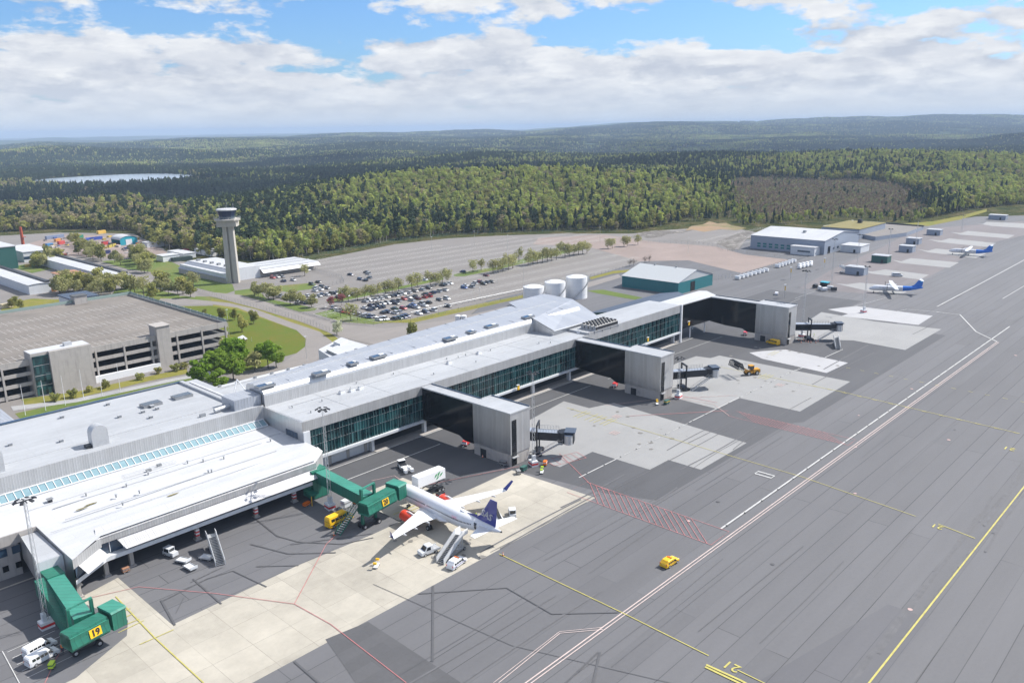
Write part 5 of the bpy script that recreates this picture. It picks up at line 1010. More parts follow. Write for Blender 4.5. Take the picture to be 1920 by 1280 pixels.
# ================================================================== vehicles
def wheels(t,xs,w,r,wd=.24):
    for x in xs:
        for s in (1,-1):
            b=MB(); b.tube((0,-wd/2,0),(0,wd/2,0),r,'rubber',12); o=b.build('wheel',t); o.location=(x,s*(w/2-wd/2+.03),r)
            b=MB(); b.tube((0,s*(wd/2-.02),0),(0,s*(wd/2+.012),0),r*.6,'galvanised',8); b.build('rim',o)
def body_loft(b,prof,w,m,zb,belt,tuck=.12):
    """prof: (x, ztop) from front to back; sides tuck in above the belt line"""
    rs=[]
    for x,zt in prof:
        h=w/2; hb=h-.06 if x in (prof[0][0],prof[-1][0]) else h
        k=max(0,(zt-belt)); ht=hb-tuck*k/.6 if k>0 else hb-.05; zm=min(belt,zt-.02)
        rs.append([(x,-hb+.05,zb),(x,-hb,zb+.18),(x,-hb,zm),(x,-ht,zt-.04),(x,-ht+.08,zt),(x,ht-.08,zt),(x,ht,zt-.04),(x,hb,zm),(x,hb,zb+.18),(x,hb-.05,zb)])
    return b.loft(rs,m,sm=False)
def van(name,lab,cat,loc,rz,m,L=5.3,W=2.0,H=2.0,grp=None,glass=True,kind='van',stripe=None,bar=None,roofm=None):
    t=thing(name,lab,cat,loc,rz,grp); b=MB(); h=L/2; bt=H*.56
    if kind=='van': prof=[(h,.75),(h-.1,H*.46),(h-.95,H*.56),(h-1.75,H*.94),(h-2.1,H),(-h+.25,H),(-h,H*.9)]
    else: prof=[(h,.7),(h-.12,H*.5),(h-1.25,H*.62),(h-1.95,H*.95),(h-2.3,H),(-h+.75,H),(-h+.12,H*.66),(-h,H*.5)]
    body_loft(b,prof,W,m,.28,bt); bd=b.build('body',t)
    g=MB(); zt=H*.93; zl=bt+.04; tk=.12*(zt-bt)/.6
    ends=(h-2.05,-h+.45) if kind=='van' else (h-2.15,-h+.55)
    for s in (1,-1):
        y=W/2+.012; yt=W/2-tk+.012
        n=4 if kind=='van' else 3; xs=np.linspace(ends[0],ends[1],n+1)
        for k in range(n): g.add([(xs[k]-.05,s*y,zl),(xs[k+1]+.05,s*y,zl),(xs[k+1]+.05,s*yt,zt-.12),(xs[k]-.05,s*yt,zt-.12)],[(0,1,2,3)],'car_glass')
        g.add([(h-1.15,s*y,zl),(ends[0]+.05,s*y,zl),(ends[0]+.05,s*yt,zt-.12),(h-1.62,s*yt,zt-.12)],[(0,1,2,3)],'car_glass')
    g.build('side_window',bd)
    f0,f1=(prof[2],prof[3]); g=MB(); yy=W/2-.18; g.add([(f0[0]+.0,-yy,f0[1]+.08),(f0[0]+.0,yy,f0[1]+.08),(f1[0]+.02,yy-.08,f1[1]+.02),(f1[0]+.02,-yy+.08,f1[1]+.02)],[(0,1,2,3)],'car_glass'); g.build('windscreen',bd)
    g=MB(); g.add([(-h-.012+ (0 if kind=='van' else .12),-yy,bt+.05),(-h-.012+(0 if kind=='van' else .12),yy,bt+.05),(-h+.12+(0 if kind=='van' else .4),yy-.06,H*.88),(-h+.12+(0 if kind=='van' else .4),-yy+.06,H*.88)],[(0,1,2,3)],'car_glass'); g.build('rear_window',bd)
    for s in (1,-1):
        g=MB(); g.box(h-.06,h+.012,s*(W/2-.3)-.16,s*(W/2-.3)+.16,.62,.8,'white_paint'); g.build('headlight',bd)
        g=MB(); g.box(-h-.012,-h+.05,s*(W/2-.16)-.08,s*(W/2-.16)+.08,.8,1.15,'red_paint'); g.build('tail_light',bd)
        g=MB(); g.box(h-1.55,h-1.35,s*(W/2+.1)-.09,s*(W/2+.1)+.09,bt+.02,bt+.2,'black_plastic'); g.build('mirror',bd)
    if stripe:
        for s in (1,-1): g=MB(); g.box(-h+.15,h-.5,min(s*W/2,s*(W/2+.015)),max(s*W/2,s*(W/2+.015)),.62,.86,stripe); g.build('side_stripe',bd)
    if roofm: g=MB(); g.box(-h+.6,h-2.3,-W/2+.35,W/2-.35,H+.003,H+.012,roofm); g.build('roof_panel',bd)
    if bar: g=MB(); g.box(h-2.5,h-2.2,-W/2+.4,W/2-.4,H+.01,H+.14,bar); g.build('light_bar',bd)
    wheels(t,(h-.95,-h+1.0),W,.34); return t
van('minibus','white minibus parked against the bridge 19 legs, farther of the pair','van',(34.6,148.1),R(12),'white_paint')
van('minibus','white minibus nearest the left edge, nearer of the pair','van',(34.0,145.0),R(12),'white_paint')
y_=van('crew_bus','yellow high roofed crew bus parked under bridge 20','bus',(98.6,148.8),R(5),'yellow_paint',L=7.0,W=2.1,H=2.7,stripe='black_plastic')
van('patrol_car','yellow airfield patrol car alone beside the long white line','car',(133.2,81.6),R(-2),'yellow_paint',L=4.6,W=1.9,H=1.62,kind='car',bar='orange_paint')
van('staff_van','white people carrier with orange roof stripe and purple panel below the aircraft stairs','van',(103.6,114.4),R(10),'white_paint',L=4.9,W=1.95,H=1.8,kind='car',stripe='letter_grey',bar='orange_paint')
van('estate_car','lone white car driving behind the farthest tower','car',at(1456,552),R(20),'white_paint',L=4.6,W=1.85,H=1.5,kind='car')
v_=van('crew_bus','yellow van parked in the shade of the farthest tower','van',(312.2,146.0),R(80),'yellow_paint',L=5.6,W=2.0,H=2.2)
van('minibus','silver minibus between two stand huts by the far stands','van',at(1682,518),R(-60),'pale_panel',L=6,W=2.1,H=2.2)
def stairs_truck(name,lab,loc,rz,zt=3.7,ln=8.0,truck=True,grp=None):
    """steps rise towards +x"""
    t=thing(name,lab,'passenger stairs',loc,rz,grp); b=MB(); n=18
    for k in range(n): f=k/(n-1); b.box(-ln*.75+f*ln-.16,-ln*.75+f*ln+.16,-.75,.75,.4+f*(zt-.4)-.05,.4+f*(zt-.4),'dark_steel'); b.box(-ln*.75+f*ln-.18,-ln*.75+f*ln-.14,-.75,.75,.4+f*(zt-.4)-.18,.4+f*(zt-.4),'galvanised')
    b.build('flight',t)
    for s in (-.95,.95):
        b=MB(); x0,x1=-ln*.78,ln*.25; b.add([(x0,s-.05,.1),(x1,s-.05,zt-.45),(x1,s-.05,zt+.9),(x0,s-.05,1.15),(x0,s+.05,.1),(x1,s+.05,zt-.45),(x1,s+.05,zt+.9),(x0,s+.05,1.15)],[(0,1,2,3),(7,6,5,4),(0,4,5,1),(1,5,6,2),(2,6,7,3),(3,7,4,0)],'pale_panel')
        b.bar((x0,s,1.35),(x1,s,zt+1.1),.09,'galvanised'); b.build('side_panel',t)
    b=MB(); b.box(ln*.25,ln*.25+2.0,-1.0,1.0,zt-.12,zt,'galvanised')
    for s in (-1,1): b.box(ln*.25,ln*.25+2.0,s*1.0-.04,s*1.0+.04,zt,zt+1.1,'white_paint')
    b.build('landing',t)
    b=MB(); b.box(-ln*.5,ln*.5,-.9,.9,.45,.65,'grey_steel')
    for s in (-.8,.8): b.bar((ln*.3,s,.6),(-ln*.1,s,zt*.45),.12,'galvanised'); b.bar((ln*.3,s,.6),(ln*.3,s,zt-.2),.12,'galvanised'); b.bar((ln*.05,s,.6),(ln*.3,s,zt-.3),.1,'galvanised')
    b.build('chassis',t); wheels(t,(-ln*.35,ln*.38),1.9,.36); return t
stairs_truck('passenger_stairs','mobile passenger stairs docked at the rear door of the white airliner',(106.6,118.3),R(10),zt=3.6,ln=6.4) 
# small lorry cab whose bed carries the docked stairs
def cab_truck(lab,loc,rz,bed=2.0,cat='truck',m='white_paint',name='service_truck'):
    t=thing(name,lab,cat,loc,rz); b=MB(); body_loft(b,[(2.4,.8),(2.3,1.05),(1.55,1.2),(.95,2.0),(.7,2.1),(-.55,2.1),(-.62,2.0)],2.0,m,.35,1.2); bd=b.build('cab',t)
    g=MB(); g.add([(1.58,-.8,1.26),(1.58,.8,1.26),(.98,.7,1.98),(.98,-.7,1.98)],[(0,1,2,3)],'car_glass')
    g.build('windscreen',bd); g=MB()
    for s in (1,-1): g.add([(1.25,s*1.01,1.25),(.1,s*1.01,1.25),(.1,s*.9,1.9),(.85,s*.9,1.9)],[(0,1,2,3)],'car_glass')
    g.build('side_window',bd); b=MB(); b.box(-.7-bed,-.65,-1.0,1.0,.6,.8,'galvanised'); b.box(-.7-bed,-.65,-1.0,-.94,.8,1.15,m); b.box(-.7-bed,-.65,.94,1.0,.8,1.15,m); b.build('load_bed',t); wheels(t,(1.5,-.2-bed*.6),2.0,.36); return t
cab_truck('small silver lorry cab under the fuselage beside the docked stairs',(103.2,122.6),R(170),1.6,m='pale_panel')
stairs_truck('passenger_stairs','unused passenger stairs standing by the striped column under the canopy',(72.2,157.0),R(73),zt=3.0,ln=7.5)
# tugs, dollies, trailers
def tug(lab,loc,rz,m='white_paint',name='baggage_tug'):
    t=thing(name,lab,'tug',loc,rz); b=MB(); b.box(-1.6,1.6,-.75,.75,.3,1.0,m); b.box(.5,1.6,-.7,.7,1.0,1.15,m); b.build('body',t)
    b=MB(); b.box(-1.2,.45,-.7,.7,1.0,1.85,'car_glass')
    for x in (-1.2,.4):
        for s in (-.7,.7): b.box(x-.04,x+.09,s-.05,s+.05,1.0,1.9,m)
    b.box(-1.3,.55,-.78,.78,1.85,1.98,m); b.build('cab',t); wheels(t,(1.0,-1.0),1.5,.33); return t
tug('white tug with cab parked in the canopy shade, towing flat dollies',(65.4,163.6),R(-75),'pale_panel'); tug('pale green tug driving right of the navy tail fin',(127.8,121.2),R(50),'pale_panel')
tug('white luggage tug near the ladder under the tail fin, towing carts',(119.5,116.5),R(60)) if 0 else None
def dolly(lab,loc,rz,grp=None,cover=False):
    t=thing('baggage_dolly',lab,'dolly',loc,rz,grp); b=MB(); b.box(-1.5,1.5,-.85,.85,.45,.6,'pale_panel'); b.box(-1.52,-1.44,-.85,.85,.6,1.1,'pale_panel')
    for s in (-.83,.83): b.box(-1.5,1.5,s-.03,s+.03,.6,.75,'galvanised')
    b.bar((1.5,0,.5),(2.4,0,.4),.08,'grey_steel'); b.build('deck',t); wheels(t,(.9,-.9),1.6,.22)
    if cover: b=MB(); b.box(-1.4,1.4,-.8,.8,.6,1.9,'white_paint'); b.build('canvas_cover',t)
    return t
dolly('flat grey dolly directly behind the white tug under the canopy edge',(65.9,158.8),R(112)); dolly('flat grey dolly at the end of the tug train on the sunlit asphalt',(65.6,155.0),R(95)); dolly('flat grey dolly between the tug train and the unused stairs',(69.9,156.2),R(115))
# container high loader / catering lorry on the far side of the nose
ct=thing('catering_truck','white box catering lorry with green emblem on scissor lift right of the aircraft nose','catering truck',(124.0,144.6),R(0)); bx=MB(); bx.box(-5.6,3.0,-1.25,1.25,3.4,6.0,'white_paint'); bx.box(-5.65,-5.6,-1.2,1.2,3.45,5.95,'pale_panel'); b_=bx.build('cargo_box',ct)
tb=text_mb('77',2.6,'letter_green',.01,bold=.12,shear=.3); tb.v=[(1.1+v[0],-1.27+v[1],4.75+v[2]*1.0) for v in tb.v]
leaf=MB()
for k,(u,v_,w_) in enumerate(((-.3,.1,.9),(.6,.3,1.1),(1.4,.0,.8),(.2,-.6,.7))):
    leaf.add([(u-.3,-1.27,4.7+v_-w_*.5),(u+.35,-1.27,4.75+v_-w_*.2),(u+.9,-1.27,4.8+v_+w_*.6),(u+.1,-1.27,4.8+v_+w_*.3)],[(0,1,2,3)],'letter_green')
leaf.build('green_emblem',b_)
b=MB()
for s in (-.9,.9):
    b.bar((-4.6,s,1.1),(2.2,s,3.4),.16,'dark_steel'); b.bar((-4.6,s,3.4),(2.2,s,1.1),.16,'dark_steel')
b.box(-5.2,2.8,-.6,.6,.7,1.1,'dark_steel'); b.build('scissor_lift',ct); b=MB(); body_loft(b,[(-6.2,1.0),(-6.1,1.5),(-5.5,2.4),(-5.3,2.6),(-4.0,2.6),(-3.9,2.5)],2.3,'white_paint',.5,1.6); cb2=b.build('cab',ct); g=MB(); g.box(-5.95,-5.55,-1.0,1.0,1.65,2.3,'car_glass'); g.build('windscreen',cb2); b=MB(); b.box(-6.8,-5.6,-1.0,1.0,3.3,3.45,'galvanised'); b.bar((-6.8,-1,4.4),(-5.6,-1,4.4),.07,'galvanised'); b.build('platform',ct); wheels(ct,(-4.9,1.0,2.2),2.4,.5,.3)
ct.rotation_euler=(0,0,R(-2))
# belt loader / trolley group at the tail
bl_=thing('belt_loader','dark belt loader with red pole behind the navy fin','belt loader',(124.4,122.6),R(60)); b=MB(); b.box(-2.2,2.0,-.8,.8,.4,.9,'white_paint'); b.build('chassis',bl_); b=MB(); b.bar((-2.6,0,.9),(2.8,0,2.0),.8,'black_plastic',.2); b.build('belt',bl_); b=MB(); b.tube((1.5,.9,.9),(1.5,.9,2.8),.05,'red_paint',6); b.build('pole',bl_); wheels(bl_,(1.4,-1.4),1.7,.32)
# pushback tractor
pt=thing('pushback_tractor','white low pushback tractor with two boxes in front of the dark concourse front','tractor',(128.6,161.6),R(72)); b=MB(); b.box(-2.6,2.4,-1.1,1.1,.35,1.0,'white_paint'); b.box(-2.6,-1.4,.4,1.15,1.0,1.35,'white_paint'); b.box(-2.6,-1.4,-1.15,-.4,1.0,1.35,'white_paint'); b.box(-3.9,-2.8,-1.3,-.5,.4,1.2,'white_paint'); b.box(-3.9,-2.8,.5,1.3,.4,1.2,'white_paint'); b.box(-.2,1.6,-.9,.9,1.0,1.2,'dark_steel'); b.build('body',pt); b=MB(); b.box(1.3,2.4,-.95,.95,1.0,1.9,'car_glass'); b.box(1.2,2.5,-1,1,1.9,2.0,'white_paint'); b.build('cab',pt); wheels(pt,(1.5,-1.5),2.3,.5,.4)
# wheel loader holding a grab
wl=thing('wheel_loader','orange yellow wheel loader lifting a dark cage in the air on the pale concrete','wheel loader',(266.8,132.6),R(148)); M('loader_yellow',(.62,.30,.02),.5,var=.1)
b=MB(); b.box(-3.2,-.6,-1.1,1.1,.9,2.2,'loader_yellow'); b.box(-.4,2.0,-.9,.9,.8,1.6,'loader_yellow'); b.box(-3.4,-3.2,-1.0,1.0,.8,1.8,'dark_steel'); b.build('body',wl); b=MB(); b.box(-.9,.7,-.8,.8,2.2,3.4,'car_glass'); b.box(-1.0,.8,-.9,.9,3.4,3.6,'loader_yellow'); b.build('cab',wl)
b=MB()
for s in (-.7,.7): b.bar((1.0,s,1.6),(4.6,s,3.6),.3,'loader_yellow',.45)
b.build('lift_arm',wl); b=MB()
for k in range(9): y=-3.2+k*.8; b.bar((4.6,y,3.4),(5.4,y,5.4),.22,'dark_steel'); b.bar((5.4,y,5.4),(6.6,y,5.4),.22,'dark_steel'); b.bar((6.6,y,5.4),(7.2,y,3.4),.22,'dark_steel'); b.bar((4.6,y,3.4),(5.2,y,2.8),.18,'dark_steel')
b.bar((4.6,-3.3,3.4),(4.6,3.3,3.4),.3,'dark_steel'); b.bar((5.4,-3.3,5.2),(5.4,3.3,5.2),.2,'dark_steel'); b.bar((6.6,-3.3,3.4),(6.6,3.3,3.4),.2,'dark_steel'); b.build('cage_grab',wl); wheels(wl,(1.3,-2.0),2.6,.8,.55)
# boom lift, fuel cart and kit in the shade
bm=thing('boom_lift','blue boom lift behind the black bridge of the nearest tower','boom lift',(163.6,153.2),R(120)); M('sky_blue',(.02,.20,.42),.45); b=MB(); b.box(-1.3,1.3,-1.0,1.0,.5,1.3,'sky_blue'); b.build('base',bm); b=MB(); b.bar((0,0,1.4),(-2.8,0,3.6),.35,'sky_blue'); b.bar((-2.8,0,3.6),(2.6,0,4.0),.3,'turquoise'); b.build('boom',bm); b=MB(); b.box(2.4,3.4,-.8,.8,3.3,4.3,'dark_steel'); b.build('basket',bm); wheels(bm,(.9,-.9),2.1,.42,.3)
for px,py,lab in ((874,834,'red ground power unit in the shade behind the nearest tower'),(1153,725,'red ground power unit in the shade behind the middle tower'),(1397,628,'red ground power unit in the shade behind the farthest tower')):
    x,y=at(px,py); t=thing('power_unit',lab,'power unit',(x,y),R(20)); b=MB(); b.box(-1.2,1.2,-.7,.7,.45,1.5,'red_paint'); b.box(-1.25,-.9,-.72,.72,.6,1.3,'white_paint'); b.build('housing',t); b=MB(); b.bar((-1.2,0,.4),(-2.4,0,.35),.1,'white_paint'); b.build('drawbar',t); wheels(t,(.8,-.8),1.5,.25)
# passenger stairs near bridge 23 and striped fence pieces
stairs_truck('passenger_stairs','blue grey passenger stairs at the foot of the farthest black bridge',at(1568,648),R(28),zt=2.8,ln=8)
stairs_truck('passenger_stairs','white passenger stairs by the first stand hut of the far apron',at(1585,512),R(80),zt=3.4,ln=7)
# wheel chocks trolley with yellow lamps
for px,py,lab in ((706,1062,'white trolley of yellow wheel chocks in the shadow tip of the wing'),(1232,758,'white trolley of yellow cones at the corner of the middle tower'),(1016,886,'white trolley of lime cones beside the red hatching'),(676,752,None)):
    if not lab: continue
    x,y=at(px,py); t=thing('chock_trolley',lab,'trolley',(x,y),R(35)); b=MB(); b.box(-1.0,1.0,-.4,.4,.25,.4,'white_paint'); b.bar((-.9,0,.4),(-.9,0,1.2),.08,'white_paint'); b.bar((.9,0,.4),(.9,0,1.2),.08,'white_paint'); b.build('frame',t)
    for s in (-.9,.9): b=MB(); b.tube((s,-.35,1.25),(s,.35,1.25),.28,'yellow_paint' if px!=1016 else 'lime',10); b.build('chock',t)
    wheels(t,(.7,-.7),.8,.15)
# ================================================================== masts, poles, fences, people, small kit
def hgt(px,py,toppy):
    x,y=at(px,py)
    d=math.hypot(x,y); 
    for z in np.arange(2,60,.25):
        v=np.array([x,y,z-CAM_H]); k=v@fw
        if 640-F*(v@up)/k<toppy: return z
    return 20
MAST={}
def mast(px,py,top,lab,heads=6,base=True):
    x,y=at(px,py); h=hgt(px,py,top); t=thing('floodlight_mast',lab,'floodlight mast',(x,y),R(rng.uniform(0,90)),'lattice floodlight masts on the apron')
    b=MB(); L=[(.55*math.cos(a),.55*math.sin(a)) for a in (0,2.094,4.189)]; k=.55
    for i in range(3):
        a=L[i];c=L[(i+1)%3]; b.tube((*a,0),(a[0]*.5,a[1]*.5,h),.06,'galvanised',4,r2=.04)
        n=int(h/1.4)
        for j in range(n):
            f=1-.5*j/n;g=1-.5*(j+1)/n; b.bar((a[0]*f,a[1]*f,h*j/n),(c[0]*g,c[1]*g,h*(j+1)/n),.035,'galvanised')
    b.build('lattice_pole',t)
    b=MB(); b.box(-1.7,1.7,-.06,.06,h-.2,h,'dark_steel'); b.box(-.06,.06,-1.3,1.3,h-.2,h,'dark_steel'); b.build('lamp_frame',t)
    for j in range(heads): a=j*2*math.pi/heads; b=MB(); b.box(-.38,.38,-.28,.28,-.1,.12,'dark_steel').xf(Tm(1.6*math.cos(a),1.3*math.sin(a),h,a,.4)); b.build('floodlight',t)
    if base:
        b=MB(); b.box(-1.15,1.15,-.9,.9,0,1.5,'white_paint'); b.box(-1.17,1.17,-.92,.92,.45,.95,'red_paint'); b.box(-.6,.1,-.5,.5,1.5,3.0,'pale_panel'); b.build('striped_base',t)
    return t
for q in ((88,1175,938,'floodlight mast beside the green bridge numbered 19'),(619,953,768,'floodlight mast beside the green bridge numbered 20'),(1000,872,700,'thin floodlight mast right of the tower nearest the camera'),(1272,746,672,'thin floodlight mast right of the middle tower'),(1503,632,508,'tall floodlight mast behind the farthest black bridge')):
    mast(*q)
for q in ((1559,532,449,'tall mast by the cluster of carts with a green topped cab'),(1619,586,500,'mast with small red foot left of the nearer turboprop'),(1606,512,440,'mast beside the first stand hut'),(1665,487,430,'mast behind the dark green stand hut'),(1717,462,415,'mast by the hut past the farther turboprop'),(1803,433,404,'last mast toward the far right end of the apron')):
    mast(*q,heads=4,base=q[0] in (1619,))
def pole(px,py,h,lab,cat,name,m='white_paint',head=False,r=.09,grp=None):
    x,y=at(px,py); t=thing(name,lab,cat,(x,y),0,grp); b=MB(); b.tube((0,0,0),(0,0,h),r,m,6,r2=r*.6); b.build('pole',t)
    if head: b=MB(); b.box(-.5,.5,-.2,.2,h,h+.18,'pale_panel'); b.build('lamp_head',t)
    return t
for (px,py),o_ in zip(((48,779),(86,770),(123,760),(157,747),(192,743),(226,735)),('first','second','third','fourth','fifth','sixth')): pole(px,py,10.5,o_+' white flagpole from the left in front of the parking garage','flagpole','flagpole',grp='flagpoles in front of the garage')
for px,py,h,lab in ((430,630,12,'lamp post at the near corner of the garage beside the lawn'),(575,672,9,'lamp post at the rounded tip of the lawn'),(612,598,6,'lamp post by the pink blossom trees at the lot entrance'),(677,600,7,'lamp post at the left end of the big car park'),(472,640,2,'white knee high post on the lawn'),(932,535,11,'tall lamp post in the empty half of the lower car park'),(982,530,12,'tall lamp post in the empty bays left of the tanks'),(1125,455,12,'lamp post near the brown gravel lot'),(810,475,12,'lamp post in the upper empty lot, left'),(890,463,12,'lamp post in the upper empty lot, middle'),(952,478,14,'lamp post behind the tree row between the lots'),(1206,512,0,None),(900,560,6,'sign post on the road verge left of the tanks'),(1290,475,11,'lamp post in the brown gravel lot behind the teal hangar')):
    if lab: pole(px,py,h,lab,'lamp post','lamp_post','galvanised',head=h>5)
def fence(lab,pts,h=2.2,step=4.0,m='grey_steel',infill=None,name='fence'):
    P=[Vector(at(*p)) for p in pts]; t=thing(name,lab,'fence',(*P[0],0)); o=Vector((*P[0],0)); b=MB(); w=MB()
    for i in range(len(P)-1):
        a,c=P[i],P[i+1]; n=max(1,int((c-a).length/step))
        for k in range(n+(i==len(P)-2)): q=a+(c-a)*k/n; b.tube((q.x-o.x,q.y-o.y,0),(q.x-o.x,q.y-o.y,h),.06,m,4)
        for z in np.linspace(.3,h-.05,6): w.bar((a.x-o.x,a.y-o.y,z),(c.x-o.x,c.y-o.y,z),.03,m)
    b.build('fence_post',t); w.build('wire',t); return t
M('fence_green',(.10,.22,.19),.5)
fence('wire fence along the near road verge between lawn and road',[(372,546),(430,565),(500,582),(560,600),(618,622)],2.4,3)
fence('long wire fence between the lower car park and the service road',[(640,606),(700,610),(770,602),(860,583),(980,556),(1100,522),(1186,498)],2.0,4)
fence('green mesh fence at the foot of the woods behind the upper lot',[(535,496),(640,472),(740,453),(840,443),(940,438),(1050,434),(1190,436)],2.6,5,'fence_green')
fence('fence between the upper empty lot and the tower office cars',[(535,500),(575,505),(640,522),(645,530),(610,538)],2.4,3)
fence('fence with kerb behind the row of white covered carts',[(1340,525),(1400,515),(1450,500),(1500,487),(1515,480)],2.4,3)
fence('fence between the gravel lot and the big white hangar',[(1205,455),(1310,458),(1345,463),(1355,470),(1440,482),(1500,487)],2.4,4)
fence('low road barrier beside the row of parked cars under the trees',[(480,558),(540,580),(600,597),(618,602)],.9,3)
# people
def person(px,py,lab,top=(.65,.8,.05),mn='lime'):
    x,y=at(px,py); me=bpy.data.meshes.new('person'); V=[(0,0,.95),(0,0,1.2),(0,0,1.42),(0,0,1.52),(0,.02,1.66),(0,.0,1.76),(0,.2,1.38),(.05,.27,1.1),(.16,.25,.88),(0,-.2,1.38),(-.04,-.27,1.1),(.1,-.27,.86),(0,.11,.88),(.04,.12,.48),(-.02,.12,.06),(.12,.13,.03),(0,-.11,.88),(-.05,-.12,.48),(-.12,-.12,.06),(.02,-.13,.03)]
    Eg=[(0,1),(1,2),(2,3),(3,4),(4,5),(2,6),(6,7),(7,8),(2,9),(9,10),(10,11),(0,12),(12,13),(13,14),(14,15),(0,16),(16,17),(17,18),(18,19)]
    me.from_pydata(V,Eg,[]); o=bpy.data.objects.new('person',me); COL.objects.link(o); md=o.modifiers.new('skin','SKIN'); o.modifiers.new('sub','SUBSURF').levels=1
    for i,r in enumerate((.16,.17,.17,.06,.1,.08,.075,.055,.04,.075,.055,.04,.1,.07,.05,.04,.1,.07,.05,.04)): me.skin_vertices[0].data[i].radius=(r,r)
    me.skin_vertices[0].data[0].use_root=True
    dg=bpy.context.evaluated_depsgraph_get(); nm=bpy.data.meshes.new_from_object(o.evaluated_get(dg)); o.modifiers.clear(); o.data=nm
    nm.materials.clear(); 
    for k in ('work_trousers',mn,'skin_tone'): nm.materials.append(MATS[k])
    for p in nm.polygons: z=p.center.z; p.material_index=0 if z<.95 else (1 if z<1.5 else 2)
    nm.polygons.foreach_set('use_smooth',[True]*len(nm.polygons)); o.location=(x,y,0); o.rotation_euler=(0,0,rng.uniform(0,6)); tag(o,lab,'person'); return o
M('work_trousers',(.03,.035,.06),.8); M('skin_tone',(.45,.28,.2),.6)
person(1518,633,'person in lime jacket standing left under the farthest black bridge'); person(1526,632,'person in lime jacket beside the leg of the farthest black bridge'); person(893,972,'person in yellow vest by the luggage kit at the tail fin'); person(118,1222,'person in orange vest at the foot of green bridge 19',mn='orange_paint'); person(887,980,'person in dark clothes left of the yellow vested one at the tail',mn='work_trousers'); person(1452,555,'x') if 0 else None
def cone(px,py,lab,grp=None):
    x,y=at(px,py); t=thing('traffic_cone',lab,'traffic cone',(x,y),0,grp); b=MB(); b.box(-.28,.28,-.28,.28,0,.05,'black_plastic'); b.tube((0,0,.05),(0,0,.8),.2,'orange_paint',10,r2=.04); b.build('cone_body',t); b=MB(); b.tube((0,0,.35),(0,0,.52),.16,'white_paint',10,r2=.12); b.build('band',t)
for px,py,lab in ((943,1041,'orange cone on the yellow line behind the airliner tail'),(626,1003,'orange cone at the foot of the bridge 20 stairs'),(905,857,'orange cone left of the nearest tower base'),(1000,865,'orange cone beside the striped mast foot at the nearest tower'),(1006,870,'orange cone a step right of the striped mast foot'),(1270,748,'orange cone by the mast foot at the middle tower')): cone(px,py,lab)
for i in range(9): cone(1498+i*4.4+rng.uniform(-1,1),640+rng.uniform(-3,4),'one of the scattered orange cones at the base of the farthest black bridge','orange cones at the farthest black bridge')
def signp(px,py,lab,m='yellow_paint',h=6.5):
    x,y=at(px,py); t=thing('guidance_sign',lab,'guidance sign',(x,y),R(-47)); b=MB(); b.tube((0,0,0),(0,0,h),.14,'galvanised',6); b.build('pole',t); b=MB(); b.box(-.1,.1,-.7,.7,h-2.6,h-.4,m); b.build('sign_panel',t); b=MB(); b.box(-.5,.5,-.6,.6,h,h+.5,'pale_panel'); b.build('sensor_head',t)
for px,py,lab in ((1545,504,'yellow stand sign nearest the white hangar'),(1482,523,'yellow stand sign behind the cargo carts'),(1471,558,'yellow stand sign behind the roof of the farthest tower')): signp(px,py,lab)
def wallsign(px,py,Y,lab):
    d=(px-960)*rt-(py-640)*up+F*fw; t_=Y/d[1]; x=d[0]*t_; z=CAM_H+d[2]*t_; t=thing('stand_display',lab,'stand display',(x,Y,z-.8)); b=MB(); b.box(-.45,.45,-.12,.12,0,1.5,'yellow_paint'); b.build('display',t); b=MB(); b.box(-.8,.4,-.3,.3,1.6,1.75,'pale_panel'); b.bar((0,0,1),(0,.9,1),.1,'galvanised'); b.build('bracket',t)
for px,py,lab in ((972,726,'yellow stand display on the concourse front between nearest and middle towers'),(1215,636,'yellow stand display on the concourse front between middle and farthest towers'),(1292,606,'yellow stand display on the dark link of the farthest tower')): wallsign(px,py,175.6,lab)
# cargo carts
def cart(px,py,lab,rz,grp,col='white_paint'):
    x,y=at(px,py); t=thing('covered_cart',lab,'luggage cart',(x,y),rz,grp); b=MB(); b.box(-1.6,1.6,-.9,.9,.4,.6,'grey_steel'); b.build('deck',t); b=MB(); b.loft([[(x_,-.9,.6),(x_,.9,.6),(x_,.9,1.8),(x_,.6,2.2),(x_,-.6,2.2),(x_,-.9,1.8)] for x_ in (-1.5,1.5)],col,sm=False); b.build('cover',t)
OR=('first','second','third','fourth','fifth','sixth','seventh','eighth','ninth','tenth','eleventh','twelfth','thirteenth','fourteenth','fifteenth','sixteenth','seventeenth','eighteenth','nineteenth','twentieth')
for i in range(8): cart(1383+i*7.6,524-i*2.1,OR[i]+' white covered cart from the left in the fence row behind the teal hangar',R(90),'white covered carts along the fence')
for i in range(6): cart(1458+i*6,502-i*2.0,OR[i]+' white covered cart from the left in the second fence row',R(90),'white covered carts along the fence')
for i in range(8): cart(1499+(i%4)*7,504-(i//4)*4-(i%4)*1.6,('near' if i<4 else 'rear')+' row '+OR[i%4]+' cart of the block standing out on the open apron',R(5),'luggage carts in a block')
for i,(px,py) in enumerate(((1528,540),(1537,544),(1548,536),(1556,543),(1563,546),(1545,546))): cart(px,py,OR[i]+' piece of ground kit in the cluster beside the tall mast',R(30*i),'ground kit cluster by the tall mast','pale_panel' if i%2 else 'dark_steel')
x,y=at(1546,540); t=thing('kit_cab','dark glazed cab with turquoise top in the ground kit cluster','cab',(x,y)); b=MB(); b.box(-1.6,1.6,-2,2,0,3.2,'black_glass'); b.build('glazing',t); b=MB(); b.box(-1.8,1.8,-2.2,2.2,3.2,3.5,'turquoise'); b.build('roof',t)
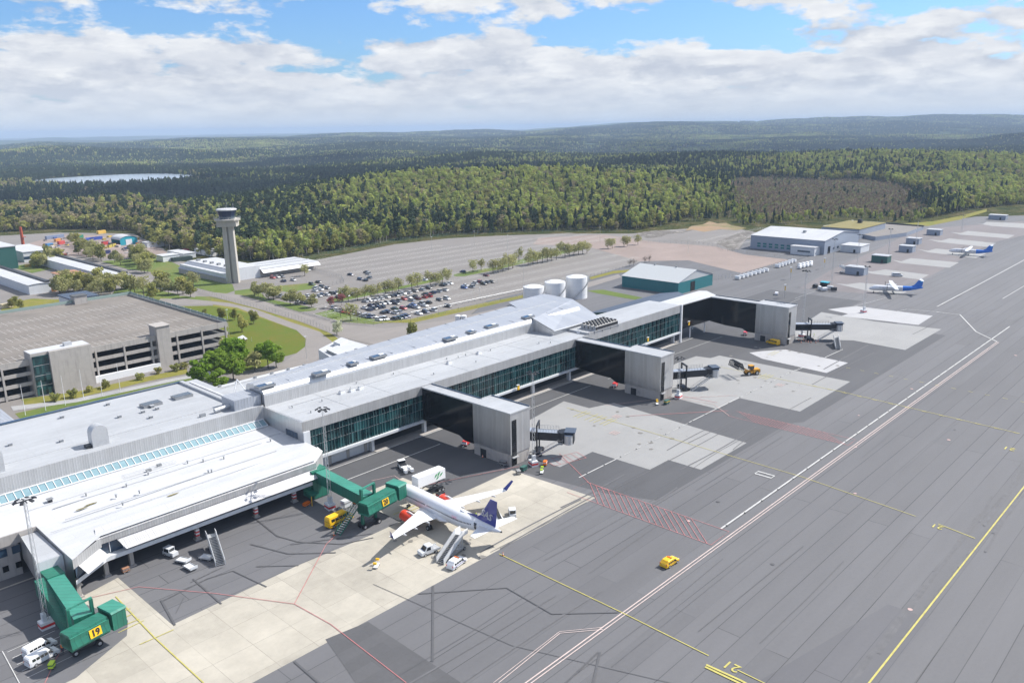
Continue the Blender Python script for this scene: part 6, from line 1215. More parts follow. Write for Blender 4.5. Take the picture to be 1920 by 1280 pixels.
# service yard kit behind the concourse
for px,py,lab in ((859,608,'left one of two white upright cylinders behind the upper storey'),(870,608,'right one of two white upright cylinders behind the upper storey')):
    x,y=at(px,py,0); t=thing('white_silo',lab,'silo',(x,y)); b=MB(); b.tube((0,0,0),(0,0,4.2),1.35,'white_paint',14); b.build('shell',t); b=MB(); b.tube((0,0,4.2),(0,0,4.5),1.35,'white_paint',14,r2=.5); b.build('cap',t)
x,y=at(940,594); t=thing('tanker_trailer','dark red tanker trailer parked left of the white fuel tanks','tanker',(x,y)); b=MB(); b.tube((-4,0,1.9),(4,0,1.9),1.2,'galvanised',12); b.build('tank',t); b=MB(); b.box(-4,4,-1.1,1.1,.5,.9,'rust_red'); b.build('chassis',t)
x,y=at(810,622); M('violet',(.12,.08,.42),.5); 
for i in range(4): b=MB(); b.box(-.55,.55,-.6,.6,0,1.4,'violet'); b.box(-.6,.6,-.65,.65,1.4,1.5,'dark_steel'); o=b.build('waste_bin'); o.location=(x+i*1.5,y,0); tag(o,'one of the violet bins in a row behind the concourse roof','bin','violet bins behind the concourse')
x,y=at(1050,560); 
b=MB(); b.tube((*at(770,590),1.2),(*at(985,545),1.2),.25,'grey_steel',6)
for f in np.linspace(0,1,20): p=Vector(at(770,590)).lerp(Vector(at(985,545)),f); b.tube((p.x,p.y,0),(p.x,p.y,1.2),.1,'grey_steel',4)
tag(b.build('pipeline'),'long low grey pipeline beside the service road left of the tanks','pipeline')
# ================================================================== parked cars
PAINT={'white':(.72,.73,.74),'silver':(.42,.44,.47),'dark grey':(.07,.075,.085),'black':(.02,.021,.024),'dark blue':(.015,.03,.09),'blue':(.03,.10,.34),'red':(.40,.02,.025),'maroon':(.13,.015,.02),'grey':(.20,.21,.23),'dark green':(.012,.05,.03)}
for k,c in PAINT.items(): M('paint_'+k,c,.3,coat=.6)
CARM={}
def carmesh(col,kind):
    key=(col,kind)
    if key in CARM: return CARM[key]
    L_,H_={'hatchback':(4.1,1.48),'saloon':(4.7,1.45),'estate car':(4.7,1.5),'off-roader':(4.6,1.75)}[kind]; h=L_/2; m='paint_'+col; b=MB(); W=1.8
    body_loft(b,[(h,.6),(h-.1,.72),(h-1.2,.92),(-h+.35,.95),(-h,.8)],W,m,.25,.7)
    f=(h-1.15,h-1.85,-h+(.15 if kind!='saloon' else .7),-h+(.5 if kind!='saloon' else 1.3)); zb,zt=.9,H_
    lo=[(f[0],-.82,zb),(f[0],.82,zb),(f[2],.82,zb),(f[2],-.82,zb)]; hi=[(f[1],-.66,zt),(f[1],.66,zt),(f[3],.66,zt),(f[3],-.66,zt)]
    b.add(lo+hi,[(0,1,5,4),(1,2,6,5),(2,3,7,6),(3,0,4,7)],'car_glass'); e=.012; b.add([(p[0],p[1]*1.04,p[2]+e) for p in hi],[(0,1,2,3)],m)
    for x in (h-.85,-h+.85):
        for s in (1,-1): b.tube((x,s*.72,.31),(x,s*.93,.31),.31,'rubber',10); b.tube((x,s*.92,.31),(x,s*.94,.31),.18,'galvanised',6)
    CARM[key]=b.mesh('parked_car'); return CARM[key]
KINDS=['hatchback','saloon','estate car','off-roader']
C1=lambda L:[(480+x/8.727,490+y/8.727,c) for x,y,c in L]; C2=lambda L:[(660+x/8.727,510+y/8.727,c) for x,y,c in L]; C3=lambda L:[(780+x/5.647,450+y/5.647,c) for x,y,c in L]
w_,s_,d_,k_,b_b,r_,g_='white','silver','dark grey','black','dark blue','red','grey'
ROWS=[('in the back row below the tree line',C2([(215,495,s_),(285,478,s_),(345,475,s_),(405,460,w_),(475,445,w_),(575,420,w_),(640,408,d_),(715,395,b_b),(765,382,s_),(840,365,w_),(935,350,w_),(1035,325,g_),(1145,300,s_),(1255,275,k_),(1480,228,k_),(1540,212,w_),(1600,198,w_)])),
('in the second row from the trees',C2([(850,455,r_),(930,432,w_),(1025,410,d_),(1200,375,d_),(1265,405,r_),(1320,350,b_b),(1420,330,s_),(1530,310,s_)])),
('in the third row from the trees',C2([(310,562,b_b),(370,552,d_),(430,538,k_),(505,527,w_),(585,522,s_),(665,492,b_b),(720,528,d_),(760,484,s_),(975,474,s_),(1075,448,'maroon'),(1190,424,r_)])),
('in the fourth row from the trees',C2([(205,602,w_),(285,628,b_b),(360,608,k_),(425,594,b_b),(490,584,d_),(695,612,'dark green'),(840,608,r_),(940,578,b_b),(1000,552,'blue'),(1050,593,s_),(1135,528,s_),(1185,563,w_),(1250,513,k_),(1430,470,k_),(1550,450,w_)])),
('in the fifth row from the trees',C2([(510,678,k_),(590,668,b_b),(705,683,w_),(775,668,s_),(1090,693,w_),(1205,668,b_b),(1330,638,w_),(1570,573,k_)])),
('in the front row by the verge',C2([(130,708,w_),(210,738,s_),(290,748,b_b),(345,742,g_),(440,792,w_),(500,783,s_),(545,782,w_),(690,778,k_),(775,768,'dark green'),(840,752,b_b),(890,733,b_b)])),
('in the loose group farthest right',C3([(510,512,'blue'),(520,490,w_),(590,503,s_),(620,467,w_),(665,452,r_),(715,473,k_),(750,458,g_),(800,452,k_),(745,383,'maroon'),(495,342,b_b),(90,428,w_)])),
('in the tree shaded row by the fenced road',C1([(240,540,w_),(280,562,s_),(335,568,w_),(395,587,g_),(470,607,k_),(520,618,w_),(600,643,s_),(690,672,w_),(760,673,k_),(820,692,b_b),(870,688,w_),(920,693,s_)])),
('in the small lot, front part',C1([(850,578,w_),(960,603,w_),(1035,578,s_),(1090,558,b_b),(1160,558,w_),(1225,538,d_),(1290,538,b_b),(1345,603,k_),(1350,525,d_),(1480,573,b_b),(1540,553,k_)])),
('in the small lot, rear part',C1([(965,493,w_),(975,443,w_),(1060,473,w_),(1085,423,k_),(1170,453,g_),(910,388,'dark green'),(1020,352,k_)])),
('in the slanting row under pink blossom',C1([(1250,778,g_),(1315,805,w_),(1375,815,s_),(1430,832,r_),(1490,842,r_),(1545,855,r_),(1590,870,w_),(1640,868,w_),(1700,888,w_),(1790,905,s_),(1850,922,b_b)])),
('standing alone in the upper empty lot',C1([(855,152,w_),(1545,228,b_b),(1705,303,b_b),(1790,322,k_),(1800,188,k_),(1835,213,s_),(1855,278,g_)])),
('parked outside the tower office',C1([(275,278,r_),(350,268,w_),(435,263,g_),(450,333,b_b),(610,318,s_)]))]
for where,row in ROWS:
    row=sorted(row,key=lambda q:q[0])
    for i,(px,py,c) in enumerate(row):
        kd=KINDS[int(rng.integers(0,4))]; x,y=at(px,py); o=bpy.data.objects.new('parked_car',carmesh(c,kd)); COL.objects.link(o); o.location=(x,y,.06); a=90 if rng.random()<.5 else 270
        if 'slanting' in where or 'fenced road' in where: a-=45
        o.rotation_euler=(0,0,R(a+rng.uniform(-3,3)))
        tag(o,f'{c} {kd}, {OR[i]} from the left {where}','car','cars in the landside car parks')
# scrap yard: containers and skips
def container(px,py,lab,col,L_=6.1,rz=0.0,skip=False,stack=0,h=2.6):
    g_=sum(col)/3; col=tuple(.85*c_+.15*g_+.01 for c_ in col); L_*=.68; h*=.72; nm='box_'+str(col); M(nm,col,.6,var=.2,streak=.2); x,y=at(px,py); b=MB()
    if skip: b.loft([[(-L_/2+a,-1.0,0) ,(-L_/2+a,1.0,0),(-L_/2+a,1.2,h),(-L_/2+a,-1.2,h)] for a in (.6,L_-.6)],nm,sm=False); b.box(-L_/2+.7,L_/2-.7,-1,1,h,h+.05,'dark_void')
    else:
        b.box(-L_/2,L_/2,-1.22,1.22,0,h,nm)
        for k in np.arange(-L_/2+.3,L_/2,.6): b.box(k,k+.3,-1.27,1.27,.15,h-.15,nm)
    o=b.build('skip' if skip else 'shipping_container'); o.location=(x,y,stack); o.rotation_euler=(0,0,rz); tag(o,lab,'skip' if skip else 'container','containers and skips in the scrap yard')
container(140,452,'left one of two big green containers in the scrap yard',(.01,.22,.12),11,R(20),h=6); container(150,450,'right one of two big green containers in the scrap yard',(.012,.25,.14),9,R(20),h=6)
for i,(px,py) in enumerate(((161,453),(169,451),(177,450),(185,449))): container(px,py,OR[i]+' bright blue container from the left beside the green ones',(.01,.06,.40),9,R(10),h=3.6)
container(197,459,'red skip below the blue containers',(.55,.03,.03),9,R(20),True,h=4); container(183,470,'navy skip, left, among the yard trees',(.01,.02,.12),9,R(10),True,h=3.6); container(200,476,'navy skip, right, among the yard trees',(.01,.02,.13),10,R(10),True,h=3.8)
for i,(px,py) in enumerate(((206,464),(213,462),(190,467))): container(px,py,OR[i]+' yellow skip of the yard group from the left',(.55,.45,.03),7,R(30),True,h=3.2)
container(93,462,'light blue container left in the scrap yard',(.03,.22,.5),8,R(20),h=3.6); container(115,458,'red container left in the scrap yard',(.6,.05,.04),8,R(20),h=4); container(108,453,'orange container behind the red one in the yard',(.7,.28,.03),7,R(20),h=3.6); container(190,438,'yellow container at the wood edge of the yard',(.75,.45,.02),12,R(20),h=4)
container(103,447,'long grey blue container row at the back of the yard',(.2,.25,.38),24,R(15),h=4); container(332,477,'left red container by the woods behind the site cabins',(.5,.03,.06),9,R(0),h=4.5); container(348,475,'right red container by the woods behind the site cabins',(.5,.03,.06),9,R(0),h=4.5); container(52,500,'yellow machine in front of the workshop',(.75,.5,.02),5,0,h=2.4); container(140,523,'blue container under the rust roofed shelter',(.03,.18,.5),10,R(90),h=3); container(102,545,'orange lorry body at the end of the left shed',(.6,.22,.02),8,R(60),h=3.6); container(13,577,'yellow and white lorry beside the garage bushes',(.6,.5,.3),8,R(10),h=3.4)
for i in range(7): container(326+i*5,490-i*.6,OR[i]+' dark parked lorry trailer from the left behind the site cabins',(.03,.06,.05),9,R(80),h=3.6)
for i,(px,py) in enumerate([(75+rng.uniform(0,190),445+rng.uniform(0,35)) for _ in range(60)]):
    container(px,py,'one of the small mixed scrap piles and boxes in the yard',[(.3,.28,.27),(.5,.47,.45),(.10,.10,.11),(.5,.12,.05),(.06,.12,.35),(.55,.40,.05),(.2,.19,.18)][i%7],rng.uniform(3,7),rng.uniform(0,3),i%2==0,h=rng.uniform(1,2.4))

# loose ground equipment round the stands
def unit(px,py,lab,m1,m2,L_=1.6,W_=1.0,H_=1.2,rz=20,nm='ground_unit'):
    x,y=at(px,py); t=thing(nm,lab,'ground unit',(x,y),R(rz)); b=MB(); b.box(-L_/2,L_/2,-W_/2,W_/2,.3,.3+H_,m1); b.box(-L_/2-.04,L_/2+.04,-W_/2-.04,W_/2+.04,.3+H_*.55,.3+H_*.72,m2); b.build('housing',t); b=MB(); b.bar((L_/2,0,.35),(L_/2+.9,0,.3),.07,'grey_steel'); b.build('drawbar',t); wheels(t,(L_*.3,-L_*.3),W_,.2,.12)
for a in ((668,942,'orange and white unit beside the nose of the yellow bus','orange_paint','white_paint',2.2,1.3,1.5,10),(650,950,'beige box trailer between the yellow bus and mast foot','pale_panel','grey_steel',2.4,1.5,1.7,5),
(640,960,'low grey cart behind the yellow bus','grey_steel','dark_steel',1.8,1.0,.9,40),(982,882,'dark green cart at the foot of the nearest tower door','deep_green','dark_steel',2.0,1.1,1.0,10),
(972,888,'second low cart by the nearest tower door, farther left','grey_steel','black_plastic',1.6,1.0,.8,60),(1022,872,'orange striped box right of the mast foot at the nearest tower','orange_paint','white_paint',1.5,.9,1.0,30),
(943,872,'bicycle sized grey cart against the nearest tower base','grey_steel','dark_steel',1.8,.7,1.0,100),(1250,757,'olive cart at the corner door of the middle tower','deep_green','yellow_paint',2.0,1.1,1.0,0),
(914,975,'white belt cart under the right side of the navy fin','white_paint','dark_steel',2.2,1.2,1.2,60),(926,985,'small red and white cart right of the tail cone','white_paint','red_paint',1.8,1.1,1.0,50),
(900,980,'dark trolley under the tail of the white airliner','black_plastic','grey_steel',1.8,1.1,.9,20),(826,932,'black lift trolley behind the catering box','black_plastic','red_paint',2.0,1.2,1.0,0),
(236,1072,'small brown crate pile under the white awning corner','rust_roof','grey_steel',1.4,1.0,.8,0),(575,948,'rusty orange rack by the striped mast of bridge 20','orange_paint','rust_red',1.8,.9,.7,15)): unit(*a)
unit(98,1252,'lime tipped marker box beside the red line at the left edge','lime','deep_green',1.2,.8,.9,50)
# ================================================================== trees
leafy('leaf_bright',(.17,.29,.035),(.30,.42,.07),.12,.4); leafy('leaf_spring',(.34,.35,.15),(.45,.43,.20),.18,.4); leafy('leaf_birch',(.25,.32,.08),(.45,.48,.13),.32,.4)
leafy('leaf_olive',(.23,.26,.075),(.40,.37,.12),.3,.35); leafy('leaf_brown',(.27,.24,.14),(.38,.32,.20),.2,.3); leafy('leaf_heath',(.22,.155,.13),(.30,.24,.17),.2,.3); leafy('needle',(.032,.055,.034),(.060,.088,.045),.3,.12); leafy('needle_blue',(.045,.075,.042),(.085,.115,.06),.3,.12)
leafy('blossom_white',(.45,.48,.30),(.6,.62,.45),.1,.4); leafy('blossom_pink',(.30,.10,.12),(.40,.18,.18),.1,.4); leafy('twig_grey',(.17,.14,.12),(.24,.20,.17),.15,.1)
M('bark',(.10,.08,.06),.9,var=.2,vs=1); M('bark_pale',(.36,.33,.30),.9,var=.3,vs=1)
def cards(b,n,size,lumps,m,flat=0.0,r=None,shell=.55):
    r=r or rng; tot=sum(l[3]*l[4]*l[5] for l in lumps); V=[];Fc=[]
    for (cx,cy,cz,rx,ry,rz_) in lumps:
        k=max(3,int(n*rx*ry*rz_/tot)); u=r.normal(size=(k,3)); u/=np.linalg.norm(u,axis=1)[:,None]; rad=(shell+(1-shell)*r.random(k))**.8
        c=u*rad[:,None]*np.array([rx,ry,rz_])+np.array([cx,cy,cz]); a=r.normal(size=(k,3)); a[:,2]*=.6; a/=np.linalg.norm(a,axis=1)[:,None]; q=np.cross(a,u+.4*r.normal(size=(k,3))); q/=np.linalg.norm(q,axis=1)[:,None]+1e-6
        s=size*(.6+.8*r.random(k))[:,None]
        for i in range(k): o=len(V); V+= [tuple(c[i]-a[i]*s[i]-q[i]*s[i]*.6),tuple(c[i]+a[i]*s[i]-q[i]*s[i]*.5),tuple(c[i]+a[i]*s[i]*.7+q[i]*s[i]*.6),tuple(c[i]-a[i]*s[i]*.8+q[i]*s[i]*.5)]; Fc.append((o,o+1,o+2,o+3))
    b.add(V,Fc,m)
def trunk(b,h,r,m='bark',limbs=5,spread=.35,z0=.35):
    b.tube((0,0,-.3),(0,0,h*.55),r,m,6,r2=r*.6); b.tube((0,0,h*.55),(0,0,h*.9),r*.6,m,5,r2=r*.15)
    for k in range(limbs): a=k*2.4+rng.uniform(0,.6); z=h*(z0+.45*k/limbs); l=h*spread*(1-.4*k/limbs); b.tube((0,0,z),(l*math.cos(a),l*math.sin(a),z+l*.9),r*.38,m,4,r2=r*.08,caps=False)
def broad(h,w,n,size,m,bark='bark',base=.3,seed=0,nl=9,oval=1.0,lump=1.0):
    """round crowned tree: (trunk mesh, crown mesh)"""
    r=np.random.default_rng(seed); t_=MB(); trunk(t_,h,h*.016+.05,bark); c=MB(); L=[]
    for k in range(nl): 
        a=r.uniform(0,6.28); f=r.uniform(0,1); z=h*(base+(1-base)*(.12+.72*f)); rr=w*.5*(.35+.45*math.sin(math.pi*min(1,(.15+f*.8))))*r.uniform(.6,1.1)
        L.append((rr*math.cos(a)*.9,rr*math.sin(a)*.9,z,w*.24*lump*r.uniform(.7,1.2),w*.24*lump*r.uniform(.7,1.2),w*.2*lump*oval*r.uniform(.7,1.2)))
    if lump==1.0: L.append((0,0,h*(base+(1-base)*.5),w*.3,w*.3,h*(1-base)*.36))
    cards(c,n,size,L,m,r=r); return t_,c
def conif(h,w,m,seed=0,layers=9,n=9,bark='bark'):
    r=np.random.default_rng(seed); t_=MB(); t_.tube((0,0,-.3),(0,0,h*.7),h*.014,bark,5,r2=.03); c=MB(); z0=h*.14
    for k in range(layers):
        f=k/layers; z=z0+(h-z0)*f; rad=w*.5*(1-f)**.85*r.uniform(.85,1.1); top=z+(h-z0)/layers*1.7; V=[(r.uniform(-.1,.1),r.uniform(-.1,.1),min(top,h))]
        m_=n*2
        for i in range(m_): a=2*math.pi*(i+r.uniform(-.3,.3))/m_; q=rad*(r.uniform(.8,1.15) if i%2==0 else r.uniform(.35,.6)); V.append((q*math.cos(a),q*math.sin(a),z-(.5 if i%2==0 else 0)*w*.12))
        c.add(V,[(0,1+i,1+(i+1)%m_) for i in range(m_)],m)
    return t_,c
def pine(h,w,m,seed=0,n=120):
    r=np.random.default_rng(seed); t_=MB(); t_.tube((0,0,-.3),(0,0,h*.9),h*.015,'bark',5,r2=.05); c=MB(); L=[(r.uniform(-.6,.6)*w*.25,r.uniform(-.6,.6)*w*.25,h*z,w*.3*s,w*.3*s,h*.075) for z,s in ((.55,.8),(.66,1.2),(.76,1.1),(.86,.9),(.94,.55))]; cards(c,n,.62,L,m,r=r,shell=.3); return t_,c
PROT={}
def proto(kind,tc,cname='crown'):
    PROT[kind]=(tc[0].mesh('trunk'),tc[1].mesh('crown'))
proto('lush',broad(12.5,11,4600,.36,'leaf_bright',seed=1,nl=34,lump=.62)); proto('lush2',broad(11.5,10,4000,.34,'leaf_bright',seed=2,nl=30,base=.2,lump=.62))
proto('row',broad(9.5,7,760,.27,'leaf_spring',seed=3,base=.22,oval=1.3)); proto('row2',broad(10,6.6,700,.27,'leaf_spring',seed=4,base=.22,oval=1.5)); proto('olive',broad(9,7,900,.36,'leaf_olive',seed=5,base=.2)); proto('olive2',broad(8,7.5,900,.36,'leaf_spring',seed=6,base=.15))
proto('oval',broad(6.5,4.4,1500,.20,'leaf_olive',seed=7,base=.02,nl=6,oval=1.6)); proto('white',broad(5.5,5.2,800,.22,'blossom_white',seed=8,base=.2)); proto('pink',broad(6,5,650,.22,'blossom_pink',seed=9,base=.3)); proto('bush',broad(2.4,3.6,420,.2,'leaf_olive',seed=10,base=0,nl=5)); proto('bare',broad(6,4,260,.16,'twig_grey',seed=11,base=.2))
def tree(kind,px,py,lab,cat='tree',s=1.0,grp=None,name=None):
    x,y=at(px,py); return tree_at(kind,x,y,0,lab,cat,s,grp,name)
def tree_at(kind,x,y,z,lab,cat,s,grp,name=None):
    tm,cm=PROT[kind]; t=thing(name or ('shrub' if cat=='shrub' else 'tree'),lab,cat,(x,y,z),rng.uniform(0,6.28),grp); t.scale=(s*rng.uniform(.93,1.07),)*2+(s*rng.uniform(.93,1.07),)
    for n_,me in (('trunk',tm),('crown',cm)): o=bpy.data.objects.new(n_,me); COL.objects.link(o); o.parent=t
    return t
for k,px,py,s,lab in (('lush',408,712,1.0,'lush bright green tree nearest the garage lift tower'),('lush2',378,724,.95,'lush bright green tree at the left end of the leafy group by the lift tower'),('lush2',438,712,1.0,'lush bright green tree front middle of the leafy group'),('lush',442,695,1.05,'big lush green tree in the middle of the leafy group'),('lush2',410,735,.8,'low lush tree nearest the concourse roof edge'),('lush',503,690,.95,'round bright green tree at the right end of the leafy group'),('lush2',518,688,.75,'small round bright tree overlooking the lawn'),('olive2',478,695,1.1,'twiggy half bare tree between the lush trees'),('olive2',432,672,1.1,'pale olive tree behind the leafy group'),('olive',455,668,.9,'brown green tree at the garage corner')):
    tree(k,px,py,lab,'tree',s)
k2=('row','row2')
row1=[C2([(x,y,0)])[0][:2] for x,y in ((90,470),(205,445),(318,440),(428,420),(545,380),(660,375),(765,330),(980,300),(1078,260),(1280,225),(1375,230),(1480,195),(1575,165),(-60,475),(-150,480))]
row2=[C3([(x,y,0)])[0][:2] for x,y in ((605,345),(690,325),(815,355),(868,345),(922,335),(978,320),(1025,300),(1090,240),(1188,272),(1240,260),(1288,250),(1338,240),(1390,235),(1437,225),(1487,210),(1525,155),(1578,180),(1625,180),(1672,165),(1720,160),(1765,150),(1810,145))]
for i,(px,py) in enumerate(sorted(row1)): tree(k2[i%2],px,py,f'thin spring tree, {OR[i]} from the left in the row behind the big car park','tree',rng.uniform(.85,1.05),'tree row behind the big car park')
for i,(px,py) in enumerate(sorted(row2)): tree(k2[i%2],px,py,(f'thin spring tree, {OR[i]} from the left' if i<20 else f'thin spring tree, {("next to last","last")[i-20]}')+' in the row between the empty lots','tree',rng.uniform(.9,1.15),'tree row between the empty lots')
row3=[C1([(x,y,0)])[0][:2] for x,y in ((38,585),(118,580),(205,605),(290,630),(375,600),(560,700),(650,710),(740,700),(910,750),(-20,560),(800,240))]
for i,(px,py) in enumerate(sorted(row3)): tree(('olive2','row')[i%2],px,py,f'yellowish spring tree, {OR[i]} from the left beside the road at the tower foot','tree',rng.uniform(.8,1.1),'trees beside the road at the tower foot')
for i,(px,py) in enumerate(((639,594),(621,577),(641,572),(670,600),(658,601))): tree(('bare','pink','pink','bare','row')[i],px,py,('bare twiggy tree at the lot entrance','pink blossom tree, left, at the lot entrance','pink blossom tree, right, at the lot entrance','bare twiggy tree beside the lamp post at the car park end','thin tree in front of the white cars at the car park end')[i],'tree',1.0)
tree('white',632,628,'white blossom tree where the ring road meets the service road','tree',1.2); tree('oval',772,634,'tall pale tree in the paved yard behind the upper storey','tree',1.25)
for i,(px,py,s) in enumerate(((416,602,1),(440,600,.9),(454,622,1.25),(476,607,1.1),(385,592,.6))): tree('oval',px,py,('rounded clipped tree, left, on the lawn','slim clipped tree in front of the underpass','tallest clipped tree at the lawn edge by the garage','clipped tree right of the underpass','smallest clipped tree behind the garage rail')[i],'tree',s)
L3=[(590,390),(650,410),(700,430),(760,440),(860,450),(905,470),(1060,520),(1085,528),(1110,525),(280,490),(340,485),(400,470),(450,455),(450,680),(520,680),(600,660),(660,650),(740,700),(820,650),(870,660),(1080,700),(1150,730),(1265,690),(1335,690),(1430,710),(1010,420),(1060,410)]
L3+=[(rng.uniform(430,770),rng.uniform(610,700)) for _ in range(16)]+[(540+i*22,300+i*13) for i in range(11)]+[(rng.uniform(980,1130),rng.uniform(400,500)) for _ in range(9)]+[(rng.uniform(240,480),rng.uniform(440,490)) for _ in range(8)]+[(rng.uniform(820,1060),rng.uniform(640,690)) for _ in range(7)]+[(rng.uniform(1200,1480),rng.uniform(640,690)) for _ in range(6)]
for i,(x,y) in enumerate(L3):
    k=('olive','olive2','row')[i%3]; tree(k,x/4,380+y/4,'one of the scattered olive green yard trees between the long sheds and the ring road','tree',rng.uniform(.9,1.35),'scattered trees round the yard')
for i,(x,y) in enumerate(((90,790),(160,800),(120,770))): tree('olive',x/4,380+y/4,'one of three yellow green bushes behind the garage at the left edge','shrub',.6,'bushes at the left edge')
for i,(px,py) in enumerate(((103,752),(138,745),(168,735),(198,727),(262,712),(298,700),(330,695),(345,692))): tree('bush',px,py,f'{OR[i]} low round shrub from the left in the bed at the garage wall','shrub',rng.uniform(.8,1.3),'shrubs at the garage wall')
for i,(px,py) in enumerate(((1140,466),(1148,466),(1170,462),(1177,462),(1196,459),(1181,500),(1188,498),(1209,494),(1217,492))): tree('bare' if i>4 else 'row',px,py,'one of the small sparse trees dotted round the brown gravel lot','tree',.9,'sparse trees round the gravel lot')
# ------------------------------------------------------------------ woods
def joined(tc):
    b=MB()
    for q in tc:
        o=len(b.v); b.v+=q.v
        for f,m_,s_m in zip(q.f,q.m,q.sm): b.f.append([i+o for i in f]); b.m.append(b.mi(q.ms[m_])); b.sm.append(s_m)
    return b
KD={}
for i in range(3): KD['con%d'%i]=conif(13.5+i*1.6,6.2,'needle',20+i); KD['pin%d'%i]=pine(13.5+i,5.2,'needle_blue',30+i,150); KD['bir%d'%i]=broad(12.5+i,5.6,230,.52,'leaf_birch','bark_pale',.28,40+i,7,1.5); KD['oli%d'%i]=broad(11+i,7.5,260,.60,'leaf_olive','bark',.2,50+i,8); KD['bro%d'%i]=broad(11+i,7,200,.5,'leaf_brown','bark_pale',.25,60+i,7); KD['hea%d'%i]=broad(2.6+i*.5,3.0,60,.32,'leaf_heath','bark',.0,70+i,4)
order=['bir','bro','con','hea','oli','pin']
pc=bpy.data.collections.new('woodland_kinds'); KM={}
for nm in sorted(KD): me=joined(KD[nm]).mesh(nm); KM[nm]=me; pc.objects.link(bpy.data.objects.new('kind_'+nm,me))
names=sorted(KD)
def mixf(x,y,r_,px):
    """share of (conifer, pine, birch, olive, brown) for a place"""
    n1=fbm(x/170,y/170,3,60); n2=fbm(x/60,y/60,2,71); n3=fbm(x/330,y/330,3,90)
    dec=np.clip((n1-.5)*5.5+.45,.03,.97)
    edge=1-ss(40,160,r_-edge_r(np.arctan2(y,x)))
    left=1-ss(330,520,px)
    dec=np.maximum(dec,edge*.62); dec=np.where((px<420)&(r_<1150),np.maximum(dec,.8),dec)
    X,Y,a=pol(1000,960); hill=hump(x,y,X,Y,260,300,a); dec=np.maximum(dec,np.clip(hill*1.3,0,.92))
    X,Y,a=pol(1700,1650); dec=np.maximum(dec,np.clip(hump(x,y,X,Y,300,420,a)*1.2,0,.85))
    dark=ss(1150,1300,r_)*(1-ss(1700,1900,r_))*(1-ss(1000,1250,px)); dec=dec*(1-.9*dark)
    dec=np.where(r_>1900,dec*.75,dec)
    return dec,n2,n3,left
def scatter_area(r0_,r1_,sp,jit=.45):
    az0,az1=R(3.5),R(83); out=[]; r_=r0_
    while r_<r1_:
        s=sp(r_); n=int((az1-az0)*r_/s); a=az0+(az1-az0)*(np.arange(n)+rng.uniform(-jit,jit,n))/n; rr=r_+rng.uniform(-jit,jit,n)*s; out.append(np.stack([rr*np.cos(a),rr*np.sin(a)],-1)); r_+=s*.9
    return np.vstack(out)
P_=scatter_area(225,2500,lambda r_:5.2 if r_<1100 else 5.2+(r_-1100)/1400*3.6)
x,y=P_[:,0],P_[:,1]; rr=np.hypot(x,y); az=np.arctan2(y,x); px=pxof(x,y); ed=edge_r(az); keep=rr>ed+3
d=np.sqrt(((x-LAKE[0])*math.cos(-.34)+(y-LAKE[1])*math.sin(-.34))**2/150**2+((x-LAKE[0])*-math.sin(-.34)+(y-LAKE[1])*math.cos(-.34))**2/250**2); keep&=d>1.1
# open heath on the right, clearing by the tower
hx=at(1560,385,6); hth=np.exp(-((px-1560)/210)**2)*ss(15,70,rr-ed)*(1-ss(1200,1480,rr+60*(px-1560)/190))*(.35+1.1*fbm(x/110,y/110,3,33)); isheath=hth>.40
gap=(px>500)&(px<620)&(rr>ed+95)&(rr<ed+135); keep&=~gap
clr=(px>1255)&(px<1385)&(rr<ed+40); keep&=~(clr&(rng.random(len(x))<.8))
keep&=~(isheath&(rng.random(len(x))<.25)); keep&=(rr<1600)|(rng.random(len(x))<.93)
low=(px>1345)&(px<1740)&(rr-ed<190)&~isheath; keep&=~(low&(rng.random(len(x))<.5))
x,y,rr,px,ed,isheath,low=[q[keep] for q in (x,y,rr,px,ed,isheath,low)]
dec,n2,n3,left=mixf(x,y,rr,px); u=rng.random(len(x)); v=rng.random(len(x))
kind=np.where(u<dec,np.where(v<.52-.35*left+.2*(n2-.5),0,np.where(v<.52-.35*left+.42+.1*left,4,1)),np.where(v<.42+(n3-.5)*1.6,2,5))
kind=np.where(isheath,np.where(u<.95,3,np.where(v<.5,1,5)),kind); kind=np.where((px<420)&(rr-ed<200)&(kind==0),4,kind)
idx=kind*3+rng.integers(0,3,len(x)); z=terrain(x,y)-.2; sc=rng.uniform(.62,1.3,len(x))*np.where(isheath&(kind!=3),.6,1); sc=np.where((rr-ed<10)&(kind!=3),sc*.8,sc)*np.where(low,.62,1)
# the trees that show largest stand as things of their own
near=np.argsort(rr-ed+rng.uniform(0,8,len(x))+np.where(kind==3,500,0)+np.where((px<-20)|(px>1930),900,0)+np.maximum(rr-620,0)*.15)[:160]; isn=np.zeros(len(x),bool); isn[near]=True
LB={0:'pale green birch at the near edge of the woods',1:'brownish bare tree at the near edge of the woods',2:'dark spruce at the near edge of the woods',4:'olive green leafy tree at the near edge of the woods',5:'dark green pine at the near edge of the woods',3:'low brown bush at the wood edge'}
TM={nm:(KD[nm][0].mesh('trunk'),KD[nm][1].mesh('crown')) for nm in KD}
for i in near:
    nm=names[idx[i]]; PROT[nm]=TM[nm]; tree_at(nm,x[i],y[i],z[i],LB[int(kind[i])],'tree',float(sc[i]),'trees along the wood edge, '+{'bir':'birch','bro':'bare','con':'spruce','oli':'leafy','pin':'pine','hea':'bush'}[nm[:3]])
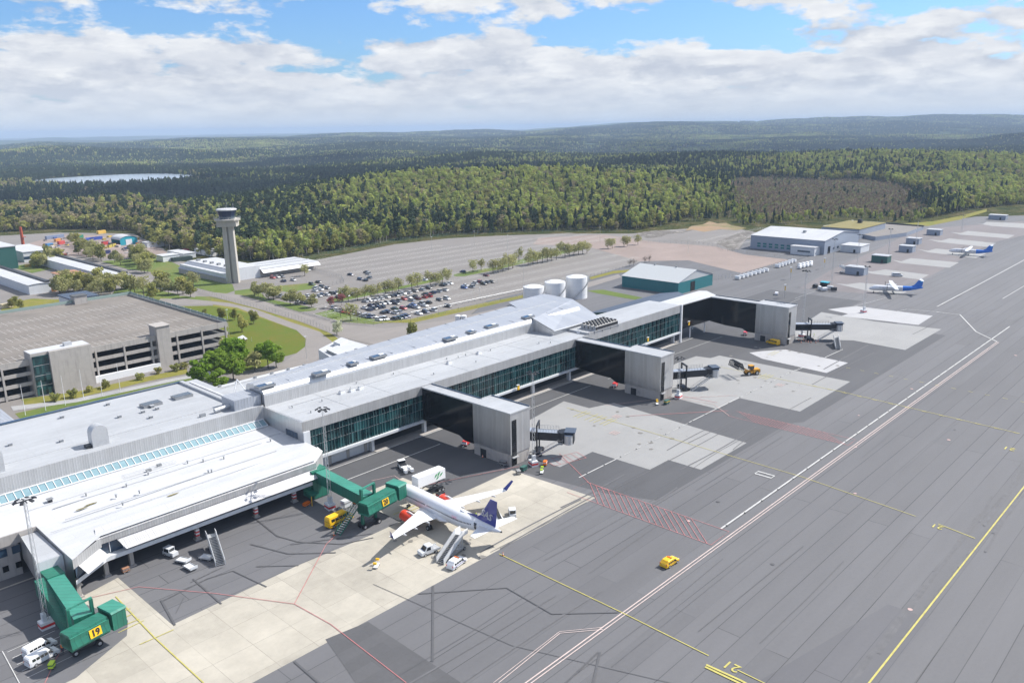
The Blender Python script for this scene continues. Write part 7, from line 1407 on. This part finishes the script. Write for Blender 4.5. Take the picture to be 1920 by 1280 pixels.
def gn_scatter(name,x,y,z,sc,idx,coll,label=None):
    me=bpy.data.meshes.new(name); me.from_pydata(np.stack([x,y,z],-1).tolist(),[],[])
    for an,ty,val in (('rot','FLOAT',rng.uniform(0,6.28,len(x))),('scl','FLOAT',sc),('idx','INT',idx)):
        at_=me.attributes.new(an,ty,'POINT'); at_.data.foreach_set('value',np.asarray(val,dtype=np.int32 if ty=='INT' else np.float32))
    o=bpy.data.objects.new(name,me); COL.objects.link(o); ng=bpy.data.node_groups.new(name,'GeometryNodeTree'); ng.interface.new_socket('Geometry',in_out='INPUT',socket_type='NodeSocketGeometry'); ng.interface.new_socket('Geometry',in_out='OUTPUT',socket_type='NodeSocketGeometry')
    N=ng.nodes; Lk=ng.links; gi=N.new('NodeGroupInput'); go=N.new('NodeGroupOutput'); ci=N.new('GeometryNodeCollectionInfo'); ci.inputs[0].default_value=coll; ci.inputs[1].default_value=True; ci.inputs[2].default_value=True
    ip=N.new('GeometryNodeInstanceOnPoints'); ip.inputs['Pick Instance'].default_value=True
    def attr(n_,ty): a=N.new('GeometryNodeInputNamedAttribute'); a.data_type=ty; a.inputs[0].default_value=n_; return a.outputs[0]
    cx=N.new('ShaderNodeCombineXYZ'); Lk.new(attr('rot','FLOAT'),cx.inputs[2]); Lk.new(gi.outputs[0],ip.inputs['Points']); Lk.new(ci.outputs[0],ip.inputs['Instance']); Lk.new(attr('idx','INT'),ip.inputs['Instance Index']); Lk.new(cx.outputs[0],ip.inputs['Rotation']); Lk.new(attr('scl','FLOAT'),ip.inputs['Scale']); Lk.new(ip.outputs[0],go.inputs[0])
    md=o.modifiers.new('scatter','NODES'); md.node_group=ng; o['kind']='stuff'; tag(o,label,'woodland'); return o
k=~isn; gn_scatter('woodland',x[k],y[k],z[k],sc[k],idx[k],pc,'mixed spring woodland of birch, spruce and pine beyond the car parks')
print('woodland',k.sum())
# distant woods in clumps
pc2=bpy.data.collections.new('woodland_clumps')
def clump(name,mix,seed,size=46,n=46):
    r=np.random.default_rng(seed); b=MB(); g_=int(math.sqrt(n))
    for i in range(g_):
        for j in range(g_):
            cx=(i+r.uniform(0,1))/g_*size-size/2; cy=(j+r.uniform(0,1))/g_*size-size/2; con=r.random()<mix; h=r.uniform(10,17) if con else r.uniform(8,13); w_=r.uniform(2.2,3.2) if con else r.uniform(3,4.6); z0=-3
            if con: 
                b.add([(cx,cy,h)]+[(cx+w_*math.cos(a)*r.uniform(.7,1.2),cy+w_*math.sin(a)*r.uniform(.7,1.2),z0+3) for a in np.linspace(0,6.28,6)[:-1]],[(0,1+q,1+(q+1)%5) for q in range(5)],'needle')
            else:
                rg=lambda rr_,z_:[(cx+rr_*math.cos(a)*r.uniform(.8,1.2),cy+rr_*math.sin(a)*r.uniform(.8,1.2),z_) for a in np.linspace(0,6.28,6)[:-1]]; b.loft([rg(w_*.7,z0),rg(w_,h*.5),rg(w_*.75,h*.82),rg(w_*.2,h)],('leaf_birch','leaf_olive','leaf_birch','leaf_brown')[int(r.integers(0,4))],sm=False)
    pc2.objects.link(bpy.data.objects.new(name,b.mesh(name)))
for i,mx in enumerate((.97,.85,.6,.25)): clump('clump_%d'%i,mx,80+i)
P2=scatter_area(2460,9500,lambda r_:40*(1+(r_-2460)/7000*.55),.35); x,y=P2[:,0],P2[:,1]; rr=np.hypot(x,y); n1=fbm(x/500,y/500,4,123); n4=fbm(x/160,y/160,2,140); open_=fbm(x/260,y/260,3,211)>.70
k=~open_; x,y,rr,n1,n4=[q[k] for q in (x,y,rr,n1,n4)]; idx=np.clip(((n1-.5)*8+1.0+(n4-.5)*4),0,3).astype(int)
gn_scatter('far_woodland',x,y,terrain(x,y)-1,np.where(rr>5000,1.15,1.0),idx,pc2,'blue green forest rolling to the horizon hills'); print('clumps',len(x))
# ------------------------------------------------------------------ cumulus over the woods, high above the haze; their shadows lie on the trees
M('cloud_white',(.82,.83,.85),1,spec=0)
bpy.ops.mesh.primitive_ico_sphere_add(subdivisions=4,radius=1); _s=bpy.context.object; IV=np.array([v.co[:] for v in _s.data.vertices]); IF=[tuple(p.vertices) for p in _s.data.polygons]; _m=_s.data; bpy.data.objects.remove(_s); bpy.data.meshes.remove(_m)
def cloud(px,py,zt,H_,lx,ly,th,n,lab,seed):
    """a cloud whose shadow falls at the ground seen at a photo pixel"""
    r=np.random.default_rng(seed); gx,gy=at(px,py,zt); k=H_/math.tan(SUN_EL); cx,cy=gx+k*math.cos(SUN_AZ),gy+k*math.sin(SUN_AZ); a=math.atan2(gy,gx)+math.pi/2; b=MB()
    for i in range(n):
        u=r.normal()*.42*lx; v=r.normal()*.36*ly; q=r.uniform(.28,.5)*min(lx,ly)*(1.1-.5*abs(u)/lx); q=max(q,60); X=u*math.cos(a)-v*math.sin(a); Y=u*math.sin(a)+v*math.cos(a)
        d=1+.22*(vn(IV[:,0]*3+i,IV[:,1]*3+IV[:,2]*2,seed)-.5)+.12*(vn(IV[:,0]*7+i,IV[:,2]*7+IV[:,1]*5,seed+3)-.5); P=IV*d[:,None]*np.array([q*1.5,q*1.3,q*th]); P[:,2]=np.maximum(P[:,2],-q*th*.25)
        b.add((P+np.array([X,Y,0])).tolist(),IF,'cloud_white',True)
    o=b.build('cloud'); o.location=(cx,cy,H_); o['kind']='structure'
cloud(170,356,0,1100,620,110,.5,16,'',1); cloud(560,336,5,1150,620,130,.5,16,'',2); cloud(880,318,5,1200,380,150,.5,10,'',3)
cloud(1560,262,20,1500,1500,420,.4,20,'',4); cloud(1250,306,10,1200,330,110,.5,8,'',5); cloud(1050,274,20,1500,900,300,.4,12,'',6); cloud(500,292,10,1400,800,330,.4,10,'',7); cloud(80,300,10,1400,420,260,.4,8,'',8)
# ------------------------------------------------------------------ air
if HAZE:=True:
    HT=max(130,max(v.co.z for v in terr.data.vertices)+22); print('haze top',HT); b=MB(); b.box(-26500,26500,-26500,26500,-75,HT,'dark_void'); hzo=b.build('haze'); hzo['kind']='stuff'; m=bpy.data.materials.new('air'); m.use_nodes=True; t=NT(m.node_tree)
    pv=t.n('ShaderNodeVolumePrincipled',ins={'Color':(.60,.77,1.0,1),'Density':1.0e-4,'Anisotropy':.0}); t.t.links.new(pv.outputs[0],t.n('ShaderNodeOutputMaterial').inputs['Volume']); hzo.data.materials.clear(); hzo.data.materials.append(m); tag(hzo,'pale blue haze over the distant hills','haze')
